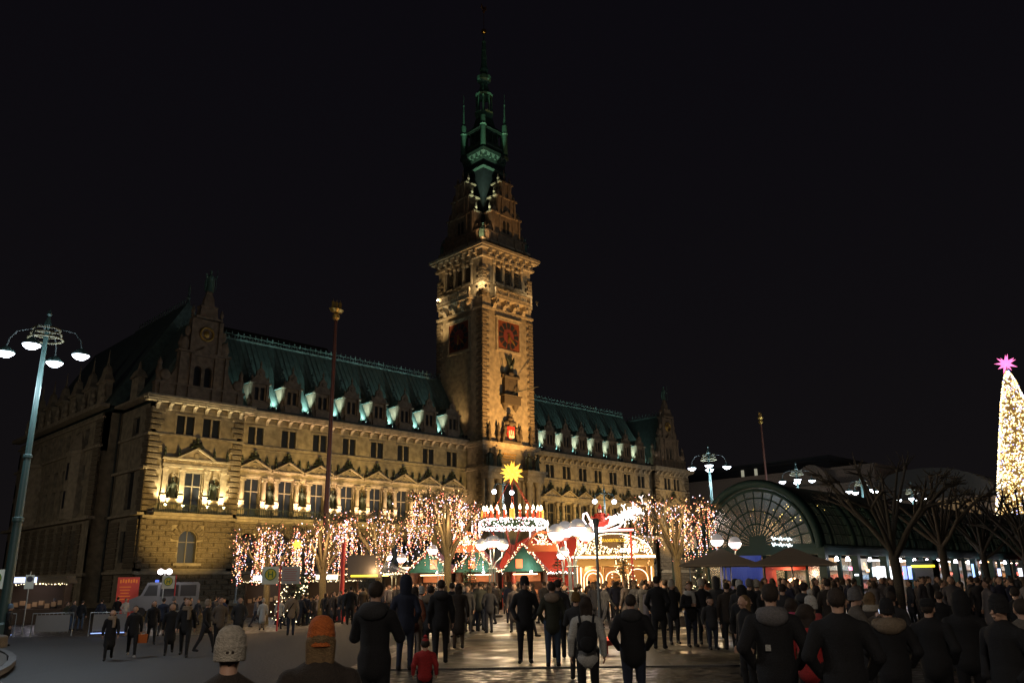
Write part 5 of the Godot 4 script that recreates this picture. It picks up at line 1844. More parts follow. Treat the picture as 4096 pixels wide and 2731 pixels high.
func street_lamps():
	mast_lamp("large green mast lamp with four glowing bowls, at the road by the left edge", 10.68, -43.0, 12.63, 1.0, 12.0)
	mast_lamp("tall green mast lamp standing between the light-strung bare tree and the arcade's gable", 69.97, -43.78, 12.25, 0.55, 22.0)
	mast_lamp("mast lamp whose four bowls show above the crown of the arcade roof", 92.55, -46.15, 12.8, 0.5, 18.0)
	mast_lamp("mast lamp seen over the arcade's ridge through the crown of the thickest bare tree", 101.3, -42.3, 11.85, 0.9, 18.0)
	mast_lamp("mast lamp low over the arcade's far end among bare branches", 111.15, -40.1, 11.3, 0.3, 18.0)
	mast_lamp("added unseen mast lamp behind the onlookers, lighting the nearest of them", -8.0, 7.5, 12.6, 0.4, 26.0, Color(1.0, 0.84, 0.68))  # added behind the camera as fill light on hats and coats
	mast_lamp("added unseen mast lamp along the road, left of the frame, lighting road and walkers", -1.0, -22.0, 12.6, 0.9, 15.0, Color(0.95, 0.92, 0.9))  # added out of frame to brighten the road and the pale coats
	mast_lamp("added unseen mast lamp left of the frame, lighting the dark flank", 8.0, -110.0, 12.6, 0.2, 11.0, Color(1.0, 0.85, 0.65))  # added out of frame only to lift the flank wall
	mast_lamp("added mast lamp beyond the arcade to light the grey buildings, seen through the arcade's glass", 138.0, -86.0, 9.0, 0.4, 26.0, Color(1.0, 0.86, 0.7))  # added so the far walls catch some light
	twin_lamp("dark two-armed lamp before the portal columns, half hidden by the candle wreath's ropes", 46.93, -48.83, 8.96, -0.2)
	twin_lamp("dark two-armed lamp rising behind the illuminated reindeer sleigh", 52.98, -43.2, 8.12, -0.5)
	globe_lamp("cluster of four big glowing globes on four bundled steel poles, nearest to the dome pavilion", 21.99, -19.47, 4, 3.45, 0.35, 3.2)
	globe_lamp("cluster of four glowing globes in front of the green gabled huts, on a round plinth", 30.22, -32.31, 4, 3.72, 0.2, 2.6)
	globe_lamp("pair of glowing globes on steel poles in front of the arcade's gable", 38.9, -23.7, 2, 3.65, -0.78, 1.8, 0.32)
	globe_lamp("pair of glowing globes beside the trunk of the fourth light-strung tree", 32.99, -39.87, 2, 3.62, -0.78, 2.6)
	globe_lamp("small pair of glowing globes left of the first green gabled hut", 33.3, -44.9, 2, 3.4, -0.78, 2.6)
	globe_lamp("small glowing globes half hidden behind the poles of the big globe cluster", 38.35, -34.69, 2, 3.4, 0.9, 2.6)
	# two tall red flagpoles with gilt ships
	for f in [[31.3, -50.2, 21.0, "tall dark red flagpole with gilded ship finial before the town hall's left wing"], [98.3, -53.2, 21.2, "slim far red flagpole rising behind the arcade roof"]]:
		var t := thing("flagpole", f[3], "flagpole", Vector3(f[0], ground_at(f[0], f[1]), f[1]), 0.0, "red flagpoles with gilded finials")
		var m := MB.new()
		m.lathe(Vector3.ZERO, [Vector2(0.45, 0), Vector2(0.4, 1.2), Vector2(0.2, 1.4), Vector2(0.18, 6.0), Vector2(0.11, f[2])], 12)
		obj("pole", m, mat("flagpole red", Color(0.075, 0.022, 0.012), 0.5), t)
		m = MB.new()
		m.lathe(Vector3(0, f[2], 0), [Vector2(0.13, 0), Vector2(0.26, 0.15), Vector2(0.28, 0.35), Vector2(0.16, 0.5)], 10)
		m.lathe(Vector3(0, f[2] + 0.5, 0), [Vector2(0.05, 0), Vector2(0.3, 0.12), Vector2(0.42, 0.35), Vector2(0.3, 0.38)], 10, false, 0.0, Vector2(1.5, 0.7))
		for s in [-0.3, 0.0, 0.3]:
			m.box(Vector3(s, f[2] + 1.15, 0), Vector3(0.22, 0.55, 0.05))
			m.tube([Vector3(s, f[2] + 0.7, 0), Vector3(s, f[2] + 1.6, 0)], [0.02, 0.015], 4)
		obj("ship_finial", m, mat("gilt"), t)


# ---------------------------------------------------------------- Christmas market

func star(m: MB, c: Vector3, r: float, n: int, core: float):
	# many-pointed paper star
	for i in n:
		var y := 1.0 - 2.0 * (i + 0.5) / n
		var a := i * 2.39996
		var d := Vector3(sqrt(1.0 - y * y) * cos(a), y, sqrt(1.0 - y * y) * sin(a))
		var s := d.cross(Vector3.UP if absf(d.y) < 0.9 else Vector3.RIGHT).normalized()
		var u := d.cross(s)
		var q := []
		for k in 4:
			q.append(c + d * core * 0.7 + (s * cos(TAU * k / 4) + u * sin(TAU * k / 4)) * core * 0.62)
		for k in 4:
			m.tri(q[k], q[(k + 1) % 4], c + d * r)
	m.ball(c, Vector3.ONE * core, 8, 6)


func along(a: Vector3, b: Vector3, step: float, jit: float, sag := 0.0) -> Array:
	var out := []
	var n := maxi(1, int(a.distance_to(b) / step))
	for i in n:
		var t := (i + 0.5) / n
		out.append(a.lerp(b, t) + Vector3(rng.randf_range(-jit, jit), rng.randf_range(-jit, jit) - sag * 4.0 * t * (1.0 - t), rng.randf_range(-jit, jit)))
	return out


func market():
	var warm_bulb := mat("warm bulb", Color(0.8, 0.7, 0.5), 0.5, 0.0, Color(1.0, 0.78, 0.45) * 5.0)
	var white_bulb := mat("white bulb", Color(0.8, 0.8, 0.8), 0.5, 0.0, Color(1.0, 0.93, 0.85) * 9.0)
	var view := atan2(-0.714, -0.70) + PI   # turned towards the square
	view = -0.88
	# --- candle wreath on its mast
	var wr := thing("candle_wreath", "great lit Advent wreath with red and yellow candles hung under a glowing star", "Advent wreath", Vector3(39.4, 0, -40.1))
	var m := MB.new()
	m.tube([Vector3(0, 0, 0), Vector3(0, 4.2, 0)], [0.2, 0.16], 8)
	for i in 4:
		var a := TAU * i / 4 + 0.5
		m.tube([Vector3(0, 3.4, 0), Vector3(cos(a) * 1.8, 5.4, sin(a) * 1.8)], [0.06, 0.06], 6)
	obj("mast", m, mat("red timber", Color(0.25, 0.04, 0.03), 0.6), wr)
	m = MB.new()
	m.tube_ring(Vector3(0, 5.5, 0), 1.95, 0.27, Basis(Vector3.RIGHT, PI / 2), 28)
	obj("fir_ring", m, mat("fir green", Color(0.025, 0.06, 0.025), 0.8), wr)
	var spots := []
	for i in 1500:
		var a := rng.randf() * TAU
		var b := rng.randf() * TAU
		spots.append(Vector3(cos(a) * (1.95 + cos(b) * 0.31), 5.5 + sin(b) * 0.31, sin(a) * (1.95 + cos(b) * 0.31)))
	bulbs("fairy_lights", spots.slice(0, 1000), 0.036, white_bulb, wr)
	bulbs("fairy_lights", spots.slice(1000), 0.034, mat("rose bulb", Color(0.8, 0.4, 0.4), 0.5, 0.0, Color(1.0, 0.3, 0.42) * 6.0), wr)
	var flame_m := mat("candle flame", Color(0.8, 0.6, 0.3), 0.5, 0.0, Color(1.0, 0.86, 0.55) * 9.0)
	var red_wax := mat("red candle", Color(0.5, 0.05, 0.02), 0.5, 0.0, Color(0.75, 0.10, 0.015) * 0.55)
	var yellow_wax := mat("yellow candle", Color(0.6, 0.4, 0.08), 0.5, 0.0, Color(1.0, 0.5, 0.06) * 0.8)
	for i in 24:
		var a := TAU * i / 24
		var big := i % 6 == 3
		var c := Vector3(cos(a) * 1.95, 5.76, sin(a) * 1.95)
		m = MB.new()
		var r := 0.17 if big else 0.075
		var ch := 0.62 if big else 0.55
		m.lathe(c, [Vector2(r, 0), Vector2(r, ch), Vector2(r * 0.8, ch + 0.03), Vector2(0, ch + 0.03)], 10)
		var cd := obj("candle", m, yellow_wax if big else red_wax, wr)
		m = MB.new()
		m.lathe(c + Vector3(0, ch + 0.03, 0), [Vector2(0.03, 0), Vector2(0.095, 0.1), Vector2(0.05, 0.24), Vector2(0.0, 0.36)], 8)
		obj("flame", m, flame_m, cd)
		if i % 4 == 0:
			omni(wr.position + c + Vector3(0, ch + 0.6, 0), Color(1.0, 0.6, 0.22), 2.2, 0.15)
	for i in 6:
		var a := TAU * i / 6 + 0.2
		m = MB.new()
		m.tube([Vector3(cos(a) * 1.9, 5.7, sin(a) * 1.9), Vector3(0, 8.75, 0)], [0.035, 0.03], 5)
		obj("rope", m, mat("red ribbon", Color(0.24, 0.03, 0.015), 0.6), wr)
	m = MB.new()
	star(m, Vector3(0, 8.95, 0), 0.85, 24, 0.3)
	obj("star", m, mat("yellow star", Color(0.7, 0.5, 0.1), 0.5, 0.0, Color(1.0, 0.50, 0.05) * 2.0), wr)
	# --- gabled huts in a row, garlands of lights along their gables
	var hut_spots := [[34.4, -42.6, 3.85, "green gabled market hut, the one nearest the trees, with a red lit hatch"], [36.6, -40.6, 4.0, "green gabled market hut between the two others, candle arch on its roof"], [38.9, -38.6, 4.1, "green gabled market hut beside the dark fir, below the candle wreath"]]
	for k in 3:
		var hs: Array = hut_spots[k]
		var t := thing("market_hut", hs[3], "market hut", Vector3(hs[0], 0, hs[1]), view, "green gabled market huts")
		var w := 2.7
		var top: float = hs[2]
		m = MB.new()
		m.span(Vector3(-w / 2, 0, -2.6), Vector3(w / 2, 1.0, 0))
		m.span(Vector3(-w / 2, 1.0, -2.6), Vector3(w / 2, 2.5, -2.5))
		for s in [-1.0, 1.0]:
			m.box(Vector3(s * (w / 2 - 0.05), 1.7, -1.25), Vector3(0.1, 1.6, 2.5))
		obj("wall", m, mat("hut timber", Color(0.14, 0.055, 0.03), 0.75, 0.0, Color.BLACK, {"grain": 1, "scale": 0.8}), t)
		m = MB.new()
		m.slab(PackedVector2Array([Vector2(-w / 2 - 0.1, 2.45), Vector2(w / 2 + 0.1, 2.45), Vector2(0, top)]), 0.08, Transform3D(Basis(), Vector3(0, 0, 0.05)))
		obj("gable_board", m, mat("hut green", Color(0.02, 0.12, 0.09), 0.6), t)
		for s in [-1.0, 1.0]:
			m = MB.new()
			var len_ := Vector2(w / 2 + 0.25, top - 2.35).length()
			m.box(Vector3(s * (w / 4 + 0.06), (2.35 + top) / 2 + 0.06, -1.1), Vector3(len_, 0.08, 3.1), Basis(Vector3.BACK, -s * atan2(top - 2.35, w / 2 + 0.25)))
			obj("roof_slope", m, mat("hut red roof", Color(0.22, 0.022, 0.014), 0.6), t)
		var g := []
		for s in [-1.0, 1.0]:
			g += along(Vector3(s * (w / 2 + 0.15), 2.42, 0.55), Vector3(0, top + 0.1, 0.55), 0.07, 0.09)
		bulbs("garland", g, 0.03, warm_bulb, t)
		m = MB.new()
		m.box(Vector3(0, 2.1, -2.3), Vector3(1.8, 0.5, 0.08))
		for q in 8:
			m.box(Vector3(-1.0 + q * 0.28, 1.15 + rng.randf() * 0.1, -1.6), Vector3(0.18, 0.25, 0.3))
		obj("goods", m, mat("hut goods", Color(0.5, 0.2, 0.1), 0.6), t)
		m = MB.new()
		m.box(Vector3(0, 2.3, -0.9), Vector3(1.6, 0.05, 0.12))
		obj("hatch_lamp", m, mat("hatch lamp", Color(0.8, 0.7, 0.5), 0.5, 0.0, Color(1.0, 0.7, 0.4) * 8.0), t)
		omni(t.position + Vector3(0, 2.15, -0.9).rotated(Vector3.UP, view), Color(1.0, 0.62, 0.3), 1.8, 0.2)
		m = MB.new()
		m.box(Vector3(0.25 if k == 0 else -0.3, 2.95, 0.09), Vector3(0.42, 0.55, 0.05))
		obj("gable_window", m, mat("lit red window", Color(0.5, 0.1, 0.05), 0.5, 0.0, Color(1.0, 0.2, 0.06) * 1.6), t)
		m = MB.new()
		m.lathe(Vector3(0.55 if k == 0 else 0.5, 2.4, 0.35), [Vector2(0.0, 0.0), Vector2(0.1, 0.0), Vector2(0.05, 0.12)], 8)
		obj("gable_lamp", m, mat("gable lamp", Color(0.8, 0.8, 0.8), 0.5, 0.0, Color(0.9, 1.0, 0.9) * 8.0), t)
		omni(t.position + Vector3(0.2, 2.75, 0.6).rotated(Vector3.UP, view), Color(0.8, 1.0, 0.85), 0.5, 0.1)
	# candle arches above the huts
	for c in [[35.0, -39.7, "orange candle arch with four white candles over the middle hut"], [38.6, -36.6, "orange candle arch with four white candles over the third hut"]]:
		var t := thing("candle_arch", c[2], "candle arch", Vector3(c[0], 4.05, c[1]), view, "candle arches on the hut roofs")
		m = MB.new()
		var pts := []
		var rad := []
		for i in 13:
			var a := PI * i / 12
			pts.append(Vector3(cos(a) * 0.85, sin(a) * 0.75, 0))
			rad.append(0.09)
		m.tube(pts, rad, 8)
		m.box(Vector3(0, -0.2, -0.05), Vector3(1.9, 0.45, 0.12))
		obj("arch", m, mat("orange timber", Color(0.35, 0.08, 0.02), 0.6), t)
		var sp := []
		for i in 90:
			var a := rng.randf() * PI
			sp.append(Vector3(cos(a) * 0.85 * rng.randf(), sin(a) * 0.7 * rng.randf(), 0.12))
		bulbs("fairy_lights", sp, 0.03, warm_bulb, t)
		for i in 4:
			var a := PI * (i + 0.5) / 4
			m = MB.new()
			m.lathe(Vector3(cos(a) * 0.85, sin(a) * 0.75 + 0.05, 0), [Vector2(0.05, 0), Vector2(0.05, 0.42), Vector2(0, 0.43)], 8)
			var cd := obj("candle", m, mat("white candle", Color(0.7, 0.7, 0.65), 0.5, 0.0, Color(0.9, 0.85, 1.0) * 0.8), t)
			m = MB.new()
			m.lathe(Vector3(cos(a) * 0.85, sin(a) * 0.75 + 0.5, 0), [Vector2(0.03, 0), Vector2(0.085, 0.08), Vector2(0.0, 0.3)], 8)
			obj("flame", m, mat("white flame", Color(0.8, 0.8, 0.8), 0.5, 0.0, Color(1.0, 0.9, 0.9) * 10.0), cd)
		omni(t.position + Vector3(0, 1.0, 0.5).rotated(Vector3.UP, view), Color(1.0, 0.7, 0.4), 1.2, 0.15)
	# --- large red tent behind, dark tent on the left
	var tent := thing("red_tent", "large red market tent with sloping roof between wreath and dome pavilion", "tent", Vector3(45.2, 0, -42.0), view)
	m = MB.new()
	m.slab(PackedVector2Array([Vector2(-4.2, 2.4), Vector2(3.0, 2.4), Vector2(2.4, 4.9), Vector2(-1.8, 4.9), Vector2(-3.2, 4.2)]), 5.0)
	m.span(Vector3(-4.0, 0, -4.9), Vector3(2.8, 2.4, -0.2))
	obj("canvas", m, mat("red canvas", Color(0.36, 0.028, 0.012), 0.7), tent)
	m = MB.new()
	m.span(Vector3(-4.2, 2.25, 0.02), Vector3(3.0, 2.42, 0.08))
	obj("valance", m, mat("hut timber"), tent)
	bulbs("garland", along(Vector3(-4.2, 2.42, 0.2), Vector3(3.0, 2.42, 0.2), 0.035, 0.07), 0.03, white_bulb, tent)
	for x in [-3.0, 0.5, 2.5]:
		omni(tent.position + Vector3(x, 2.75, 1.1).rotated(Vector3.UP, view), Color(1.0, 0.62, 0.4), 1.5, 0.2)
	tent = thing("dark_pagoda_tent", "dark peaked tent left of the green huts with a lit counter below", "tent", Vector3(32.9, 0, -46.0), view)
	m = MB.new()
	m.lathe(Vector3(0, 2.45, 0), [Vector2(2.9, 0), Vector2(1.2, 0.5), Vector2(0.35, 1.05), Vector2(0.05, 1.4)], 4, true, PI / 4)
	obj("canvas", m, mat("black canvas", Color(0.012, 0.014, 0.016), 0.8), tent)
	m = MB.new()
	for s in [-1.0, 1.0]:
		for q in [-1.0, 1.0]:
			m.tube([Vector3(s * 2.0, 0, q * 2.0), Vector3(s * 2.0, 2.5, q * 2.0)], [0.05, 0.05], 6)
	m.span(Vector3(-1.8, 0, 0.8), Vector3(1.8, 1.1, 1.2))
	obj("frame", m, mat("hut timber"), tent)
	bulbs("garland", along(Vector3(-2.0, 2.4, 2.1), Vector3(2.0, 2.4, 2.1), 0.05, 0.06), 0.03, warm_bulb, tent)
	m = MB.new()
	m.box(Vector3(0, 1.25, 1.25), Vector3(1.6, 0.06, 0.05))
	m.box(Vector3(0.3, 2.3, 1.9), Vector3(1.6, 0.06, 0.05))
	obj("strip_lamp", m, mat("amber counter lamp", Color(0.8, 0.6, 0.2), 0.5, 0.0, Color(1.0, 0.6, 0.15) * 5.0), tent)
	omni(tent.position + Vector3(0, 2.1, 0.2).rotated(Vector3.UP, view), Color(1.0, 0.65, 0.3), 4.0, 0.2)
	# --- dome pavilion: an arcade of lit arches under a half dome covered with bulbs
	var dome := thing("dome_pavilion", "entrance pavilion with lit arches under a half dome covered in golden bulbs", "market pavilion", Vector3(44.6, 0, -35.8), view)
	var gold := mat("gold paint", Color(0.5, 0.3, 0.08), 0.5, 0.2)
	m = MB.new()
	var half := PackedVector2Array()
	for i in 17:
		var a := PI * i / 16
		half.append(Vector2(cos(a) * 2.55, 3.5 + sin(a) * 1.35))
	m.slab(half, 1.6)
	obj("dome", m, mat("dome boarding", Color(0.10, 0.06, 0.02), 0.7), dome)
	m = MB.new()
	m.span(Vector3(-2.75, 3.22, -1.7), Vector3(2.75, 3.5, 0.15))
	m.span(Vector3(-2.65, 2.75, -1.6), Vector3(2.65, 3.22, 0.0))
	obj("lintel", m, gold, dome)
	var b := []
	for i in 560:
		var a := rng.randf() * PI
		var q := sqrt(rng.randf())
		var p := Vector3(cos(a) * 2.52 * q, 3.55 + sin(a) * 1.32 * q, 0.05)
		if absf(p.x) < 0.75 and p.y > 4.05 or (absf(p.x) < 0.4 and p.y > 3.9):
			continue
		b.append(p)
	for i in 150:
		var a := PI * i / 149
		b.append(Vector3(cos(a) * 2.55, 3.5 + sin(a) * 1.36, 0.03))
	bulbs("dome_bulbs", b, 0.036, warm_bulb, dome)
	bulbs("lintel_bulbs", along(Vector3(-2.75, 3.34, 0.19), Vector3(2.75, 3.34, 0.19), 0.02, 0.04), 0.035, white_bulb, dome)
	m = MB.new()
	for x in [-2.5, -2.0, -0.75, 0.5, 0.9, 2.2, 2.6]:
		m.lathe(Vector3(x, 0, 0), [Vector2(0.1, 0), Vector2(0.07, 0.2), Vector2(0.06, 2.6), Vector2(0.1, 2.75)], 8)
	obj("column", m, gold, dome)
	for c in [[-1.4, 0.62], [-1.4, 0.42], [1.55, 0.65], [-0.05, 0.5]]:
		m = MB.new()
		var pts := [Vector3(c[0] + c[1], 0.6, 0.08)]
		var rad := [0.03]
		for i in 13:
			var a := PI * i / 12
			pts.append(Vector3(c[0] + cos(a) * c[1], 1.9 + sin(a) * c[1], 0.08))
			rad.append(0.03)
		pts.append(Vector3(c[0] - c[1], 0.6, 0.08))
		rad.append(0.03)
		m.tube(pts, rad, 6)
		obj("light_tube", m, mat("arch light tube", Color(0.8, 0.6, 0.4), 0.5, 0.0, Color(1.0, 0.70, 0.40) * 3.5), dome)
	for x in [-2.45, -2.2, 2.45]:
		m = MB.new()
		m.tube([Vector3(x, 0.6, 0.12), Vector3(x, 2.7, 0.12)], [0.035, 0.035], 6)
		obj("light_tube", m, mat("arch light tube"), dome)
	m = MB.new()
	m.span(Vector3(-2.6, 0, -3.6), Vector3(2.6, 2.75, -3.5))
	obj("back_wall", m, mat("pavilion back", Color(0.4, 0.2, 0.08), 0.8), dome)
	for x in [-1.6, 0.2, 1.7]:
		omni(dome.position + Vector3(x, 2.5, -1.2).rotated(Vector3.UP, view), Color(1.0, 0.66, 0.3), 2.0, 0.2)
		omni(dome.position + Vector3(x, 4.3, 1.4).rotated(Vector3.UP, view), Color(1.0, 0.7, 0.36), 0.9, 0.3)
	var font := SystemFont.new()
	font.font_names = PackedStringArray(["Droid Serif"])
	var tm := TextMesh.new()
	tm.text = "HAMBURGER"
	tm.font = font
	tm.font_size = 40
	tm.pixel_size = 0.0062
	tm.depth = 0.05
	obj("lettering", tm, mat("lit gold letters", Color(0.6, 0.4, 0.05), 0.5, 0.0, Color(1.0, 0.62, 0.04) * 1.3), dome, Vector3(0.05, 4.42, 0.08))
	# bright globe-like floods on the dome front
	for x in [0.6, 1.05, 1.5]:
		m = MB.new()
		m.ball(Vector3(x, 3.75, 0.15), Vector3(0.16, 0.14, 0.12), 10, 7)
		obj("dome_lamp", m, mat("dome lamp", Color(0.8, 0.8, 0.8), 0.5, 0.0, Color(1.0, 0.88, 0.7) * 10.0), dome)
	# --- beam with the illuminated sleigh and reindeer
	var beam := thing("light_beam_gate", "long lit red and white beam carrying the sleigh over the pavilion roof", "market gate", Vector3(43.6, 0, -35.2), view)
	m = MB.new()
	m.span(Vector3(-3.6, 4.93, -0.1), Vector3(1.55, 5.13, 0.1))
	for x in [-3.2, 1.35]:
		m.tube([Vector3(x, 0, -0.2), Vector3(x, 5.0, -0.2)], [0.08, 0.08], 7)
	obj("beam", m, mat("gate red", Color(0.45, 0.05, 0.03), 0.6), beam)
	m = MB.new()
	m.span(Vector3(-3.6, 4.97, 0.11), Vector3(1.55, 5.05, 0.16))
	obj("light_tube", m, mat("white tube", Color(0.8, 0.8, 0.8), 0.5, 0.0, Color(1.0, 0.75, 0.7) * 5.0), beam)
	var sl := thing("light_sleigh", "illuminated sleigh with curled runners outlined in white and red light", "light figure", Vector3(42.1, 5.05, -34.7), view + 0.0)
	m = MB.new()
	# hull, runner and curls as bent light tubes
	var hull := [Vector2(-1.05, 0.15), Vector2(-0.5, 0.02), Vector2(0.2, 0.05), Vector2(0.9, 0.3), Vector2(1.15, 0.62), Vector2(0.95, 0.82), Vector2(0.72, 0.7), Vector2(0.85, 0.58)]
	var curl := [Vector2(-0.95, 0.25), Vector2(-1.15, 0.6), Vector2(-1.1, 0.95), Vector2(-0.88, 1.0), Vector2(-0.82, 0.82), Vector2(-0.7, 0.55), Vector2(-0.35, 0.42), Vector2(0.1, 0.5), Vector2(0.5, 0.75)]
	var runner := [Vector2(-1.2, -0.12), Vector2(-0.5, -0.2), Vector2(0.4, -0.14), Vector2(1.2, 0.12), Vector2(1.42, 0.45)]
	var inner := [Vector2(-0.75, 0.3), Vector2(-0.6, 0.42), Vector2(-0.45, 0.3), Vector2(-0.55, 0.18), Vector2(-0.68, 0.22)]
	for line in [hull, curl, runner, inner]:
		var pts := []
		var rad := []
		for q in line:
			pts.append(Vector3(q.x, q.y, 0))
			rad.append(0.055)
		m.tube(pts, rad, 6)
	obj("light_tube", m, mat("sleigh tube", Color(0.8, 0.8, 0.8), 0.5, 0.0, Color(1.0, 0.72, 0.74) * 6.0), sl)
	m = MB.new()
	m.slab(PackedVector2Array([Vector2(-0.9, 0.1), Vector2(0.3, 0.0), Vector2(1.05, 0.35), Vector2(0.9, 0.75), Vector2(0.3, 0.5), Vector2(-0.6, 0.4)]), 0.4, Transform3D(Basis(), Vector3(0, 0, -0.08)))
	obj("hull", m, mat("gate red"), sl)
	var ps := thing("santa_figure", "seated red-coated figure with white beard riding in the light sleigh", "figure", Vector3(42.1, 5.45, -34.75), view)
	m = MB.new()
	m.lathe(Vector3.ZERO, [Vector2(0.32, 0), Vector2(0.36, 0.25), Vector2(0.25, 0.55), Vector2(0.1, 0.66)], 10)
	for s in [-1.0, 1.0]:
		m.tube([Vector3(s * 0.24, 0.5, 0), Vector3(s * 0.42, 0.3, 0.12), Vector3(s * 0.55, 0.5 if s > 0 else 0.35, 0.2)], [0.1, 0.085, 0.07], 7)
	m.lathe(Vector3(0, 0.86, 0), [Vector2(0.15, 0), Vector2(0.1, 0.15), Vector2(0.02, 0.3)], 8)
	obj("coat", m, mat("santa red", Color(0.5, 0.05, 0.03), 0.7), ps)
	m = MB.new()
	m.ball(Vector3(0, 0.76, 0.02), Vector3(0.13, 0.15, 0.13), 9, 7)
	obj("head", m, mat("skin", Color(0.42, 0.25, 0.17), 0.6), ps)
	m = MB.new()
	m.ball(Vector3(0, 0.66, 0.09), Vector3(0.12, 0.15, 0.08), 8, 6)
	obj("beard", m, mat("white wool", Color(0.7, 0.68, 0.62), 0.9), ps)
	# reindeer: body, legs, neck, head, antlers, all of light tubes and bulbs
	for k in 3:
		var r := thing("light_reindeer", ["illuminated reindeer next to the sleigh, last of the team", "illuminated reindeer in the middle of the team of three", "illuminated leading reindeer, highest and farthest from the sleigh"][k], "light figure", Vector3(42.75 + k * 0.42, 5.55 + k * 0.27, -33.95 + k * 0.42), view + 0.0, "light reindeer pulling the sleigh")
		m = MB.new()
		m.tube([Vector3(-0.42, 0.0, 0), Vector3(0.0, 0.02, 0), Vector3(0.4, 0.08, 0)], [0.14, 0.17, 0.15], 8)
		m.tube([Vector3(0.36, 0.12, 0), Vector3(0.55, 0.42, 0), Vector3(0.62, 0.52, 0)], [0.11, 0.075, 0.08], 7)
		m.tube([Vector3(0.58, 0.52, 0), Vector3(0.85, 0.45, 0)], [0.09, 0.05], 7)
		for s in [-0.08, 0.08]:
			m.tube([Vector3(0.35, 0.0, s), Vector3(0.6, -0.22, s), Vector3(0.5, -0.42, s)], [0.06, 0.04, 0.03], 5)
			m.tube([Vector3(-0.38, 0.0, s), Vector3(-0.5, -0.28, s), Vector3(-0.72, -0.36, s)], [0.07, 0.045, 0.03], 5)
			m.tube([Vector3(0.58, 0.6, s), Vector3(0.5, 0.85, s * 2.5), Vector3(0.62, 1.02, s * 3)], [0.03, 0.03, 0.02], 5)
			m.tube([Vector3(0.5, 0.85, s * 2.5), Vector3(0.36, 0.98, s * 2.5)], [0.025, 0.02], 5)
		obj("body", m, mat("reindeer glow", Color(0.8, 0.8, 0.8), 0.5, 0.0, Color(1.0, 0.84, 0.8) * 1.5), r)
		var sp := []
		for i in 50:
			sp.append(Vector3(rng.randf_range(-0.5, 0.8), 0, rng.randf_range(-0.2, 0.2)) + Vector3(0, rng.randf_range(-0.3, 0.3), 0))
		bulbs("fairy_lights", sp, 0.03, white_bulb, r)
	omni(Vector3(42.9, 6.0, -33.1), Color(1.0, 0.85, 0.8), 7.0, 0.4)
	# --- fir trees among the huts
	fir("dark unlit fir in front of the red tent", 40.6, -37.2, 3.6, 0)
	fir("dark fir between the second green hut and the four-globe lamp", 34.9, -39.3, 3.4, 12)
	fir("tall slim fir with white lights in front of the dome pavilion", 41.9, -32.9, 4.5, 150)
	fir("dark fir at the foot of the light-strung tree by the arcade", 44.8, -29.2, 3.1, 30)
	fir("fir wound with warm lights and a star, below the leftmost light-strung tree", 27.1, -46.6, 4.6, 330)
	# --- parasols before the arcade, blue container, small red booth
	for p in [[38.0, -23.5, 3.0, "beige square parasol before the blue container"], [38.6, -20.0, 2.95, "large beige square parasol before the arcade's lit shop corner"]]:
		var t := thing("parasol", p[3], "parasol", Vector3(p[0], 0, p[1]), 0.5, "large square parasols")
		m = MB.new()
		m.lathe(Vector3(0, p[2] - 0.5, 0), [Vector2(2.8, -0.06), Vector2(2.82, 0.0), Vector2(1.4, 0.4), Vector2(0.05, 0.85)], 4, true, PI / 4)
		obj("canopy", m, mat("beige canvas", Color(0.25, 0.2, 0.15), 0.85), t)
		m = MB.new()
		m.tube([Vector3.ZERO, Vector3(0, p[2] + 0.2, 0)], [0.05, 0.04], 8)
		m.box(Vector3(0, 0.08, 0), Vector3(0.9, 0.14, 0.9))
		obj("pole", m, mat("lamp steel"), t)
	var box := thing("blue_container", "plain blue container wall standing between the trees and the arcade", "container", Vector3(46.6, 0, -27.4), view)
	m = MB.new()
	m.span(Vector3(-1.2, 0, -1.0), Vector3(1.2, 3.2, 0))
	obj("body", m, mat("container blue", Color(0.02, 0.06, 0.42), 0.5), box)
	m = MB.new()
	for i in 9:
		m.box(Vector3(-1.08 + i * 0.27, 1.6, 0.02), Vector3(0.08, 3.0, 0.04))
	obj("rib", m, mat("container blue"), box)
	omni(Vector3(45.0, 2.9, -25.6), Color(0.9, 0.9, 1.0), 1.5, 0.2)
	var booth := thing("food_booth", "small red food booth with a glowing oval sign under the parasols", "food booth", Vector3(47.0, 0, -24.6), view + 0.2)
	m = MB.new()
	m.span(Vector3(-1.0, 0, -1.0), Vector3(1.0, 1.0, 0))
	m.span(Vector3(-1.0, 0, -1.0), Vector3(-0.75, 2.5, 0))
	m.span(Vector3(-1.0, 2.3, -1.0), Vector3(1.0, 2.5, 0.2))
	obj("wall", m, mat("booth red", Color(0.35, 0.05, 0.03), 0.6), booth)
	m = MB.new()
	m.ball(Vector3(0.25, 1.6, 0.05), Vector3(0.42, 0.26, 0.06), 14, 8)
	obj("oval_sign", m, mat("oval sign glow", Color(0.8, 0.6, 0.4), 0.5, 0.0, Color(1.0, 0.45, 0.2) * 4.0), booth)
	omni(booth.position + Vector3(0.1, 2.1, 0.5).rotated(Vector3.UP, view), Color(1.0, 0.6, 0.35), 2.5, 0.2)
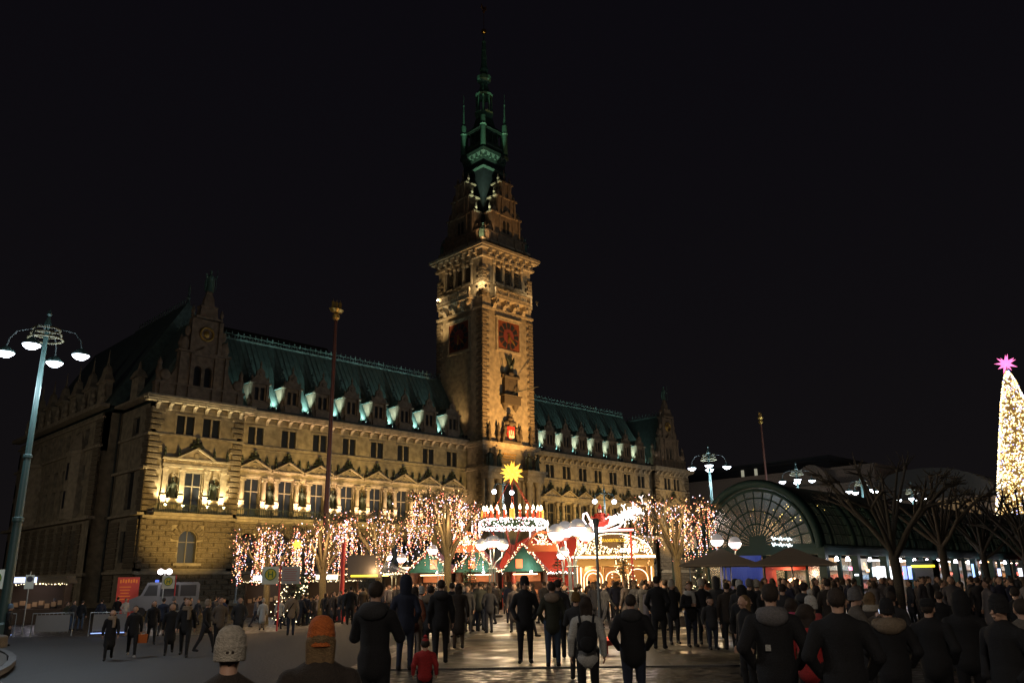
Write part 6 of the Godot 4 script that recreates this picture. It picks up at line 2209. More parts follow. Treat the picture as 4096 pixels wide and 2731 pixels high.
	# floods on the market roofs that light the town hall's front
	for f in [
		[42.5, "low floodlight mast before the near end pavilion", 165.0, 11.5, 43.0, Color(1.0, 0.65, 0.19)],
		[53, "low floodlight mast first of the four before the left wing, from the near pavilion", 150.0, 14, 54, Color(1.0, 0.65, 0.19)],
		[62.5, "low floodlight mast second of the four before the left wing, from the near pavilion", 155.0, 14, 63, Color(1.0, 0.65, 0.19)],
		[72, "low floodlight mast third of the four before the left wing, from the near pavilion", 150.0, 14, 72, Color(1.0, 0.65, 0.19)],
		[81.5, "low floodlight mast fourth before the left wing, next to the portal", 130.0, 14, 81.5, Color(1.0, 0.65, 0.19)],
		[107, "low floodlight mast first before the right wing, next to the portal", 130.0, 14, 107, Color(1.0, 0.61, 0.17)],
		[117, "low floodlight mast second before the right wing, from the portal", 130.0, 14, 117, Color(1.0, 0.61, 0.17)],
		[127, "low floodlight mast third before the right wing, from the portal", 120.0, 14, 127, Color(1.0, 0.61, 0.17)],
		[140, "low floodlight mast before the far end pavilion", 110.0, 13.5, 141, Color(1.0, 0.61, 0.17)],
	]:
		flood_mast(f[1], f[0], -85.0, 4.4, [[Vector3(f[4], f[3], -100.0), f[5], f[2] * (1.6 if f[0] < 90.0 else 2.3), 27.0 if f[0] > 50.0 else 35.0]])
	flood_mast("taller floodlight mast before the portal, aimed up at the clock tower", 92.0, -78.0, 6.0, [[Vector3(93.8, 35.0, -96.0), Color(1.0, 0.52, 0.15), 3300.0, 20.0], [Vector3(93.8, 15.0, -96.0), Color(1.0, 0.60, 0.17), 230.0, 22.0]])


func flood_mast(label: String, x: float, z: float, h: float, beams: Array):
	var t := thing("floodlight_mast", label, "floodlight mast", Vector3(x, 0, z), 0.0, "floodlight masts before the town hall")
	var m := MB.new()
	m.lathe(Vector3.ZERO, [Vector2(0.2, 0), Vector2(0.12, 0.4), Vector2(0.08, h)], 10)
	obj("pole", m, mat("lamp steel"), t)
	for b in beams:
		var d: Vector3 = (b[0] - Vector3(x, h, z)).normalized()
		m = MB.new()
		m.box(Vector3(0, h + 0.1, 0) + d * 0.1, Vector3(0.4, 0.3, 0.25), Basis.looking_at(d))
		obj("lamp_head", m, mat("floodlight can"), t)
		spot(Vector3(x, h + 0.1, z) + d * 0.45, b[0], b[1], b[2], b[3], 0.3, 0.6)


func fir(label: String, x: float, z: float, h: float, lights: int):
	var t := thing("fir_tree", label, "fir tree", Vector3(x, ground_at(x, z), z), rng.randf() * 6.0, "cut firs between the market huts")
	var m := MB.new()
	m.tube([Vector3.ZERO, Vector3(0, h, 0)], [0.09, 0.02], 7)
	obj("trunk", m, mat("bark", Color(0.07, 0.05, 0.03), 0.9), t)
	m = MB.new()
	var tips := []
	var rows := int(h * 5.0)
	for i in rows:
		var f := (i + 0.5) / rows
		var y := 0.35 + f * (h - 0.4)
		var reach := (1.0 - f) * h * 0.27 + 0.08
		var n := 5 + int((1.0 - f) * 8)
		for k in n:
			var a := rng.randf() * TAU
			var l := reach * rng.randf_range(0.65, 1.15)
			var d := Vector3(cos(a), rng.randf_range(-0.35, 0.1), sin(a))
			var p0 := Vector3(0, y, 0)
			var p1 := p0 + d * l
			tips.append(p1)
			var side := d.cross(Vector3.UP).normalized()
			for q in 6:
				var c := p0.lerp(p1, 0.25 + 0.75 * q / 5.0)
				var w := 0.16 * (1.1 - q / 7.0)
				for s in [-1.0, 1.0]:
					var e: Vector3 = c + side * s * w + d * 0.1 + Vector3(0, rng.randf_range(-0.08, 0.03), 0)
					m.tri(c - d * 0.035, e, c + d * 0.05)
	obj("crown", m, mat("fir needles", Color(0.022, 0.055, 0.028), 0.8), t)
	if lights > 0:
		var sp := []
		for i in lights:
			sp.append(tips[rng.randi() % tips.size()] * Vector3(0.98, 1, 0.98))
		bulbs("fairy_lights", sp, 0.035, mat("warm bulb"), t)
	if lights > 300:
		m = MB.new()
		star(m, Vector3(0, h + 0.15, 0), 0.4, 14, 0.14)
		obj("star", m, mat("yellow star"), t)


# ---------------------------------------------------------------- pollarded trees

# a pollarded plane: knobbly limbs that fork twice and end in fists with short rods
func pollard(called: String, label: String, group: String, x: float, z: float, h: float, spread: float, r0: float, seed_: int, bark: Material) -> Array:
	var t := thing(called, label, "tree", Vector3(x, ground_at(x, z), z), 0.0, group)
	var r := RandomNumberGenerator.new()
	r.seed = seed_ * 104729
	var m := MB.new()
	var fork := h * 0.42
	m.tube([Vector3.ZERO, Vector3(0, 0.5, 0), Vector3(0.05, fork * 0.6, 0.03), Vector3(0.02, fork, 0), Vector3(0, fork + 0.6, 0)], [r0 * 1.3, r0, r0 * 0.9, r0 * 0.95, r0 * 0.6], 10)
	obj("trunk", m, bark, t)
	var ends := []
	m = MB.new()
	var n := 7
	for i in n:
		var a := TAU * (i + r.randf() * 0.6) / n
		var d := Vector3(cos(a), 0, sin(a))
		var p0 := Vector3(0, fork + r.randf_range(-0.3, 0.5), 0)
		var up := r.randf_range(0.25, 0.75)
		var p1 := p0 + d * spread * 0.3 + Vector3(0, (h - fork) * up * 0.55, 0)
		var p2 := p0 + d * spread * 0.6 + Vector3(0, (h - fork) * (up * 0.6 + 0.2), 0)
		m.tube([p0, p1, p2], [r0 * 0.5, r0 * 0.4, r0 * 0.34], 7)
		for k in 3:
			var a2 := a + (k - 1) * 0.6 + r.randf_range(-0.2, 0.2)
			var d2 := Vector3(cos(a2), 0, sin(a2))
			var e := p2 + d2 * spread * r.randf_range(0.25, 0.42) + Vector3(0, (h - fork) * r.randf_range(0.05, 0.34), 0)
			var mid := p2.lerp(e, 0.5) + Vector3(0, r.randf_range(-0.1, 0.15), 0)
			m.tube([p2, mid, e], [r0 * 0.3, r0 * 0.22, r0 * 0.2], 6)
			m.ball(e, Vector3.ONE * r0 * 0.42, 7, 5)
			ends.append(e)
			for q in 7:
				var dd := (d2 + Vector3(r.randf_range(-0.9, 0.9), r.randf_range(-0.2, 1.3), r.randf_range(-0.9, 0.9))).normalized()
				m.tube([e, e + dd * r.randf_range(0.3, 0.75)], [0.03, 0.012], 4, false)
	for k in 5:
		var a := TAU * k / 5 + 0.3
		var e := Vector3(cos(a) * spread * 0.35, h * r.randf_range(0.9, 1.0), sin(a) * spread * 0.35)
		m.tube([Vector3(0, fork + 0.4, 0), e * Vector3(0.5, 0.78, 0.5), e], [r0 * 0.42, r0 * 0.3, r0 * 0.2], 6)
		m.ball(e, Vector3.ONE * r0 * 0.42, 7, 5)
		ends.append(e)
		for q in 8:
			var dd := Vector3(r.randf_range(-0.9, 0.9), r.randf_range(-0.1, 1.3), r.randf_range(-0.9, 0.9)).normalized()
			m.tube([e, e + dd * r.randf_range(0.3, 0.75)], [0.03, 0.012], 4, false)
	obj("crown", m, bark, t)
	return [t, ends]


func trees():
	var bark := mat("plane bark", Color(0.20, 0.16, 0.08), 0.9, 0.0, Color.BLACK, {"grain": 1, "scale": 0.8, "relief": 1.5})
	var warm := mat("string bulb", Color(0.8, 0.7, 0.6), 0.5, 0.0, Color(1.0, 0.46, 0.17) * 3.6)
	var rose := mat("string bulb rose", Color(0.8, 0.5, 0.5), 0.5, 0.0, Color(1.0, 0.2, 0.12) * 3.0)
	var white := mat("string bulb white", Color(0.8, 0.8, 0.8), 0.5, 0.0, Color(0.95, 0.75, 1.0) * 5.0)
	var lit := [
		[27.6, -51.0, 6.25, 2.2, 1, 1.0, "leftmost bare pollarded tree draped with hanging strings of lights"],
		[28.9, -46.4, 6.25, 2.0, 2, 0.8, "second light-draped pollarded tree, behind the yellow bus stop sign"],
		[30.4, -42.6, 6.25, 2.3, 3, 1.0, "third light-draped pollarded tree, right of the red display stand"],
		[31.7, -37.7, 6.7, 2.1, 4, 1.0, "tallest of the left light-draped trees, beside the pair of globes"],
		[43.3, -29.9, 6.8, 2.6, 5, 0.75, "light-strung pollarded tree standing apart beside the arcade"]]
	for d in lit:
		var got := pollard("lit_tree", d[6], "pollarded trees strung with lights", d[0], d[1], d[2], d[3], 0.23, d[4], bark)
		var t: Node3D = got[0]
		var ends: Array = got[1]
		var places := []
		# lights wound along the rim of the crown and strings hanging from every fist
		for e in ends:
			var base: Vector3 = e
			for q in int(4 * d[5]):
				places.append(base + Vector3(rng.randf_range(-0.4, 0.4), rng.randf_range(-0.15, 0.4), rng.randf_range(-0.4, 0.4)))
			if rng.randf() < 0.95 * d[5]:
				var drop := rng.randf_range(1.2, 3.4)
				if base.y - drop < 2.6:
					drop = base.y - 2.6
				var y := 0.0
				var sway := Vector3(rng.randf_range(-0.25, 0.25), 0, rng.randf_range(-0.25, 0.25))
				while y < drop:
					places.append(base + Vector3(rng.randf_range(-0.07, 0.07), -y, rng.randf_range(-0.07, 0.07)) + sway * (y / drop))
					y += 0.12 if rng.randf() < 0.8 else 0.3
		# more strings hung between the fists so that the crown's skirt closes
		for i in int(26 * d[5]):
			var base: Vector3 = ends[rng.randi() % ends.size()].lerp(ends[rng.randi() % ends.size()], 0.35 * rng.randf()) * Vector3(1.08, 1, 1.08)
			var drop := minf(rng.randf_range(1.6, 3.9), base.y - 2.4)
			var y := rng.randf_range(0.0, 0.5)
			while y < drop:
				places.append(base + Vector3(rng.randf_range(-0.06, 0.06) + 0.1 * sin(y * 2.0 + i), -y, rng.randf_range(-0.06, 0.06)))
				y += 0.13 if rng.randf() < 0.8 else 0.25
		for i in ends.size() - 1:
			if ends[i].distance_to(ends[i + 1]) < 2.2:
				places += along(ends[i], ends[i + 1], 0.16, 0.08, 0.25)
		var w := []
		var ro := []
		var wh := []
		for p in places:
			var q := rng.randf()
			if q < 0.5:
				w.append(p)
			elif q < 0.78:
				ro.append(p)
			else:
				wh.append(p)
		bulbs("light_string", w, 0.034, warm, t)
		bulbs("light_string", ro, 0.034, rose, t)
		bulbs("light_string", wh, 0.034, white, t)
		omni(t.position + Vector3(0, d[2] * 0.72, 0) + Vector3(-0.8, 0, 0.9), Color(1.0, 0.62, 0.3), 5.0, 0.5)
		omni(t.position + Vector3(0, 2.6, 0) + Vector3(-1.2, 0, 1.3), Color(1.0, 0.66, 0.3), 2.5, 0.4)
	# bare dark trees on the right
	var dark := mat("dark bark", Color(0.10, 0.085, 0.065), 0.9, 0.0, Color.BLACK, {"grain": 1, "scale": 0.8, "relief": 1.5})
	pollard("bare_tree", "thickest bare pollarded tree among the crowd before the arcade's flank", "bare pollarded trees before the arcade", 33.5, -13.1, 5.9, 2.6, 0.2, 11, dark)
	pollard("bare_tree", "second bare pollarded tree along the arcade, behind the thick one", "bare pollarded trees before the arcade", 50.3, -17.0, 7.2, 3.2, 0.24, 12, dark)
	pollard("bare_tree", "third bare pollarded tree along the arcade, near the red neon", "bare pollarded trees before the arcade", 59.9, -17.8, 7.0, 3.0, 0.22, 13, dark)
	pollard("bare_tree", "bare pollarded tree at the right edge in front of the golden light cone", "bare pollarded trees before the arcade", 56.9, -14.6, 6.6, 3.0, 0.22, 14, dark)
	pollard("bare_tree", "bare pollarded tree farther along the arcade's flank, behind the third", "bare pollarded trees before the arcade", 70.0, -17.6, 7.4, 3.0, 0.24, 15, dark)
	# cone-shaped light tree with a red and violet star
	var base := Vector3(155.6, 0, -37.65)
	var c := thing("light_cone_tree", "tall slim golden cone of lights with a red and violet star on top", "Christmas tree", base)
	var prof := [Vector2(7.4, 1.0), Vector2(6.2, 7.2), Vector2(4.92, 13.8), Vector2(3.5, 21.2), Vector2(1.94, 29.4), Vector2(1.0, 33.2), Vector2(0.44, 34.8), Vector2(0.04, 35.4)]
	var m := MB.new()
	m.lathe(Vector3.ZERO, [Vector2(7.2, 1.0), Vector2(6.0, 7.2), Vector2(4.75, 13.8), Vector2(3.3, 21.2), Vector2(1.75, 29.4), Vector2(0.8, 33.2), Vector2(0.04, 35.2)], 24)
	obj("cone", m, mat("cone netting", Color(0.16, 0.11, 0.04), 0.8, 0.0, Color(0.16, 0.085, 0.02)), c)
	m = MB.new()
	m.tube([Vector3.ZERO, Vector3(0, 36.0, 0)], [0.4, 0.12], 8)
	obj("mast", m, mat("lamp steel"), c)
	var sets := [[], [], []]
	for i in 9000:
		var f := rng.randf()
		var k := 0
		var y := 8.0 + 27.2 * f
		while k < prof.size() - 2 and prof[k + 1].y < y:
			k += 1
		var rad := lerpf(prof[k].x, prof[k + 1].x, (y - prof[k].y) / (prof[k + 1].y - prof[k].y))
		if rng.randf() > rad / 6.0 + 0.12:
			continue
		var a := rng.randf() * TAU
		sets[0 if rng.randf() < 0.62 else (1 if rng.randf() < 0.7 else 2)].append(Vector3(cos(a) * rad, y, sin(a) * rad))
	bulbs("light_string", sets[0], 0.12, mat("gold bulb", Color(0.8, 0.6, 0.3), 0.5, 0.0, Color(1.0, 0.68, 0.26) * 2.6), c)
	bulbs("light_string", sets[1], 0.12, mat("pale bulb", Color(0.8, 0.8, 0.7), 0.5, 0.0, Color(0.95, 0.95, 0.8) * 3.4), c)
	bulbs("light_string", sets[2], 0.12, mat("blue bulb", Color(0.4, 0.4, 0.8), 0.5, 0.0, Color(0.35, 0.4, 1.0) * 4.0), c)
	m = MB.new()
	star(m, Vector3(0, 36.5, 0), 1.8, 16, 0.5)
	obj("star", m, mat("violet star", Color(0.6, 0.2, 0.4), 0.5, 0.0, Color(0.9, 0.16, 0.42) * 2.2), c)
	omni(base + Vector3(-9.5, 12.0, 4.0), Color(1.0, 0.75, 0.4), 40.0, 1.0)


# ---------------------------------------------------------------- things of the street

func stop_sign(label: String, x: float, z: float, turn: float, h: float, with_panel: bool):
	var t := thing("bus_stop_sign", label, "bus stop sign", Vector3(x, ground_at(x, z), z), turn, "bus stop signs on red posts")
	var m := MB.new()
	m.tube([Vector3.ZERO, Vector3(0, h, 0)], [0.045, 0.04], 8)
	obj("post", m, mat("stop red", Color(0.5, 0.03, 0.03), 0.5), t)
	m = MB.new()
	m.box(Vector3(-0.5, h - 0.5, 0), Vector3(0.85, 0.9, 0.06))
	obj("board", m, mat("sign white", Color(0.55, 0.58, 0.5), 0.5), t)
	m = MB.new()
	m.lathe(Vector3.ZERO, [Vector2(0.0, 0.0), Vector2(0.3, 0.0), Vector2(0.3, 0.02), Vector2(0.0, 0.02)], 20)
	var disc := obj("disc", m, mat("stop yellow", Color(0.6, 0.5, 0.03), 0.5), t, Vector3(-0.5, h - 0.45, 0.033))
	disc.rotation.x = PI / 2
	m = MB.new()
	m.tube_ring(Vector3(-0.5, h - 0.45, 0.06), 0.28, 0.025)
	for s in [-0.1, 0.1]:
		m.box(Vector3(-0.5 + s, h - 0.45, 0.062), Vector3(0.055, 0.32, 0.012))
	m.box(Vector3(-0.5, h - 0.45, 0.062), Vector3(0.2, 0.055, 0.012))
	obj("emblem", m, mat("stop green", Color(0.02, 0.16, 0.05), 0.5), t)
	if with_panel:
		m = MB.new()
		m.box(Vector3(0.55, h - 0.5, 0), Vector3(0.95, 0.9, 0.05))
		obj("panel", m, mat("sign grey", Color(0.3, 0.3, 0.3), 0.5), t)
		m = MB.new()
		for k in 6:
			m.box(Vector3(0.5, h - 0.2 - k * 0.11, 0.03), Vector3(0.6 + 0.1 * (k % 2), 0.03, 0.01))
		obj("print", m, mat("sign print", Color(0.35, 0.06, 0.05), 0.6), t)


func street_things():
	# tall red display stand of the bus stop
	var p := Vector3(27.8, ground_at(27.8, -42.5), -42.5)
	var t := thing("display_stand", "tall red post carrying a dark display with a glowing yellow line", "bus display", p, -0.56)
	var m := MB.new()
	m.lathe(Vector3.ZERO, [Vector2(0.28, 0), Vector2(0.24, 0.25), Vector2(0.14, 0.35), Vector2(0.13, 4.4)], 12)
	obj("post", m, mat("stop red", Color(0.5, 0.03, 0.03), 0.5), t)
	m = MB.new()
	m.box(Vector3(1.25, 3.05, 0), Vector3(1.95, 1.3, 0.2))
	m.box(Vector3(0.2, 3.1, 0), Vector3(0.3, 0.2, 0.12))
	obj("display", m, mat("display case", Color(0.09, 0.075, 0.07), 0.5), t)
	m = MB.new()
	m.box(Vector3(1.25, 2.52, 0.12), Vector3(1.55, 0.1, 0.03))
	obj("light_line", m, mat("display line", Color(0.5, 0.5, 0.1), 0.5, 0.0, Color(1.0, 0.72, 0.03) * 2.5), t)
	stop_sign("bus stop sign with round yellow emblem and grey timetable panel under the light-strung trees", 23.0, -41.1, -0.5, 3.3, true)
	stop_sign("bus stop sign before the police van at the town hall's corner", 26.1, -61.6, -0.4, 3.2, false)
	stop_sign("bus stop sign beside the mast lamp at the left edge", 11.5, -46.8, -0.25, 3.35, false)
	# no-stopping sign plate on a thin post
	t = thing("traffic_sign", "small white traffic sign plate on a thin post before the dark flank", "traffic sign", Vector3(14.2, ground_at(14.2, -53.0), -53.0), -0.25)
	m = MB.new()
	m.tube([Vector3.ZERO, Vector3(0, 3.3, 0)], [0.035, 0.035], 7)
	obj("post", m, mat("lamp steel"), t)
	m = MB.new()
	m.box(Vector3(0, 2.75, 0.04), Vector3(0.45, 0.75, 0.03))
	obj("plate", m, mat("sign white"), t)
	m = MB.new()
	m.lathe(Vector3(0, 0, 0), [Vector2(0, 0), Vector2(0.16, 0.0), Vector2(0.16, 0.01), Vector2(0, 0.01)], 16)
	var disc := obj("disc", m, mat("sign dark", Color(0.03, 0.03, 0.05), 0.5), t, Vector3(0, 2.9, 0.06))
	disc.rotation.x = PI / 2
	# white police van
	t = thing("police_van", "white van with dark windows and blue roof lights parked by the town hall corner", "van", Vector3(26.6, -0.35, -64.6), -0.4)
	var white := mat("van white", Color(0.13, 0.14, 0.15), 0.3)
	m = MB.new()
	var side := PackedVector2Array([Vector2(-2.3, 0.45), Vector2(2.4, 0.45), Vector2(2.45, 2.3), Vector2(2.3, 2.45), Vector2(-1.2, 2.45), Vector2(-1.6, 1.55), Vector2(-2.35, 1.25)])
	m.slab(side, 1.9, Transform3D(Basis(), Vector3(0, 0, 0.95)))
	obj("body", m, white, t)
	m = MB.new()
	m.slab(PackedVector2Array([Vector2(-1.42, 1.5), Vector2(-0.5, 1.5), Vector2(-0.5, 2.25), Vector2(-1.1, 2.25)]), 1.94, Transform3D(Basis(), Vector3(0, 0, 0.97)))
	m.span(Vector3(-0.3, 1.45, -0.97), Vector3(0.95, 2.25, 0.97))
	m.span(Vector3(1.1, 1.45, -0.97), Vector3(2.2, 2.25, 0.97))
	m.slab(PackedVector2Array([Vector2(-1.62, 1.55), Vector2(-1.6, 1.5), Vector2(-1.2, 2.38), Vector2(-1.24, 2.42)]), 1.6, Transform3D(Basis(), Vector3(0, 0, 0.8)))
	obj("window", m, mat("dark window glass"), t)
	for x in [-1.5, 1.5]:
		for s in [-0.9, 0.9]:
			m = MB.new()
			m.lathe(Vector3.ZERO, [Vector2(0.2, -0.12), Vector2(0.33, -0.12), Vector2(0.36, 0.0), Vector2(0.33, 0.12), Vector2(0.2, 0.12), Vector2(0.0, 0.1)], 16)
			var w := obj("wheel", m, mat("tyre", Color(0.015, 0.015, 0.015), 0.8), t, Vector3(x, 0.36, s))
			w.rotation.x = PI / 2
	m = MB.new()
	m.box(Vector3(-0.6, 2.55, 0), Vector3(0.25, 0.16, 1.4))
	obj("roof_light", m, mat("blue lamp", Color(0.05, 0.1, 0.5), 0.4, 0.0, Color(0.1, 0.2, 1.0) * 0.8), t)
	for s in [-0.7, 0.7]:
		m = MB.new()
		m.ball(Vector3(-2.32, 0.95, s), Vector3(0.06, 0.12, 0.18), 8, 5)
		obj("headlight", m, mat("headlight", Color(0.6, 0.6, 0.6), 0.3, 0.0, Color(0.6, 0.75, 1.0) * 1.5), t)
	# red advertising wall and lit box sign by the van
	t = thing("advert_wall", "red advertising wall with orange heading beside the police van", "advertising wall", Vector3(24.4, -0.4, -66.0), -0.35)
	m = MB.new()
	m.span(Vector3(-0.75, 0, -0.2), Vector3(0.75, 2.9, 0))
	obj("panel", m, mat("advert red", Color(0.45, 0.05, 0.03), 0.5, 0.0, Color(0.08, 0.006, 0.003)), t)
	m = MB.new()
	for k in 7:
		m.box(Vector3(-0.54 + k * 0.18, 2.6 + 0.04 * (k % 2), 0.02), Vector3(0.11, 0.24, 0.03))
	for k in 5:
		m.box(Vector3(-0.2, 2.2 - k * 0.22, 0.02), Vector3(0.8 - 0.12 * (k % 3), 0.06, 0.03))
	obj("print", m, mat("advert orange", Color(0.6, 0.2, 0.02), 0.5, 0.0, Color(0.2, 0.05, 0.006)), t)
	t = thing("lit_box_sign", "glowing white sign of two round letters above the van", "lit sign", Vector3(25.9, 2.7, -63.2), -0.4)
	m = MB.new()
	for s in [-0.42, 0.42]:
		m.tube_ring(Vector3(s * 0.7, 0.15, 0), 0.15, 0.07)
	m.box(Vector3(0, 0.15, -0.06), Vector3(1.0, 0.2, 0.05))
	obj("letter", m, mat("box sign glow", Color(0.8, 0.8, 0.8), 0.5, 0.0, Color(1.0, 0.86, 0.9) * 4.0), t)
	m = MB.new()
	m.tube([Vector3(0, 0.0, -0.1), Vector3(0, -3.9, -0.1)], [0.05, 0.05], 6)
	obj("post", m, mat("lamp steel"), t)
	omni(Vector3(25.6, 2.9, -62.6), Color(1.0, 0.85, 0.85), 2.0, 0.3)
	# stalls and lit signs along the foot of the town hall
	var foot := [[18.0, -66.0, Color(0.5, 0.6, 1.0), "small lit stall with a violet-blue round lamp at the dark flank's foot"], [12.5, -66.5, Color(0.9, 0.9, 1.0), "small lit stall farther left along the dark flank's foot"], [34.0, -62.0, Color(0.75, 0.85, 1.0), "kiosk with a pale blue light box below the leftmost light-strung tree"], [37.5, -58.5, Color(1.0, 0.85, 0.6), "kiosk with warm counter lights behind the second light-strung tree"], [42.0, -54.5, Color(1.0, 0.7, 0.4), "brown kiosk with warm lamps behind the red display stand"]]
	for f in foot:
		t = thing("market_kiosk", f[3], "kiosk", Vector3(f[0], ground_at(f[0], f[1]), f[1]), -0.5, "kiosks at the town hall's foot")
		m = MB.new()
		m.span(Vector3(-2.0, 0, -2.0), Vector3(2.0, 1.0, 0))
		m.span(Vector3(-2.0, 0, -2.1), Vector3(2.0, 2.7, -2.0))
		for s in [-1.95, 1.95]:
			m.box(Vector3(s, 1.4, -1.0), Vector3(0.1, 2.8, 2.0))
		obj("wall", m, mat("kiosk timber", Color(0.07, 0.045, 0.028), 0.8), t)
		m = MB.new()
		m.slab(PackedVector2Array([Vector2(-2.3, 2.7), Vector2(2.3, 2.7), Vector2(2.1, 3.2), Vector2(-2.1, 3.2)]), 2.8, Transform3D(Basis(), Vector3(0, 0, 0.5)))
		obj("roof", m, mat("kiosk roof", Color(0.10, 0.08, 0.05), 0.8), t)
		m = MB.new()
		m.box(Vector3(-0.6, 2.95, 0.53), Vector3(1.7, 0.36, 0.06))
		obj("light_box", m, mat("light box %s" % f[2], Color(0.6, 0.6, 0.6), 0.5, 0.0, f[2] * 2.4), t)
		m = MB.new()
		for q in 9:
			m.box(Vector3(-1.6 + q * 0.4, 1.2 + 0.1 * (q % 3), -1.0), Vector3(0.3, 0.3, 0.3))
		obj("goods", m, mat("goods 1", Color(0.5, 0.3, 0.15), 0.6), t)
		bulbs("garland", along(Vector3(-2.2, 2.65, 0.55), Vector3(2.2, 2.65, 0.55), 0.12, 0.05), 0.035, mat("warm bulb"), t)
		omni(t.position + Vector3(0, 2.4, -0.6).rotated(Vector3.UP, -0.5), f[2].lerp(Color(1, 0.75, 0.5), 0.5), 0.8, 0.2)
	# crowd barriers with printed banners at the far left
	for i in 5:
		t = thing("crowd_barrier", "grey crowd barrier with hanging banner beyond the traffic island, number %d from the lamp" % (i + 1) if false else ["grey barrier with printed banner nearest to the mast lamp", "second grey barrier from the mast lamp, pale banner", "middle one of the five grey barriers on the road", "fourth grey barrier, with blue light strip at its foot", "last grey barrier before the walking couple"][i], "crowd barrier", Vector3(9.5 + i * 2.2, -0.5, -50.0 + i * 1.5), -0.3, "crowd barriers across the road")
		m = MB.new()
		m.tube([Vector3(-0.9, 0, 0), Vector3(-0.9, 1.1, 0), Vector3(0.9, 1.1, 0), Vector3(0.9, 0, 0)], [0.025, 0.025, 0.025, 0.025], 6)
		for k in 9:
			m.tube([Vector3(-0.72 + k * 0.18, 0.15, 0), Vector3(-0.72 + k * 0.18, 1.1, 0)], [0.012, 0.012], 4, false)
		m.box(Vector3(-0.9, 0.03, 0), Vector3(0.06, 0.05, 0.6))
		m.box(Vector3(0.9, 0.03, 0), Vector3(0.06, 0.05, 0.6))
		obj("frame", m, mat("lamp steel"), t)
		m = MB.new()
		m.box(Vector3(0, 0.62, 0.04), Vector3(1.5, 0.8, 0.02))
		obj("banner", m, mat("banner grey", Color(0.17, 0.16, 0.15), 0.7), t)
		if i == 3 or i == 1:
			m = MB.new()
			m.box(Vector3(0, 0.12, 0.1), Vector3(1.6, 0.04, 0.05))
			obj("light_strip", m, mat("blue strip", Color(0.3, 0.4, 0.9), 0.5, 0.0, Color(0.3, 0.45, 1.0) * 1.6), t)
	# slim steel pole in the crowd before the pavilion
	t = thing("steel_pole", "slim grey steel pole rising from the plaza before the dome pavilion", "pole", Vector3(16.9, 0, -14.1))
	m = MB.new()
	m.lathe(Vector3.ZERO, [Vector2(0.07, 0), Vector2(0.04, 0.2), Vector2(0.035, 2.7), Vector2(0.055, 2.75), Vector2(0.06, 3.2), Vector2(0.1, 3.35), Vector2(0.06, 3.4)], 12)
	obj("pole", m, mat("lamp steel"), t)
	# small red emergency light low in the crowd
	t = thing("red_toy_lamp", "small glowing red and amber lamp low beside the woman in white", "lamp", Vector3(16.9, 0.0, -13.9))
	m = MB.new()
	m.box(Vector3(0, 0.35, 0), Vector3(0.26, 0.12, 0.2))
	m.tube([Vector3(0, 0, 0), Vector3(0, 0.3, 0)], [0.03, 0.03], 6)
	obj("housing", m, mat("booth red"), t)
	m = MB.new()
	m.box(Vector3(0, 0.46, 0.02), Vector3(0.22, 0.06, 0.12))
	obj("lamp", m, mat("red lamp glow", Color(0.6, 0.1, 0.05), 0.5, 0.0, Color(1.0, 0.08, 0.03) * 1.6), t)


# ---------------------------------------------------------------- people

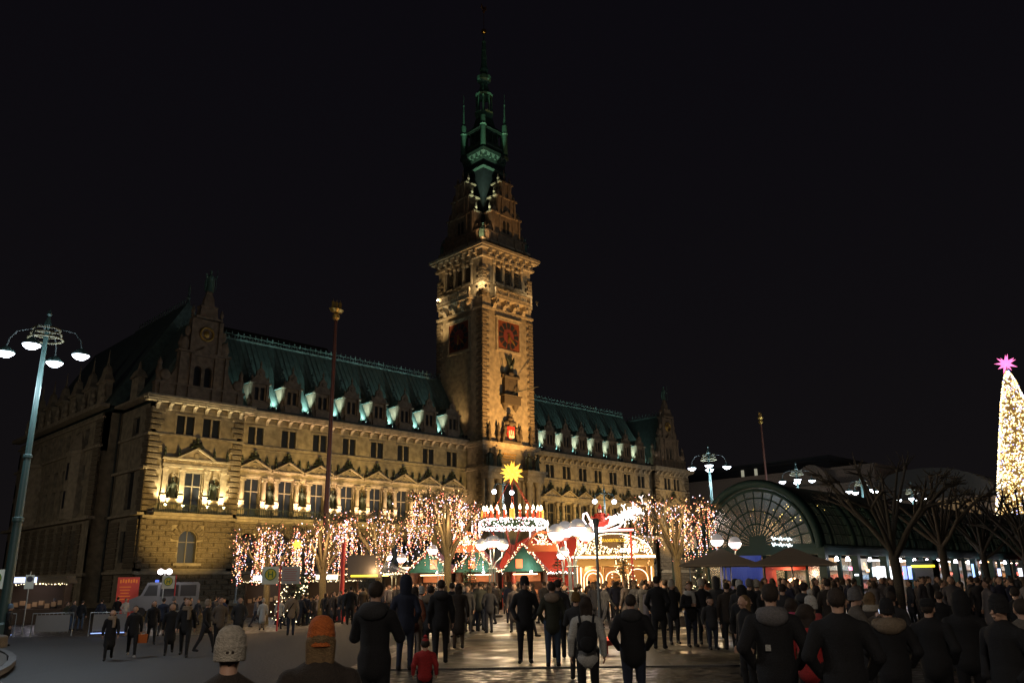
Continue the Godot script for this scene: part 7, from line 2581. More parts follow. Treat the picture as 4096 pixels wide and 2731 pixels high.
# a distance field on a grid, joined from rounded cones, meshed as surface nets
class Field:
	var lo: Vector3
	var h: float
	var nx: int
	var ny: int
	var nz: int
	var d := PackedFloat32Array()
	var best := PackedFloat32Array()
	var what := PackedByteArray()

	func _init(a: Vector3, b: Vector3, cell: float):
		lo = a
		h = cell
		nx = int((b.x - a.x) / cell) + 2
		ny = int((b.y - a.y) / cell) + 2
		nz = int((b.z - a.z) / cell) + 2
		d.resize(nx * ny * nz)
		d.fill(0.6)
		best.resize(nx * ny * nz)
		best.fill(9.0)
		what.resize(nx * ny * nz)

	# rounded cone from a (radius ra) to b (radius rb), stretched by sq in depth, joined with softness k; kind names its cloth
	func cone(a: Vector3, b: Vector3, ra: float, rb: float, kind: int, k := 0.03, sq := 1.0):
		var m := maxf(ra, rb) * maxf(1.0, sq) + k + h * 2.0
		var p := (a.min(b) - Vector3.ONE * m - lo) / h
		var q := (a.max(b) + Vector3.ONE * m - lo) / h
		var ab := b - a
		var w := Vector3(1, 1, 1.0 / sq)
		var abw := ab * w
		var l2 := maxf(abw.length_squared(), 1e-9)
		for z in range(maxi(0, int(p.z)), mini(nz, int(q.z) + 1)):
			for y in range(maxi(0, int(p.y)), mini(ny, int(q.y) + 1)):
				var at := (z * ny + y) * nx
				for x in range(maxi(0, int(p.x)), mini(nx, int(q.x) + 1)):
					var v := (lo + Vector3(x, y, z) * h - a) * w
					var t := clampf(v.dot(abw) / l2, 0.0, 1.0)
					var e := (v - abw * t).length() - lerpf(ra, rb, t)
					var i := at + x
					if e < best[i]:
						best[i] = e
						what[i] = kind
					var g := d[i]
					var o := maxf(k - absf(g - e), 0.0) / k
					d[i] = minf(g, e) - o * o * k * 0.25

	func net(kinds: int) -> Array:
		# one list of [vertices, normals] per kind of cloth
		var id := PackedInt32Array()
		id.resize(nx * ny * nz)
		id.fill(-1)
		var vs := PackedVector3Array()
		var ns := PackedVector3Array()
		var ks := PackedByteArray()
		var sx := 1
		var sy := nx
		var sz := nx * ny
		for z in nz - 1:
			for y in ny - 1:
				var at := (z * ny + y) * nx
				for x in nx - 1:
					var i := at + x
					var c0 := d[i]
					if c0 > h * 2.5 or c0 < -h * 2.5:
						continue
					var c := [c0, d[i + 1], d[i + sy], d[i + sy + 1], d[i + sz], d[i + sz + 1], d[i + sz + sy], d[i + sz + sy + 1]]
					var n := 0
					for q in 8:
						if c[q] < 0.0:
							n += 1
					if n == 0 or n == 8:
						continue
					var sum := Vector3.ZERO
					var cnt := 0
					for q in 8:
						for b in [1, 2, 4]:
							if q & b:
								continue
							var e: float = c[q]
							var f: float = c[q | b]
							if (e < 0.0) != (f < 0.0):
								var t := e / (e - f)
								var pa := Vector3(q & 1, (q >> 1) & 1, q >> 2)
								var pb := Vector3((q | b) & 1, ((q | b) >> 1) & 1, (q | b) >> 2)
								sum += pa.lerp(pb, t)
								cnt += 1
					id[i] = vs.size()
					vs.append(lo + (Vector3(x, y, z) + sum / cnt) * h)
					ns.append(Vector3(c[1] + c[3] + c[5] + c[7] - c[0] - c[2] - c[4] - c[6], c[2] + c[3] + c[6] + c[7] - c[0] - c[1] - c[4] - c[5], c[4] + c[5] + c[6] + c[7] - c[0] - c[1] - c[2] - c[3]).normalized())
					ks.append(what[i])
		var out := []
		for k in kinds:
			out.append([PackedVector3Array(), PackedVector3Array()])
		for z in range(1, nz - 1):
			for y in range(1, ny - 1):
				var at := (z * ny + y) * nx
				for x in range(1, nx - 1):
					var i := at + x
					if id[i] < 0 and id[i - 1] < 0 and id[i - sy] < 0 and id[i - sz] < 0:
						continue
					var inside := d[i] < 0.0
					for ax in 3:
						var step: int = [sx, sy, sz][ax]
						if inside == (d[i + step] < 0.0):
							continue
						var u: int = [sy, sz, sx][ax]
						var w: int = [sz, sx, sy][ax]
						var A := id[i]
						var B := id[i - u]
						var C := id[i - u - w]
						var D := id[i - w]
						if A < 0 or B < 0 or C < 0 or D < 0:
							continue
						if inside:
							var q := B
							B = D
							D = q
						var o: Array = out[ks[A]]
						for j in [A, B, C, A, C, D]:
							o[0].append(vs[j])
							o[1].append(ns[j])
		return out


var body_cache := {}
var head_cache := {}
var hand_cache := []


func hand_shape() -> Array:
	# a relaxed left hand hanging from the origin: palm, four bent fingers of unequal length, a thumb leaving the side
	if hand_cache.is_empty():
		var f := Field.new(Vector3(-0.075, -0.21, -0.06), Vector3(0.075, 0.04, 0.085), 0.0065)
		f.cone(Vector3(0, 0.01, 0), Vector3(0, -0.03, 0), 0.024, 0.026, 0, 0.01)
		for i in 4:
			var z := -0.03 + i * 0.02
			f.cone(Vector3(0, -0.03, z * 0.7), Vector3(0, -0.085, z), 0.016, 0.012, 0, 0.012)
			var l: float = [0.060, 0.074, 0.080, 0.070][i]
			var k1 := Vector3(-0.008, -0.088 - l * 0.45, z * 1.1)
			f.cone(Vector3(0, -0.088, z), k1, 0.0095, 0.0085, 0, 0.004)
			f.cone(k1, k1 + Vector3(-0.018, -l * 0.42, 0), 0.0085, 0.0072, 0, 0.004)
		f.cone(Vector3(0, -0.03, 0.025), Vector3(-0.012, -0.062, 0.052), 0.014, 0.011, 0, 0.008)
		f.cone(Vector3(-0.012, -0.062, 0.052), Vector3(-0.02, -0.098, 0.054), 0.0105, 0.0085, 0, 0.004)
		hand_cache = f.net(1)[0]
	return hand_cache


func head_shape(kind: String) -> Array:
	# surfaces: 0 skin, 1 hair; the head's centre at the origin, facing +z
	if head_cache.has(kind):
		return head_cache[kind]
	var f := Field.new(Vector3(-0.17, -0.36 if kind == "long" else -0.2, -0.2), Vector3(0.17, 0.19, 0.18), 0.0115)
	f.cone(Vector3(0, 0.03, -0.02), Vector3(0, 0.03, 0.015), 0.079, 0.076, 0, 0.02)
	f.cone(Vector3(0, -0.04, 0.02), Vector3(0, -0.075, 0.045), 0.058, 0.034, 0, 0.03)
	f.cone(Vector3(0, 0.012, 0.085), Vector3(0, -0.022, 0.106), 0.011, 0.016, 0, 0.012)
	f.cone(Vector3(-0.03, 0.022, 0.078), Vector3(0.03, 0.022, 0.078), 0.014, 0.014, 0, 0.012)
	for s in [-1.0, 1.0]:
		f.cone(Vector3(s * 0.036, -0.02, 0.06), Vector3(s * 0.04, -0.03, 0.05), 0.026, 0.02, 0, 0.02)
		f.cone(Vector3(s * 0.079, 0.012, -0.012), Vector3(s * 0.081, -0.025, -0.006), 0.016, 0.011, 0, 0.008)
	f.cone(Vector3(-0.016, -0.058, 0.084), Vector3(0.016, -0.058, 0.084), 0.01, 0.01, 0, 0.008)
	f.cone(Vector3(0, -0.06, -0.02), Vector3(0, -0.19, -0.035), 0.052, 0.058, 0, 0.02)
	if kind == "long":
		f.cone(Vector3(0, 0.05, -0.025), Vector3(0, 0.03, -0.05), 0.084, 0.08, 1, 0.02)
		for s in [-1.0, 0.0, 1.0]:
			f.cone(Vector3(s * 0.06, 0.0, -0.05), Vector3(s * 0.066, -0.25, -0.085 if s == 0.0 else -0.06), 0.045, 0.026, 1, 0.03)
	else:
		f.cone(Vector3(0, 0.052, -0.022), Vector3(0, 0.03, -0.048), 0.084, 0.078, 1, 0.02)
	head_cache[kind] = f.net(2)
	return head_cache[kind]


# the whole body as one mesh; surfaces 0 skin, 1 coat, 2 trousers, 3 shoes, 4 hair
func body_shape(pose: int, head: String, cell: float) -> ArrayMesh:
	var key := "%d %s %.3f" % [pose, head, cell]
	if body_cache.has(key):
		return body_cache[key]
	var r := RandomNumberGenerator.new()
	r.seed = 500 + pose
	var f := Field.new(Vector3(-0.52, -0.03, -0.42), Vector3(0.52, 1.62, 0.52), cell)
	var child := pose == 8
	var walk := pose == 2 or pose == 3
	var w := 1.14 if pose == 7 else (1.05 if child else 1.0)
	var hip := 0.92
	var stride := 0.21 if walk else 0.02
	var sgn := 1.0 if pose == 2 else -1.0
	for s in [-1.0, 1.0]:
		var fwd: float = stride * s * sgn
		var a := Vector3(0.1 * s, hip, 0.0)
		var k := Vector3(0.105 * s, 0.50, fwd * 0.75 + 0.03)
		var e := Vector3(0.11 * s, 0.1 + (0.06 if walk and fwd < 0 else 0.0), fwd * 1.5 - 0.02)
		f.cone(a, k, 0.098 * w, 0.068 * w, 2, 0.03)
		f.cone(k, e, 0.066 * w, 0.05, 2, 0.02)
		f.cone(e + Vector3(0, -0.045, -0.02), e + Vector3(0.015 * s, -0.06, 0.15), 0.05, 0.042, 3, 0.015)
	# trunk and coat
	f.cone(Vector3(0, hip + 0.02, 0), Vector3(0, 1.12, 0.0), 0.165 * w, 0.155 * w, 1, 0.04, 0.78)
	f.cone(Vector3(0, 1.12, 0), Vector3(0, 1.34, -0.01), 0.16 * w, 0.175 * w, 1, 0.05, 0.8)
	f.cone(Vector3(-0.125 * w, 1.37, -0.015), Vector3(0.125 * w, 1.37, -0.015), 0.088, 0.088, 1, 0.06)
	f.cone(Vector3(0, 1.4, -0.01), Vector3(0, 1.475, -0.005), 0.095, 0.083, 1, 0.03)
	if pose == 3 or pose == 4:
		f.cone(Vector3(0, 1.0, 0), Vector3(0, 0.56, 0.0), 0.165, 0.205, 1, 0.04, 0.85)
	else:
		f.cone(Vector3(0, 0.98, 0), Vector3(0, 0.84, 0.0), 0.172 * w, 0.178 * w, 1, 0.02, 0.85)
	# arms
	var hands := []
	for s in [-1.0, 1.0]:
		var sh := Vector3(0.185 * w * s, 1.375, -0.01)
		var el := Vector3(0.26 * w * s, 1.11, -0.03)
		var wr := Vector3(0.27 * w * s, 0.87, 0.05)
		match pose:
			1, 7:
				el = Vector3(0.285 * w * s, 1.12, -0.07)
				wr = Vector3(0.2 * w * s, 0.93, 0.1)
			2, 3:
				el = Vector3(0.25 * s, 1.11, -0.08 * s * sgn - 0.02)
				wr = Vector3(0.26 * s, 0.88, -0.2 * s * sgn + 0.06)
			5:
				el = Vector3(0.27 * s, 1.14, 0.1)
				wr = Vector3(0.09 * s, 1.32, 0.34)
			6:
				el = Vector3(0.26 * s, 1.11, 0.02)
				wr = Vector3(0.06 * s, 1.14, 0.25)
		f.cone(sh, el, 0.074 * w, 0.062 * w, 1, 0.03)
		f.cone(el, wr, 0.06 * w, 0.047, 1, 0.02)
		if pose != 1 and pose != 7:
			hands.append([wr, (wr - el).normalized(), s])
	var parts := f.net(4)
	var lists := []
	for i in 5:
		lists.append([PackedVector3Array(), PackedVector3Array()])
	for i in 4:
		lists[i] = parts[i]
	var hd := head_shape(head)
	var grow := 1.28 if child else 1.05
	for i in 2:
		var to: Array = lists[0 if i == 0 else 4]
		for j in hd[i][0].size():
			to[0].append(Vector3(0, 1.635, 0.005) + hd[i][0][j] * grow)
			to[1].append(hd[i][1][j])
	var hs := hand_shape()
	for hnd in hands:
		var y: Vector3 = -hnd[1]
		var x: Vector3 = Vector3(hnd[2], 0, 0)
		x = (x - y * x.dot(y)).normalized()
		var b := Basis(x, y, x.cross(y))
		var mirror: bool = hnd[2] < 0.0
		for j in range(0, hs[0].size(), 3):
			for q in ([0, 2, 1] if mirror else [0, 1, 2]):
				var p: Vector3 = hs[0][j + q]
				var n: Vector3 = hs[1][j + q]
				if mirror:
					p.z = p.z
					b = Basis(x, y, -x.cross(y))
				lists[0][0].append(hnd[0] + b * p)
				lists[0][1].append(b * n)
	var m := ArrayMesh.new()
	for i in 5:
		if lists[i][0].is_empty():
			continue
		var a := []
		a.resize(Mesh.ARRAY_MAX)
		a[Mesh.ARRAY_VERTEX] = lists[i][0]
		a[Mesh.ARRAY_NORMAL] = lists[i][1]
		m.add_surface_from_arrays(Mesh.PRIMITIVE_TRIANGLES, a)
	body_cache[key] = m
	return m


func cloth(called: String) -> StandardMaterial3D:
	var c := {
		"black": Color(0.007, 0.007, 0.009), "dark": Color(0.022, 0.022, 0.026), "charcoal": Color(0.035, 0.035, 0.038), "navy": Color(0.014, 0.020, 0.045), "brown": Color(0.07, 0.042, 0.022),
		"brownblack": Color(0.032, 0.022, 0.015), "olive": Color(0.05, 0.05, 0.025), "olivedark": Color(0.035, 0.037, 0.022), "grey": Color(0.16, 0.15, 0.15), "greybrown": Color(0.14, 0.12, 0.10),
		"taupe": Color(0.14, 0.11, 0.085), "white": Color(0.55, 0.54, 0.5), "cream": Color(0.45, 0.40, 0.32), "beige": Color(0.33, 0.25, 0.18), "rust": Color(0.20, 0.06, 0.025), "tan": Color(0.16, 0.105, 0.06),
		"camo": Color(0.06, 0.06, 0.045), "yellow": Color(0.3, 0.22, 0.08), "mustard": Color(0.20, 0.11, 0.025), "red": Color(0.42, 0.022, 0.022), "jeans": Color(0.045, 0.075, 0.13), "jeansdark": Color(0.02, 0.028, 0.055),
		"bluecoat": Color(0.05, 0.16, 0.28), "pink": Color(0.5, 0.06, 0.14), "pinkred": Color(0.5, 0.09, 0.09), "orange": Color(0.55, 0.13, 0.02), "amber": Color(0.4, 0.2, 0.03), "fur": Color(0.24, 0.18, 0.12), "blue": Color(0.16, 0.25, 0.36),
		"hair": Color(0.035, 0.022, 0.014), "fairhair": Color(0.2, 0.12, 0.05), "shoe": Color(0.015, 0.013, 0.012), "green": Color(0.12, 0.4, 0.05),
	}
	return mat("cloth " + called, c.get(called, Color(0.1, 0.1, 0.1)), 0.88, 0.0, Color.BLACK, {"grain": 0, "scale": 5.0, "relief": 0.7})


func head_wear(p: Node3D, what: String, colour: String, back := 0.0):
	var m := MB.new()
	var c := Vector3(0, 1.66, -0.01)
	match what:
		"beanie", "pom", "stripe":
			var prof := [Vector2(0.104, -0.05), Vector2(0.112, -0.045), Vector2(0.112, 0.04), Vector2(0.106, 0.06), Vector2(0.103, 0.095), Vector2(0.085, 0.135), Vector2(0.05, 0.162), Vector2(0.0, 0.17)]
			m.lathe(c, prof, 18, false, 0.0, Vector2(0.92, 1.05))
			if what == "pom":
				m.ball(c + Vector3(0, 0.21, 0), Vector3(0.05, 0.05, 0.05), 10, 7)
		"cap":
			m.lathe(c, [Vector2(0.108, 0.02), Vector2(0.116, 0.06), Vector2(0.11, 0.11), Vector2(0.07, 0.135), Vector2(0.0, 0.14)], 18, false, 0.0, Vector2(0.92, 1.1))
			m.ball(c + Vector3(0, 0.035, 0.13), Vector3(0.075, 0.012, 0.07), 12, 6)
		"hood_up":
			m.lathe(c, [Vector2(0.12, -0.2), Vector2(0.14, -0.1), Vector2(0.142, 0.04), Vector2(0.118, 0.14), Vector2(0.06, 0.19), Vector2(0.0, 0.2)], 16, false, 0.0, Vector2(0.92, 1.05))
		"hood_down":
			m.ball(Vector3(0, 1.44, -0.13), Vector3(0.17, 0.11, 0.1), 14, 9)
			m.tube_ring(Vector3(0, 1.47, -0.03), 0.13, 0.045, Basis(Vector3.RIGHT, PI / 2 + 0.25), 18)
		"fur_hood":
			m.ball(Vector3(0, 1.45, -0.14), Vector3(0.19, 0.12, 0.11), 14, 9)
			for k in 26:
				var a := TAU * k / 26
				m.ball(Vector3(cos(a) * 0.17, 1.47 - sin(a) * 0.03, -0.05 - sin(a) * 0.13), Vector3(0.055, 0.06, 0.055) * rng.randf_range(0.85, 1.2), 7, 5)
		"scarf":
			m.tube_ring(Vector3(0, 1.5, 0.0), 0.1, 0.055, Basis(Vector3.RIGHT, PI / 2), 18)
			m.tube_ring(Vector3(0, 1.455, 0.005), 0.115, 0.05, Basis(Vector3.RIGHT, PI / 2 + 0.1), 18)
			m.tube([Vector3(0.06, 1.45, 0.13), Vector3(0.08, 1.3, 0.16), Vector3(0.07, 1.14, 0.165)], [0.055, 0.06, 0.05], 8)
	obj(what, m, cloth(colour), p)


func carry(p: Node3D, what: String, colour: String, label: String):
	var m := MB.new()
	match what:
		"bag":
			m.slab(PackedVector2Array([Vector2(-0.15, 0), Vector2(0.15, 0), Vector2(0.17, 0.3), Vector2(-0.17, 0.3)]), 0.1, Transform3D(Basis(), Vector3(0.33, 0.48, 0.1)))
			m.tube([Vector3(0.24, 0.78, 0.05), Vector3(0.28, 0.86, 0.06), Vector3(0.38, 0.86, 0.06), Vector3(0.42, 0.78, 0.05)], [0.008, 0.008, 0.008, 0.008], 5)
		"backpack":
			m.box(Vector3(0, 1.16, -0.235), Vector3(0.3, 0.42, 0.13))
			m.ball(Vector3(0, 1.16, -0.27), Vector3(0.17, 0.25, 0.1), 14, 9)
			m.ball(Vector3(0, 1.06, -0.35), Vector3(0.12, 0.12, 0.05), 12, 7)
			for s in [-1.0, 1.0]:
				m.tube([Vector3(0.1 * s, 1.36, -0.2), Vector3(0.12 * s, 1.48, -0.06), Vector3(0.13 * s, 1.36, 0.13), Vector3(0.15 * s, 1.05, 0.1)], [0.022, 0.022, 0.022, 0.02], 6)
		"strap":
			m.tube([Vector3(-0.16, 1.44, -0.06), Vector3(-0.02, 1.25, -0.165), Vector3(0.15, 1.0, -0.17), Vector3(0.2, 0.88, -0.1)], [0.018, 0.018, 0.018, 0.018], 5)
			m.ball(Vector3(0.24, 0.82, -0.02), Vector3(0.06, 0.12, 0.12), 9, 6)
		"patch":
			m.box(Vector3(0.12, 1.22, -0.19), Vector3(0.1, 0.07, 0.03))
			m.ball(Vector3(-0.2, 1.3, 0.1), Vector3(0.07, 0.07, 0.04), 10, 6)
	obj(what, m, cloth(colour), p)


func people():
	var rows := [
		[11.1, -31.14, 1.66, -0.34, 3, "long", "black", "black", "scarf:beige", "woman in dark coat with big beige scarf, holding hands with the man beside her"],
		[11.95, -31.37, 1.74, -0.36, 2, "short", "black", "black", "hood:black bag:orange", "hooded man all in black with white shoes and an orange bag, holding hands"],
		[15.34, -38.22, 1.82, -0.29, 2, "long", "black", "black", "", "person in short black jacket with pale loose hair, walking behind the hand-holding couple"],
		[12.63, -29.84, 1.7, -0.4, 3, "long", "black", "black", "", "blonde woman in long dark open coat walking alone on the road"],
		[11.56, -26.21, 1.72, -0.5, 2, "long", "black", "black", "scarf:fur", "person with pale fur collar and handbag walking on the road"],
		[12.55, -26.93, 1.62, 0.61, 2, "short", "black", "dark", "hat:beige", "person in dark jacket leaning forward, pale beanie, crossing the road"],
		[13.36, -27.71, 1.7, -0.1, 1, "short", "taupe", "black", "bag:beige", "person in taupe puffer jacket with a pale shopping bag on the road"],
		[15.51, -30.58, 1.7, -0.47, 1, "short", "charcoal", "black", "", "bulky person in charcoal parka beside the one in taupe puffer"],
		[23.8, -44.18, 1.66, 2.65, 4, "short", "white", "beige", "hat:cream", "woman in long white quilted coat and cream beanie seen from behind"],
		[24.36, -43.32, 1.64, 2.45, 0, "short", "white", "jeansdark", "hat:cream", "woman in white jacket and dark jeans, seen from behind beside the long white coat"],
		[18.38, -31.73, 1.7, 2.62, 0, "short", "beige", "jeansdark", "strap:black", "person in beige jacket with a black crossbody strap, seen from behind"],
		[19.71, -39.0, 1.68, 2.67, 4, "short", "charcoal", "black", "hat:grey", "grey-haired person in dark coat left of the long white coat"],
		[18.83, -54.86, 1.72, 2.81, 0, "short", "navy", "dark", "", "person in navy jacket standing behind the hand-holding couple"],
		[21.8, -59.06, 1.68, 0.17, 1, "short", "white", "beige", "", "person in off-white jacket between the couple and the van"],
		[22.42, -62.22, 1.74, 2.62, 0, "short", "black", "black", "", "tall dark person directly before the red advertising wall"],
		[17.44, -53.91, 1.7, 2.31, 0, "short", "black", "jeans", "", "person in black jacket and light jeans standing in a knot of three"],
		[17.14, -54.38, 1.66, 0.22, 1, "long", "charcoal", "jeans", "", "woman in grey-black jacket and jeans in the knot of three"],
		[16.88, -54.77, 1.6, 0.75, 1, "short", "olive", "tan", "bag:yellow", "person in olive jacket carrying a yellow paper bag in the knot of three"],
		[20.18, -70.64, 1.7, 2.69, 0, "short", "black", "dark", "", "dark person standing behind the crowd barriers"],
		[19.31, -69.68, 1.68, 2.87, 1, "short", "greybrown", "dark", "", "person in grey-brown coat leaning over the barriers"],
		[19.68, -66.77, 1.66, 2.68, 4, "short", "greybrown", "dark", "hat:grey", "person in pale grey-brown coat near the yellow barrier strip"],
		[19.0, -72.64, 1.7, 2.89, 0, "short", "charcoal", "dark", "", "person in charcoal at the left end of the barriers"],
		[10.87, -42.78, 1.72, 1.32, 4, "short", "black", "black", "hat:blue", "person in long black coat and pale blue hat on the traffic island"],
		[18.06, -43.82, 1.86, 2.58, 0, "short", "navy", "dark", "", "person in navy before the van, nearest to its rear"],
		[19.3, -45.53, 1.86, 2.22, 0, "short", "charcoal", "dark", "hat:grey", "person in charcoal with grey beanie behind the blonde woman"],
		[26.85, -44.77, 1.78, 2.43, 0, "short", "navy", "dark", "", "man in navy jacket right of the three pale jackets, seen from behind"],
		[28.51, -45.36, 1.7, -0.56, 0, "short", "black", "black", "", "slim person all in black in front of the second light-draped tree"],
		[36.17, -56.65, 1.7, -0.57, 1, "short", "yellow", "dark", "", "person in yellow-beige jacket behind the slim one in black"],
		[23.2, -34.67, 1.76, 2.55, 0, "short", "black", "black", "", "dark person close to the red display post, on its right"],
		[24.34, -36.84, 1.7, 2.21, 1, "short", "charcoal", "dark", "", "person in charcoal coat pressed behind the red display post"],
		[26.59, -38.55, 1.7, 2.54, 4, "short", "brown", "dark", "hood:fur", "person in brown parka with fur hood right of the red display post"],
		[5.87, -8.25, 1.77, 2.26, 5, "short", "black", "black", "phone:near hood:black", "big person in black parka holding a glowing phone, back to the camera"],
		[11.15, -14.6, 1.84, 2.31, 1, "short", "navy", "jeansdark", "hood:navy", "tall man in navy hooded jacket and dark jeans, seen from behind"],
		[12.53, -16.04, 1.66, 1.95, 0, "long", "rust", "beige", "bag:white", "woman in rust-brown jacket with a white carrier bag beside the navy hood"],
		[12.61, -15.19, 1.8, 2.45, 0, "short", "black", "black", "hood:black", "broad man all in black with lowered hood, centre of the dark group"],
		[12.76, -15.75, 1.68, 2.29, 1, "short", "charcoal", "dark", "hood:fur", "woman with pale fur hood among the dark group"],
		[15.63, -18.07, 1.72, 2.43, 4, "long", "brownblack", "brown", "bag:brown", "woman in long dark coat and brown boots with a brown shoulder bag"],
		[16.81, -19.74, 1.74, 2.44, 0, "short", "black", "black", "", "man in black just left of the long dark coat and brown boots"],
		[21.32, -23.45, 1.76, 2.4, 2, "short", "camo", "jeansdark", "", "man in mottled jacket and jeans striding away on the golden slabs"],
		[13.68, -17.27, 1.62, 2.47, 0, "short", "cream", "dark", "hat:white", "person with white beanie behind the woman in rust jacket"],
		[2.23, -4.47, 1.49, 2.68, 7, "short", "brownblack", "black", "hat:whitebig", "person in white knitted beanie and dark brown jacket, very near the camera"],
		[2.97, -4.75, 1.51, 2.58, 7, "long", "brownblack", "black", "hat:orange", "woman in bright orange beanie with light hair and brown jacket, very near the camera"],
		[8.13, -10.15, 0.93, 2.47, 8, "short", "red", "black", "hat:stripe", "small child in red jacket and red striped hat"],
		[13.79, -13.67, 1.82, -0.79, 1, "short", "black", "black", "hat:black", "man in black with hands in pockets and black cap, facing the camera on the slabs"],
		[13.57, -12.63, 1.72, 2.32, 1, "short", "olivedark", "jeans", "hood:beige", "woman in dark olive parka and jeans, pale hood, beside the man facing the camera"],
		[15.19, -13.94, 1.78, 2.31, 0, "short", "charcoal", "dark", "", "person half hidden behind the olive parka and pale hood"],
		[12.19, -10.73, 1.51, 2.12, 5, "short", "charcoal", "dark", "hat:yellow", "person in mustard bobble hat in front of the globe lamp poles"],
		[9.32, -8.02, 1.53, 2.28, 0, "long", "white", "black", "pack:black", "long-haired woman in white jacket with black backpack, back to the camera"],
		[9.85, -7.63, 1.55, 2.23, 7, "short", "black", "jeansdark", "hood:black", "person in black hooded parka and blue jeans, right of the steel pole"],
		[37.59, -30.85, 1.66, 2.26, 1, "long", "black", "black", "", "woman in black with loose pale hair before the dome pavilion"],
		[32.0, -25.25, 1.68, 2.06, 4, "short", "brown", "dark", "bag:amber", "woman in brown coat with an amber handbag"],
		[33.7, -25.78, 1.72, 2.22, 0, "short", "brownblack", "dark", "", "person in brown-black jacket between brown coat and tan parka"],
		[31.9, -23.79, 1.76, 2.21, 0, "short", "tan", "dark", "", "person in tan parka seen from behind before the dome pavilion"],
		[18.72, -13.6, 1.84, 2.02, 1, "short", "black", "black", "", "tall man in black standing sideways, left of the woman with pale beanie"],
		[20.35, -14.28, 1.7, -0.7, 1, "long", "black", "dark", "hat:pale bag:beige", "woman with pale beanie and beige bag facing the camera"],
		[19.8, -13.33, 1.66, -0.63, 6, "long", "black", "jeansdark", "scarf:white", "dark-haired woman with white scarf looking down at her hands"],
		[20.83, -13.61, 1.72, -0.82, 1, "short", "black", "black", "hat:pale", "person with pale knitted hat right of the woman with white scarf"],
		[19.39, -12.43, 1.28, -0.65, 8, "short", "charcoal", "jeansdark", "hat:dark", "child in dark jacket and jeans before the person with pale knitted hat"],
		[23.05, -14.52, 1.76, 2.13, 1, "short", "charcoal", "dark", "hood:grey", "person with big grey fur-edged hood seen from behind"],
		[27.28, -17.66, 1.75, 1.97, 0, "short", "rust", "dark", "", "person in rust and pale jacket farther back by the parasols"],
		[19.57, -12.02, 1.66, 2.12, 0, "short", "brownblack", "black", "", "person in dark red-brown jacket beside the grey fur-edged hood"],
		[20.88, -12.53, 1.7, -0.68, 0, "short", "black", "black", "hat:black", "person in black beanie turned towards the camera near the parasols"],
		[13.55, -7.95, 1.46, 0.36, 5, "short", "black", "black", "hat:blond", "blond person with red collar holding up a phone"],
		[31.68, -33.58, 1.7, 2.39, 0, "short", "brownblack", "dark", "", "person in dark jacket before the second globe cluster"],
		[33.54, -34.72, 1.74, 2.37, 1, "short", "black", "dark", "", "person in black just right of the second globe cluster"],
		[37.54, -32.02, 1.74, 2.28, 0, "short", "brown", "dark", "", "man in brown jacket behind the long-haired woman in white"],
		[21.56, -23.63, 1.72, 2.4, 0, "short", "camo", "dark", "", "person in spotted coat left of the second globe cluster"],
		[8.1, -4.47, 1.69, 2.08, 7, "short", "black", "black", "hood:greyflat label:white", "large man with short hair, grey hood and a small white patch on his black jacket"],
		[11.21, -5.88, 1.48, 2.05, 0, "long", "dark", "black", "scarf:pink", "dark-red-haired woman with pink scarf behind the large man with grey hood"],
		[10.9, -5.43, 1.48, 2.03, 0, "short", "mustard", "black", "hat:whitepom scarf:pinkred", "person in white bobble hat, pink scarf and mustard coat"],
		[9.9, -5.0, 1.42, 1.51, 8, "long", "red", "black", "", "child with brown hair and red collar in front of the white bobble hat"],
		[7.89, -3.67, 1.65, 2.01, 7, "short", "black", "black", "", "large man in black quilted jacket, back to the camera, centre of the right-hand group"],
		[12.84, -5.68, 1.55, 0.77, 5, "short", "greybrown", "dark", "hat:grey phone:up", "man in grey coat holding up a lit phone"],
		[13.55, -5.75, 1.52, 1.45, 0, "long", "brownblack", "dark", "scarf:cream", "woman with light brown hair and cream scarf right of the lit phone"],
		[10.15, -4.13, 1.47, 1.96, 7, "short", "black", "black", "hat:blackbeanie hood:furbig", "person in black cap with big pale fur hood, in front of the thick tree"],
		[14.32, -5.73, 1.51, 1.95, 0, "short", "charcoal", "dark", "", "person in charcoal leaning against the thick tree"],
		[10.93, -3.95, 1.47, 1.57, 7, "short", "black", "black", "hat:cap", "man in flat dark cap and black coat"],
		[11.86, -3.88, 1.51, 1.89, 7, "short", "black", "black", "hood:blackup", "person with black hood up, back to the camera, between flat cap and black beanie"],
		[9.33, -2.71, 1.53, -1.99, 7, "short", "black", "black", "hat:blackbeanie", "man in black beanie looking over to the left, face lit, near the right edge"],
		[10.1, -2.72, 1.51, 2.18, 7, "short", "greybrown", "black", "patch:green", "person in grey jacket with a green patch, cut off by the right edge"],
		[17.5, -4.77, 1.54, 1.84, 0, "short", "black", "black", "", "person with short dark hair behind the man in black beanie"],
		[34.88, -14.13, 1.74, 1.96, 0, "short", "greybrown", "jeans", "", "person in grey jacket and jeans at the brightest shop window"],
		[55.06, -20.42, 1.3, -1.22, 8, "short", "bluecoat", "dark", "", "child in light blue jacket in front of the far shops"],
		[49.78, -18.0, 1.76, 1.92, 1, "short", "black", "black", "", "man in black beside the child in light blue jacket"],
		[57.27, -17.37, 1.74, -1.28, 4, "short", "black", "black", "", "person in long black coat standing alone before the blue-lit window"],
		[59.86, -16.47, 1.74, 1.84, 1, "short", "black", "black", "", "person in black before the red neon, first from the tree"],
		[59.89, -16.08, 1.76, 1.31, 0, "short", "charcoal", "dark", "", "person in charcoal before the red neon, at the frame edge"],
		[17.63, -6.14, 1.47, 1.91, 0, "short", "black", "black", "", "person in black between flat cap and the far shops"],
		[12.13, -7.16, 1.5, -2.08, 0, "long", "black", "black", "", "blond woman in black looking left, behind the large man with grey hood"],
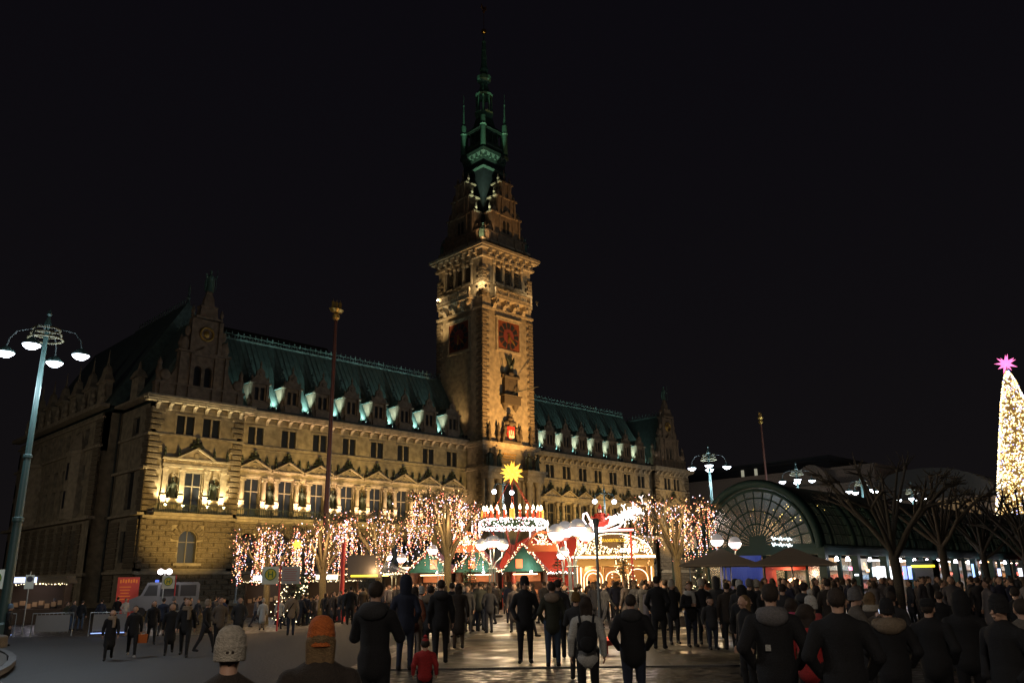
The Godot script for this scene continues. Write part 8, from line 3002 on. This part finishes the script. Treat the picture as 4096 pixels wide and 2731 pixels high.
		[17.35, -9.27, 1.63, 2.06, 0, "short", "charcoal", "dark", "", "person in charcoal above the pink scarf"],
		[16.71, -8.43, 1.66, 1.51, 0, "short", "black", "black", "hood:black", "person in black hood turned aside, behind the white bobble hat"],
		[20.04, -9.51, 1.72, 2.01, 0, "short", "brownblack", "dark", "", "tall person behind the shoulder of the large man in quilted jacket"],
		[19.44, -11.56, 1.68, 2.11, 0, "short", "charcoal", "dark", "hat:white", "person in round white hat near the parasols"],
		[20.55, -11.92, 1.7, 2.1, 0, "short", "black", "dark", "hat:grey", "person in grey beanie near the parasols"],
		[20.69, -11.79, 1.68, 2.09, 0, "short", "charcoal", "dark", "hat:cream", "person in cream beanie near the parasols"],
		[14.4, -8.52, 1.59, 1.58, 0, "short", "black", "dark", "hat:blackbeanie", "person in black knitted cap in front of the row of pale hats"]
	]
	var skin := mat("skin", Color(0.42, 0.25, 0.17), 0.6)
	for i in rows.size():
		var q: Array = rows[i]
		var dist := Vector2(q[0], q[1]).length()
		var cell := 0.016 if dist < 13.0 else (0.024 if dist < 25.0 else 0.03)
		var mesh := body_shape(q[4], q[5], cell)
		var p := MeshInstance3D.new()
		p.mesh = mesh
		p.name = numbered("person")
		add_child(p)
		var s: float = q[2] / 1.78
		p.position = Vector3(q[0], ground_at(q[0], q[1]) + 0.012 * s, q[1])
		p.rotation.y = q[3]
		p.scale = Vector3(s, s, s) * Vector3(1.0 if s > 0.8 else 1.15, 1, 1.0 if s > 0.8 else 1.15)
		var fair: bool = "blond" in q[9] or "pale hair" in q[9] or "light hair" in q[9] or "light brown hair" in q[9]
		var ms := [skin, cloth(q[6]), cloth(q[7]), cloth("white" if "white shoes" in q[9] else "shoe"), cloth("fairhair" if fair else ("grey" if "grey-haired" in q[9] else "hair"))]
		for k in mini(5, mesh.get_surface_count()):
			p.set_surface_override_material(k, ms[k])
		tag(p, q[9], "person", "people on the square")
		for x in q[8].split(" ", false):
			var kv: PackedStringArray = x.split(":")
			match kv[0]:
				"hat":
					match kv[1]:
						"cap": head_wear(p, "cap", "black")
						"blackbeanie", "black", "dark": head_wear(p, "beanie", "black")
						"whitepom": head_wear(p, "pom", "white")
						"yellow": head_wear(p, "pom", "mustard")
						"whitebig": head_wear(p, "beanie", "cream")
						"pale": head_wear(p, "beanie", "cream")
						"stripe": head_wear(p, "pom", "red")
						"blond": pass
						_: head_wear(p, "beanie", kv[1])
				"hood":
					match kv[1]:
						"blackup": head_wear(p, "hood_up", "black")
						"fur", "furbig": head_wear(p, "fur_hood", "fur")
						"beige": head_wear(p, "hood_down", "beige")
						"grey": head_wear(p, "hood_up", "charcoal")
						"greyflat": head_wear(p, "hood_down", "grey")
						"navy": head_wear(p, "hood_up", "navy")
						_: head_wear(p, "hood_down", "charcoal")
				"scarf":
					head_wear(p, "scarf", kv[1])
				"bag":
					carry(p, "bag", kv[1], "")
				"pack":
					carry(p, "backpack", "black", "")
				"strap":
					carry(p, "strap", "black", "")
				"patch":
					carry(p, "patch", "green", "")
				"label":
					var m := MB.new()
					m.box(Vector3(0.07, 1.13, -0.175), Vector3(0.055, 0.06, 0.02))
					obj("label", m, cloth("white"), p)
		# what a hand holds up is a thing of its own
		if q[4] == 5 and not "bobble" in q[9]:
			var m := MB.new()
			m.box(Vector3.ZERO, Vector3(0.075, 0.15, 0.009))
			var t := Node3D.new()
			t.name = numbered("phone")
			add_child(t)
			t.position = p.transform * Vector3(0.0, 1.38, 0.4)
			t.rotation.y = q[3]
			tag(t, "lit phone held up by the " + " ".join(q[9].split(" ").slice(0, 6)), "phone", "phones held up in the crowd")
			obj("case", m, cloth("black"), t)
			m = MB.new()
			m.box(Vector3(0, 0, -0.006), Vector3(0.066, 0.135, 0.002))
			obj("screen", m, mat("phone screen", Color(0.3, 0.3, 0.3), 0.3, 0.0, Color(0.6, 0.75, 1.0) * 1.4), t)
	# the packed crowd before the stalls, which reads as one mass
	var r := RandomNumberGenerator.new()
	r.seed = 4242
	var tones := [Color(0.5, 0.5, 0.6), Color(1, 1, 1), Color(1.6, 1.4, 1.3), Color(0.7, 0.75, 1.2), Color(2.6, 2.1, 1.7), Color(0.6, 0.6, 0.6), Color(1.2, 1.1, 1.0), Color(4.5, 4.0, 3.4)]
	for v in 4:
		var src := body_shape([0, 1, 4, 2][v], ["short", "long", "long", "short"][v], 0.03)
		var mesh := ArrayMesh.new()
		for k in src.get_surface_count():
			mesh.add_surface_from_arrays(Mesh.PRIMITIVE_TRIANGLES, src.surface_get_arrays(k))
			var tint := k == 1
			var cm := mat("crowd cloth %d" % k, [Color(0.42, 0.25, 0.17), Color(0.03, 0.03, 0.035), Color(0.02, 0.021, 0.03), Color(0.012, 0.012, 0.012), Color(0.04, 0.026, 0.016)][k], 0.9)
			if tint:
				cm.vertex_color_use_as_albedo = true
			mesh.surface_set_material(k, cm)
		var spots := []
		for i in 62:
			# a belt across the square before the huts, thinner on the road
			var u := r.randf_range(-13.0, 17.0) if v < 3 else r.randf_range(-21.0, 20.0)
			var w := r.randf_range(28.0, 47.0) if u > -3.0 else r.randf_range(49.0, 60.0)
			if u > 8.0:
				w = r.randf_range(24.0, 38.0)
			spots.append(uv_point(u, w))
		var mm := MultiMesh.new()
		mm.transform_format = MultiMesh.TRANSFORM_3D
		mm.use_colors = true
		mm.mesh = mesh
		mm.instance_count = spots.size()
		for i in spots.size():
			var sc := r.randf_range(0.9, 1.0)
			mm.set_instance_transform(i, Transform3D(Basis(Vector3.UP, r.randf() * TAU).scaled(Vector3(sc, sc, sc)), spots[i]))
			var c: Color = tones[r.randi() % tones.size()]
			mm.set_instance_color(i, c)
		var o := MultiMeshInstance3D.new()
		o.name = numbered("crowd")
		o.multimesh = mm
		add_child(o)
		tag(o, ["packed crowd of standing visitors before the market stalls", "packed crowd of visitors with hands in pockets before the stalls", "packed crowd of visitors in long coats before the stalls", "loose crowd of visitors walking between road and stalls"][v], "crowd", "", "stuff")
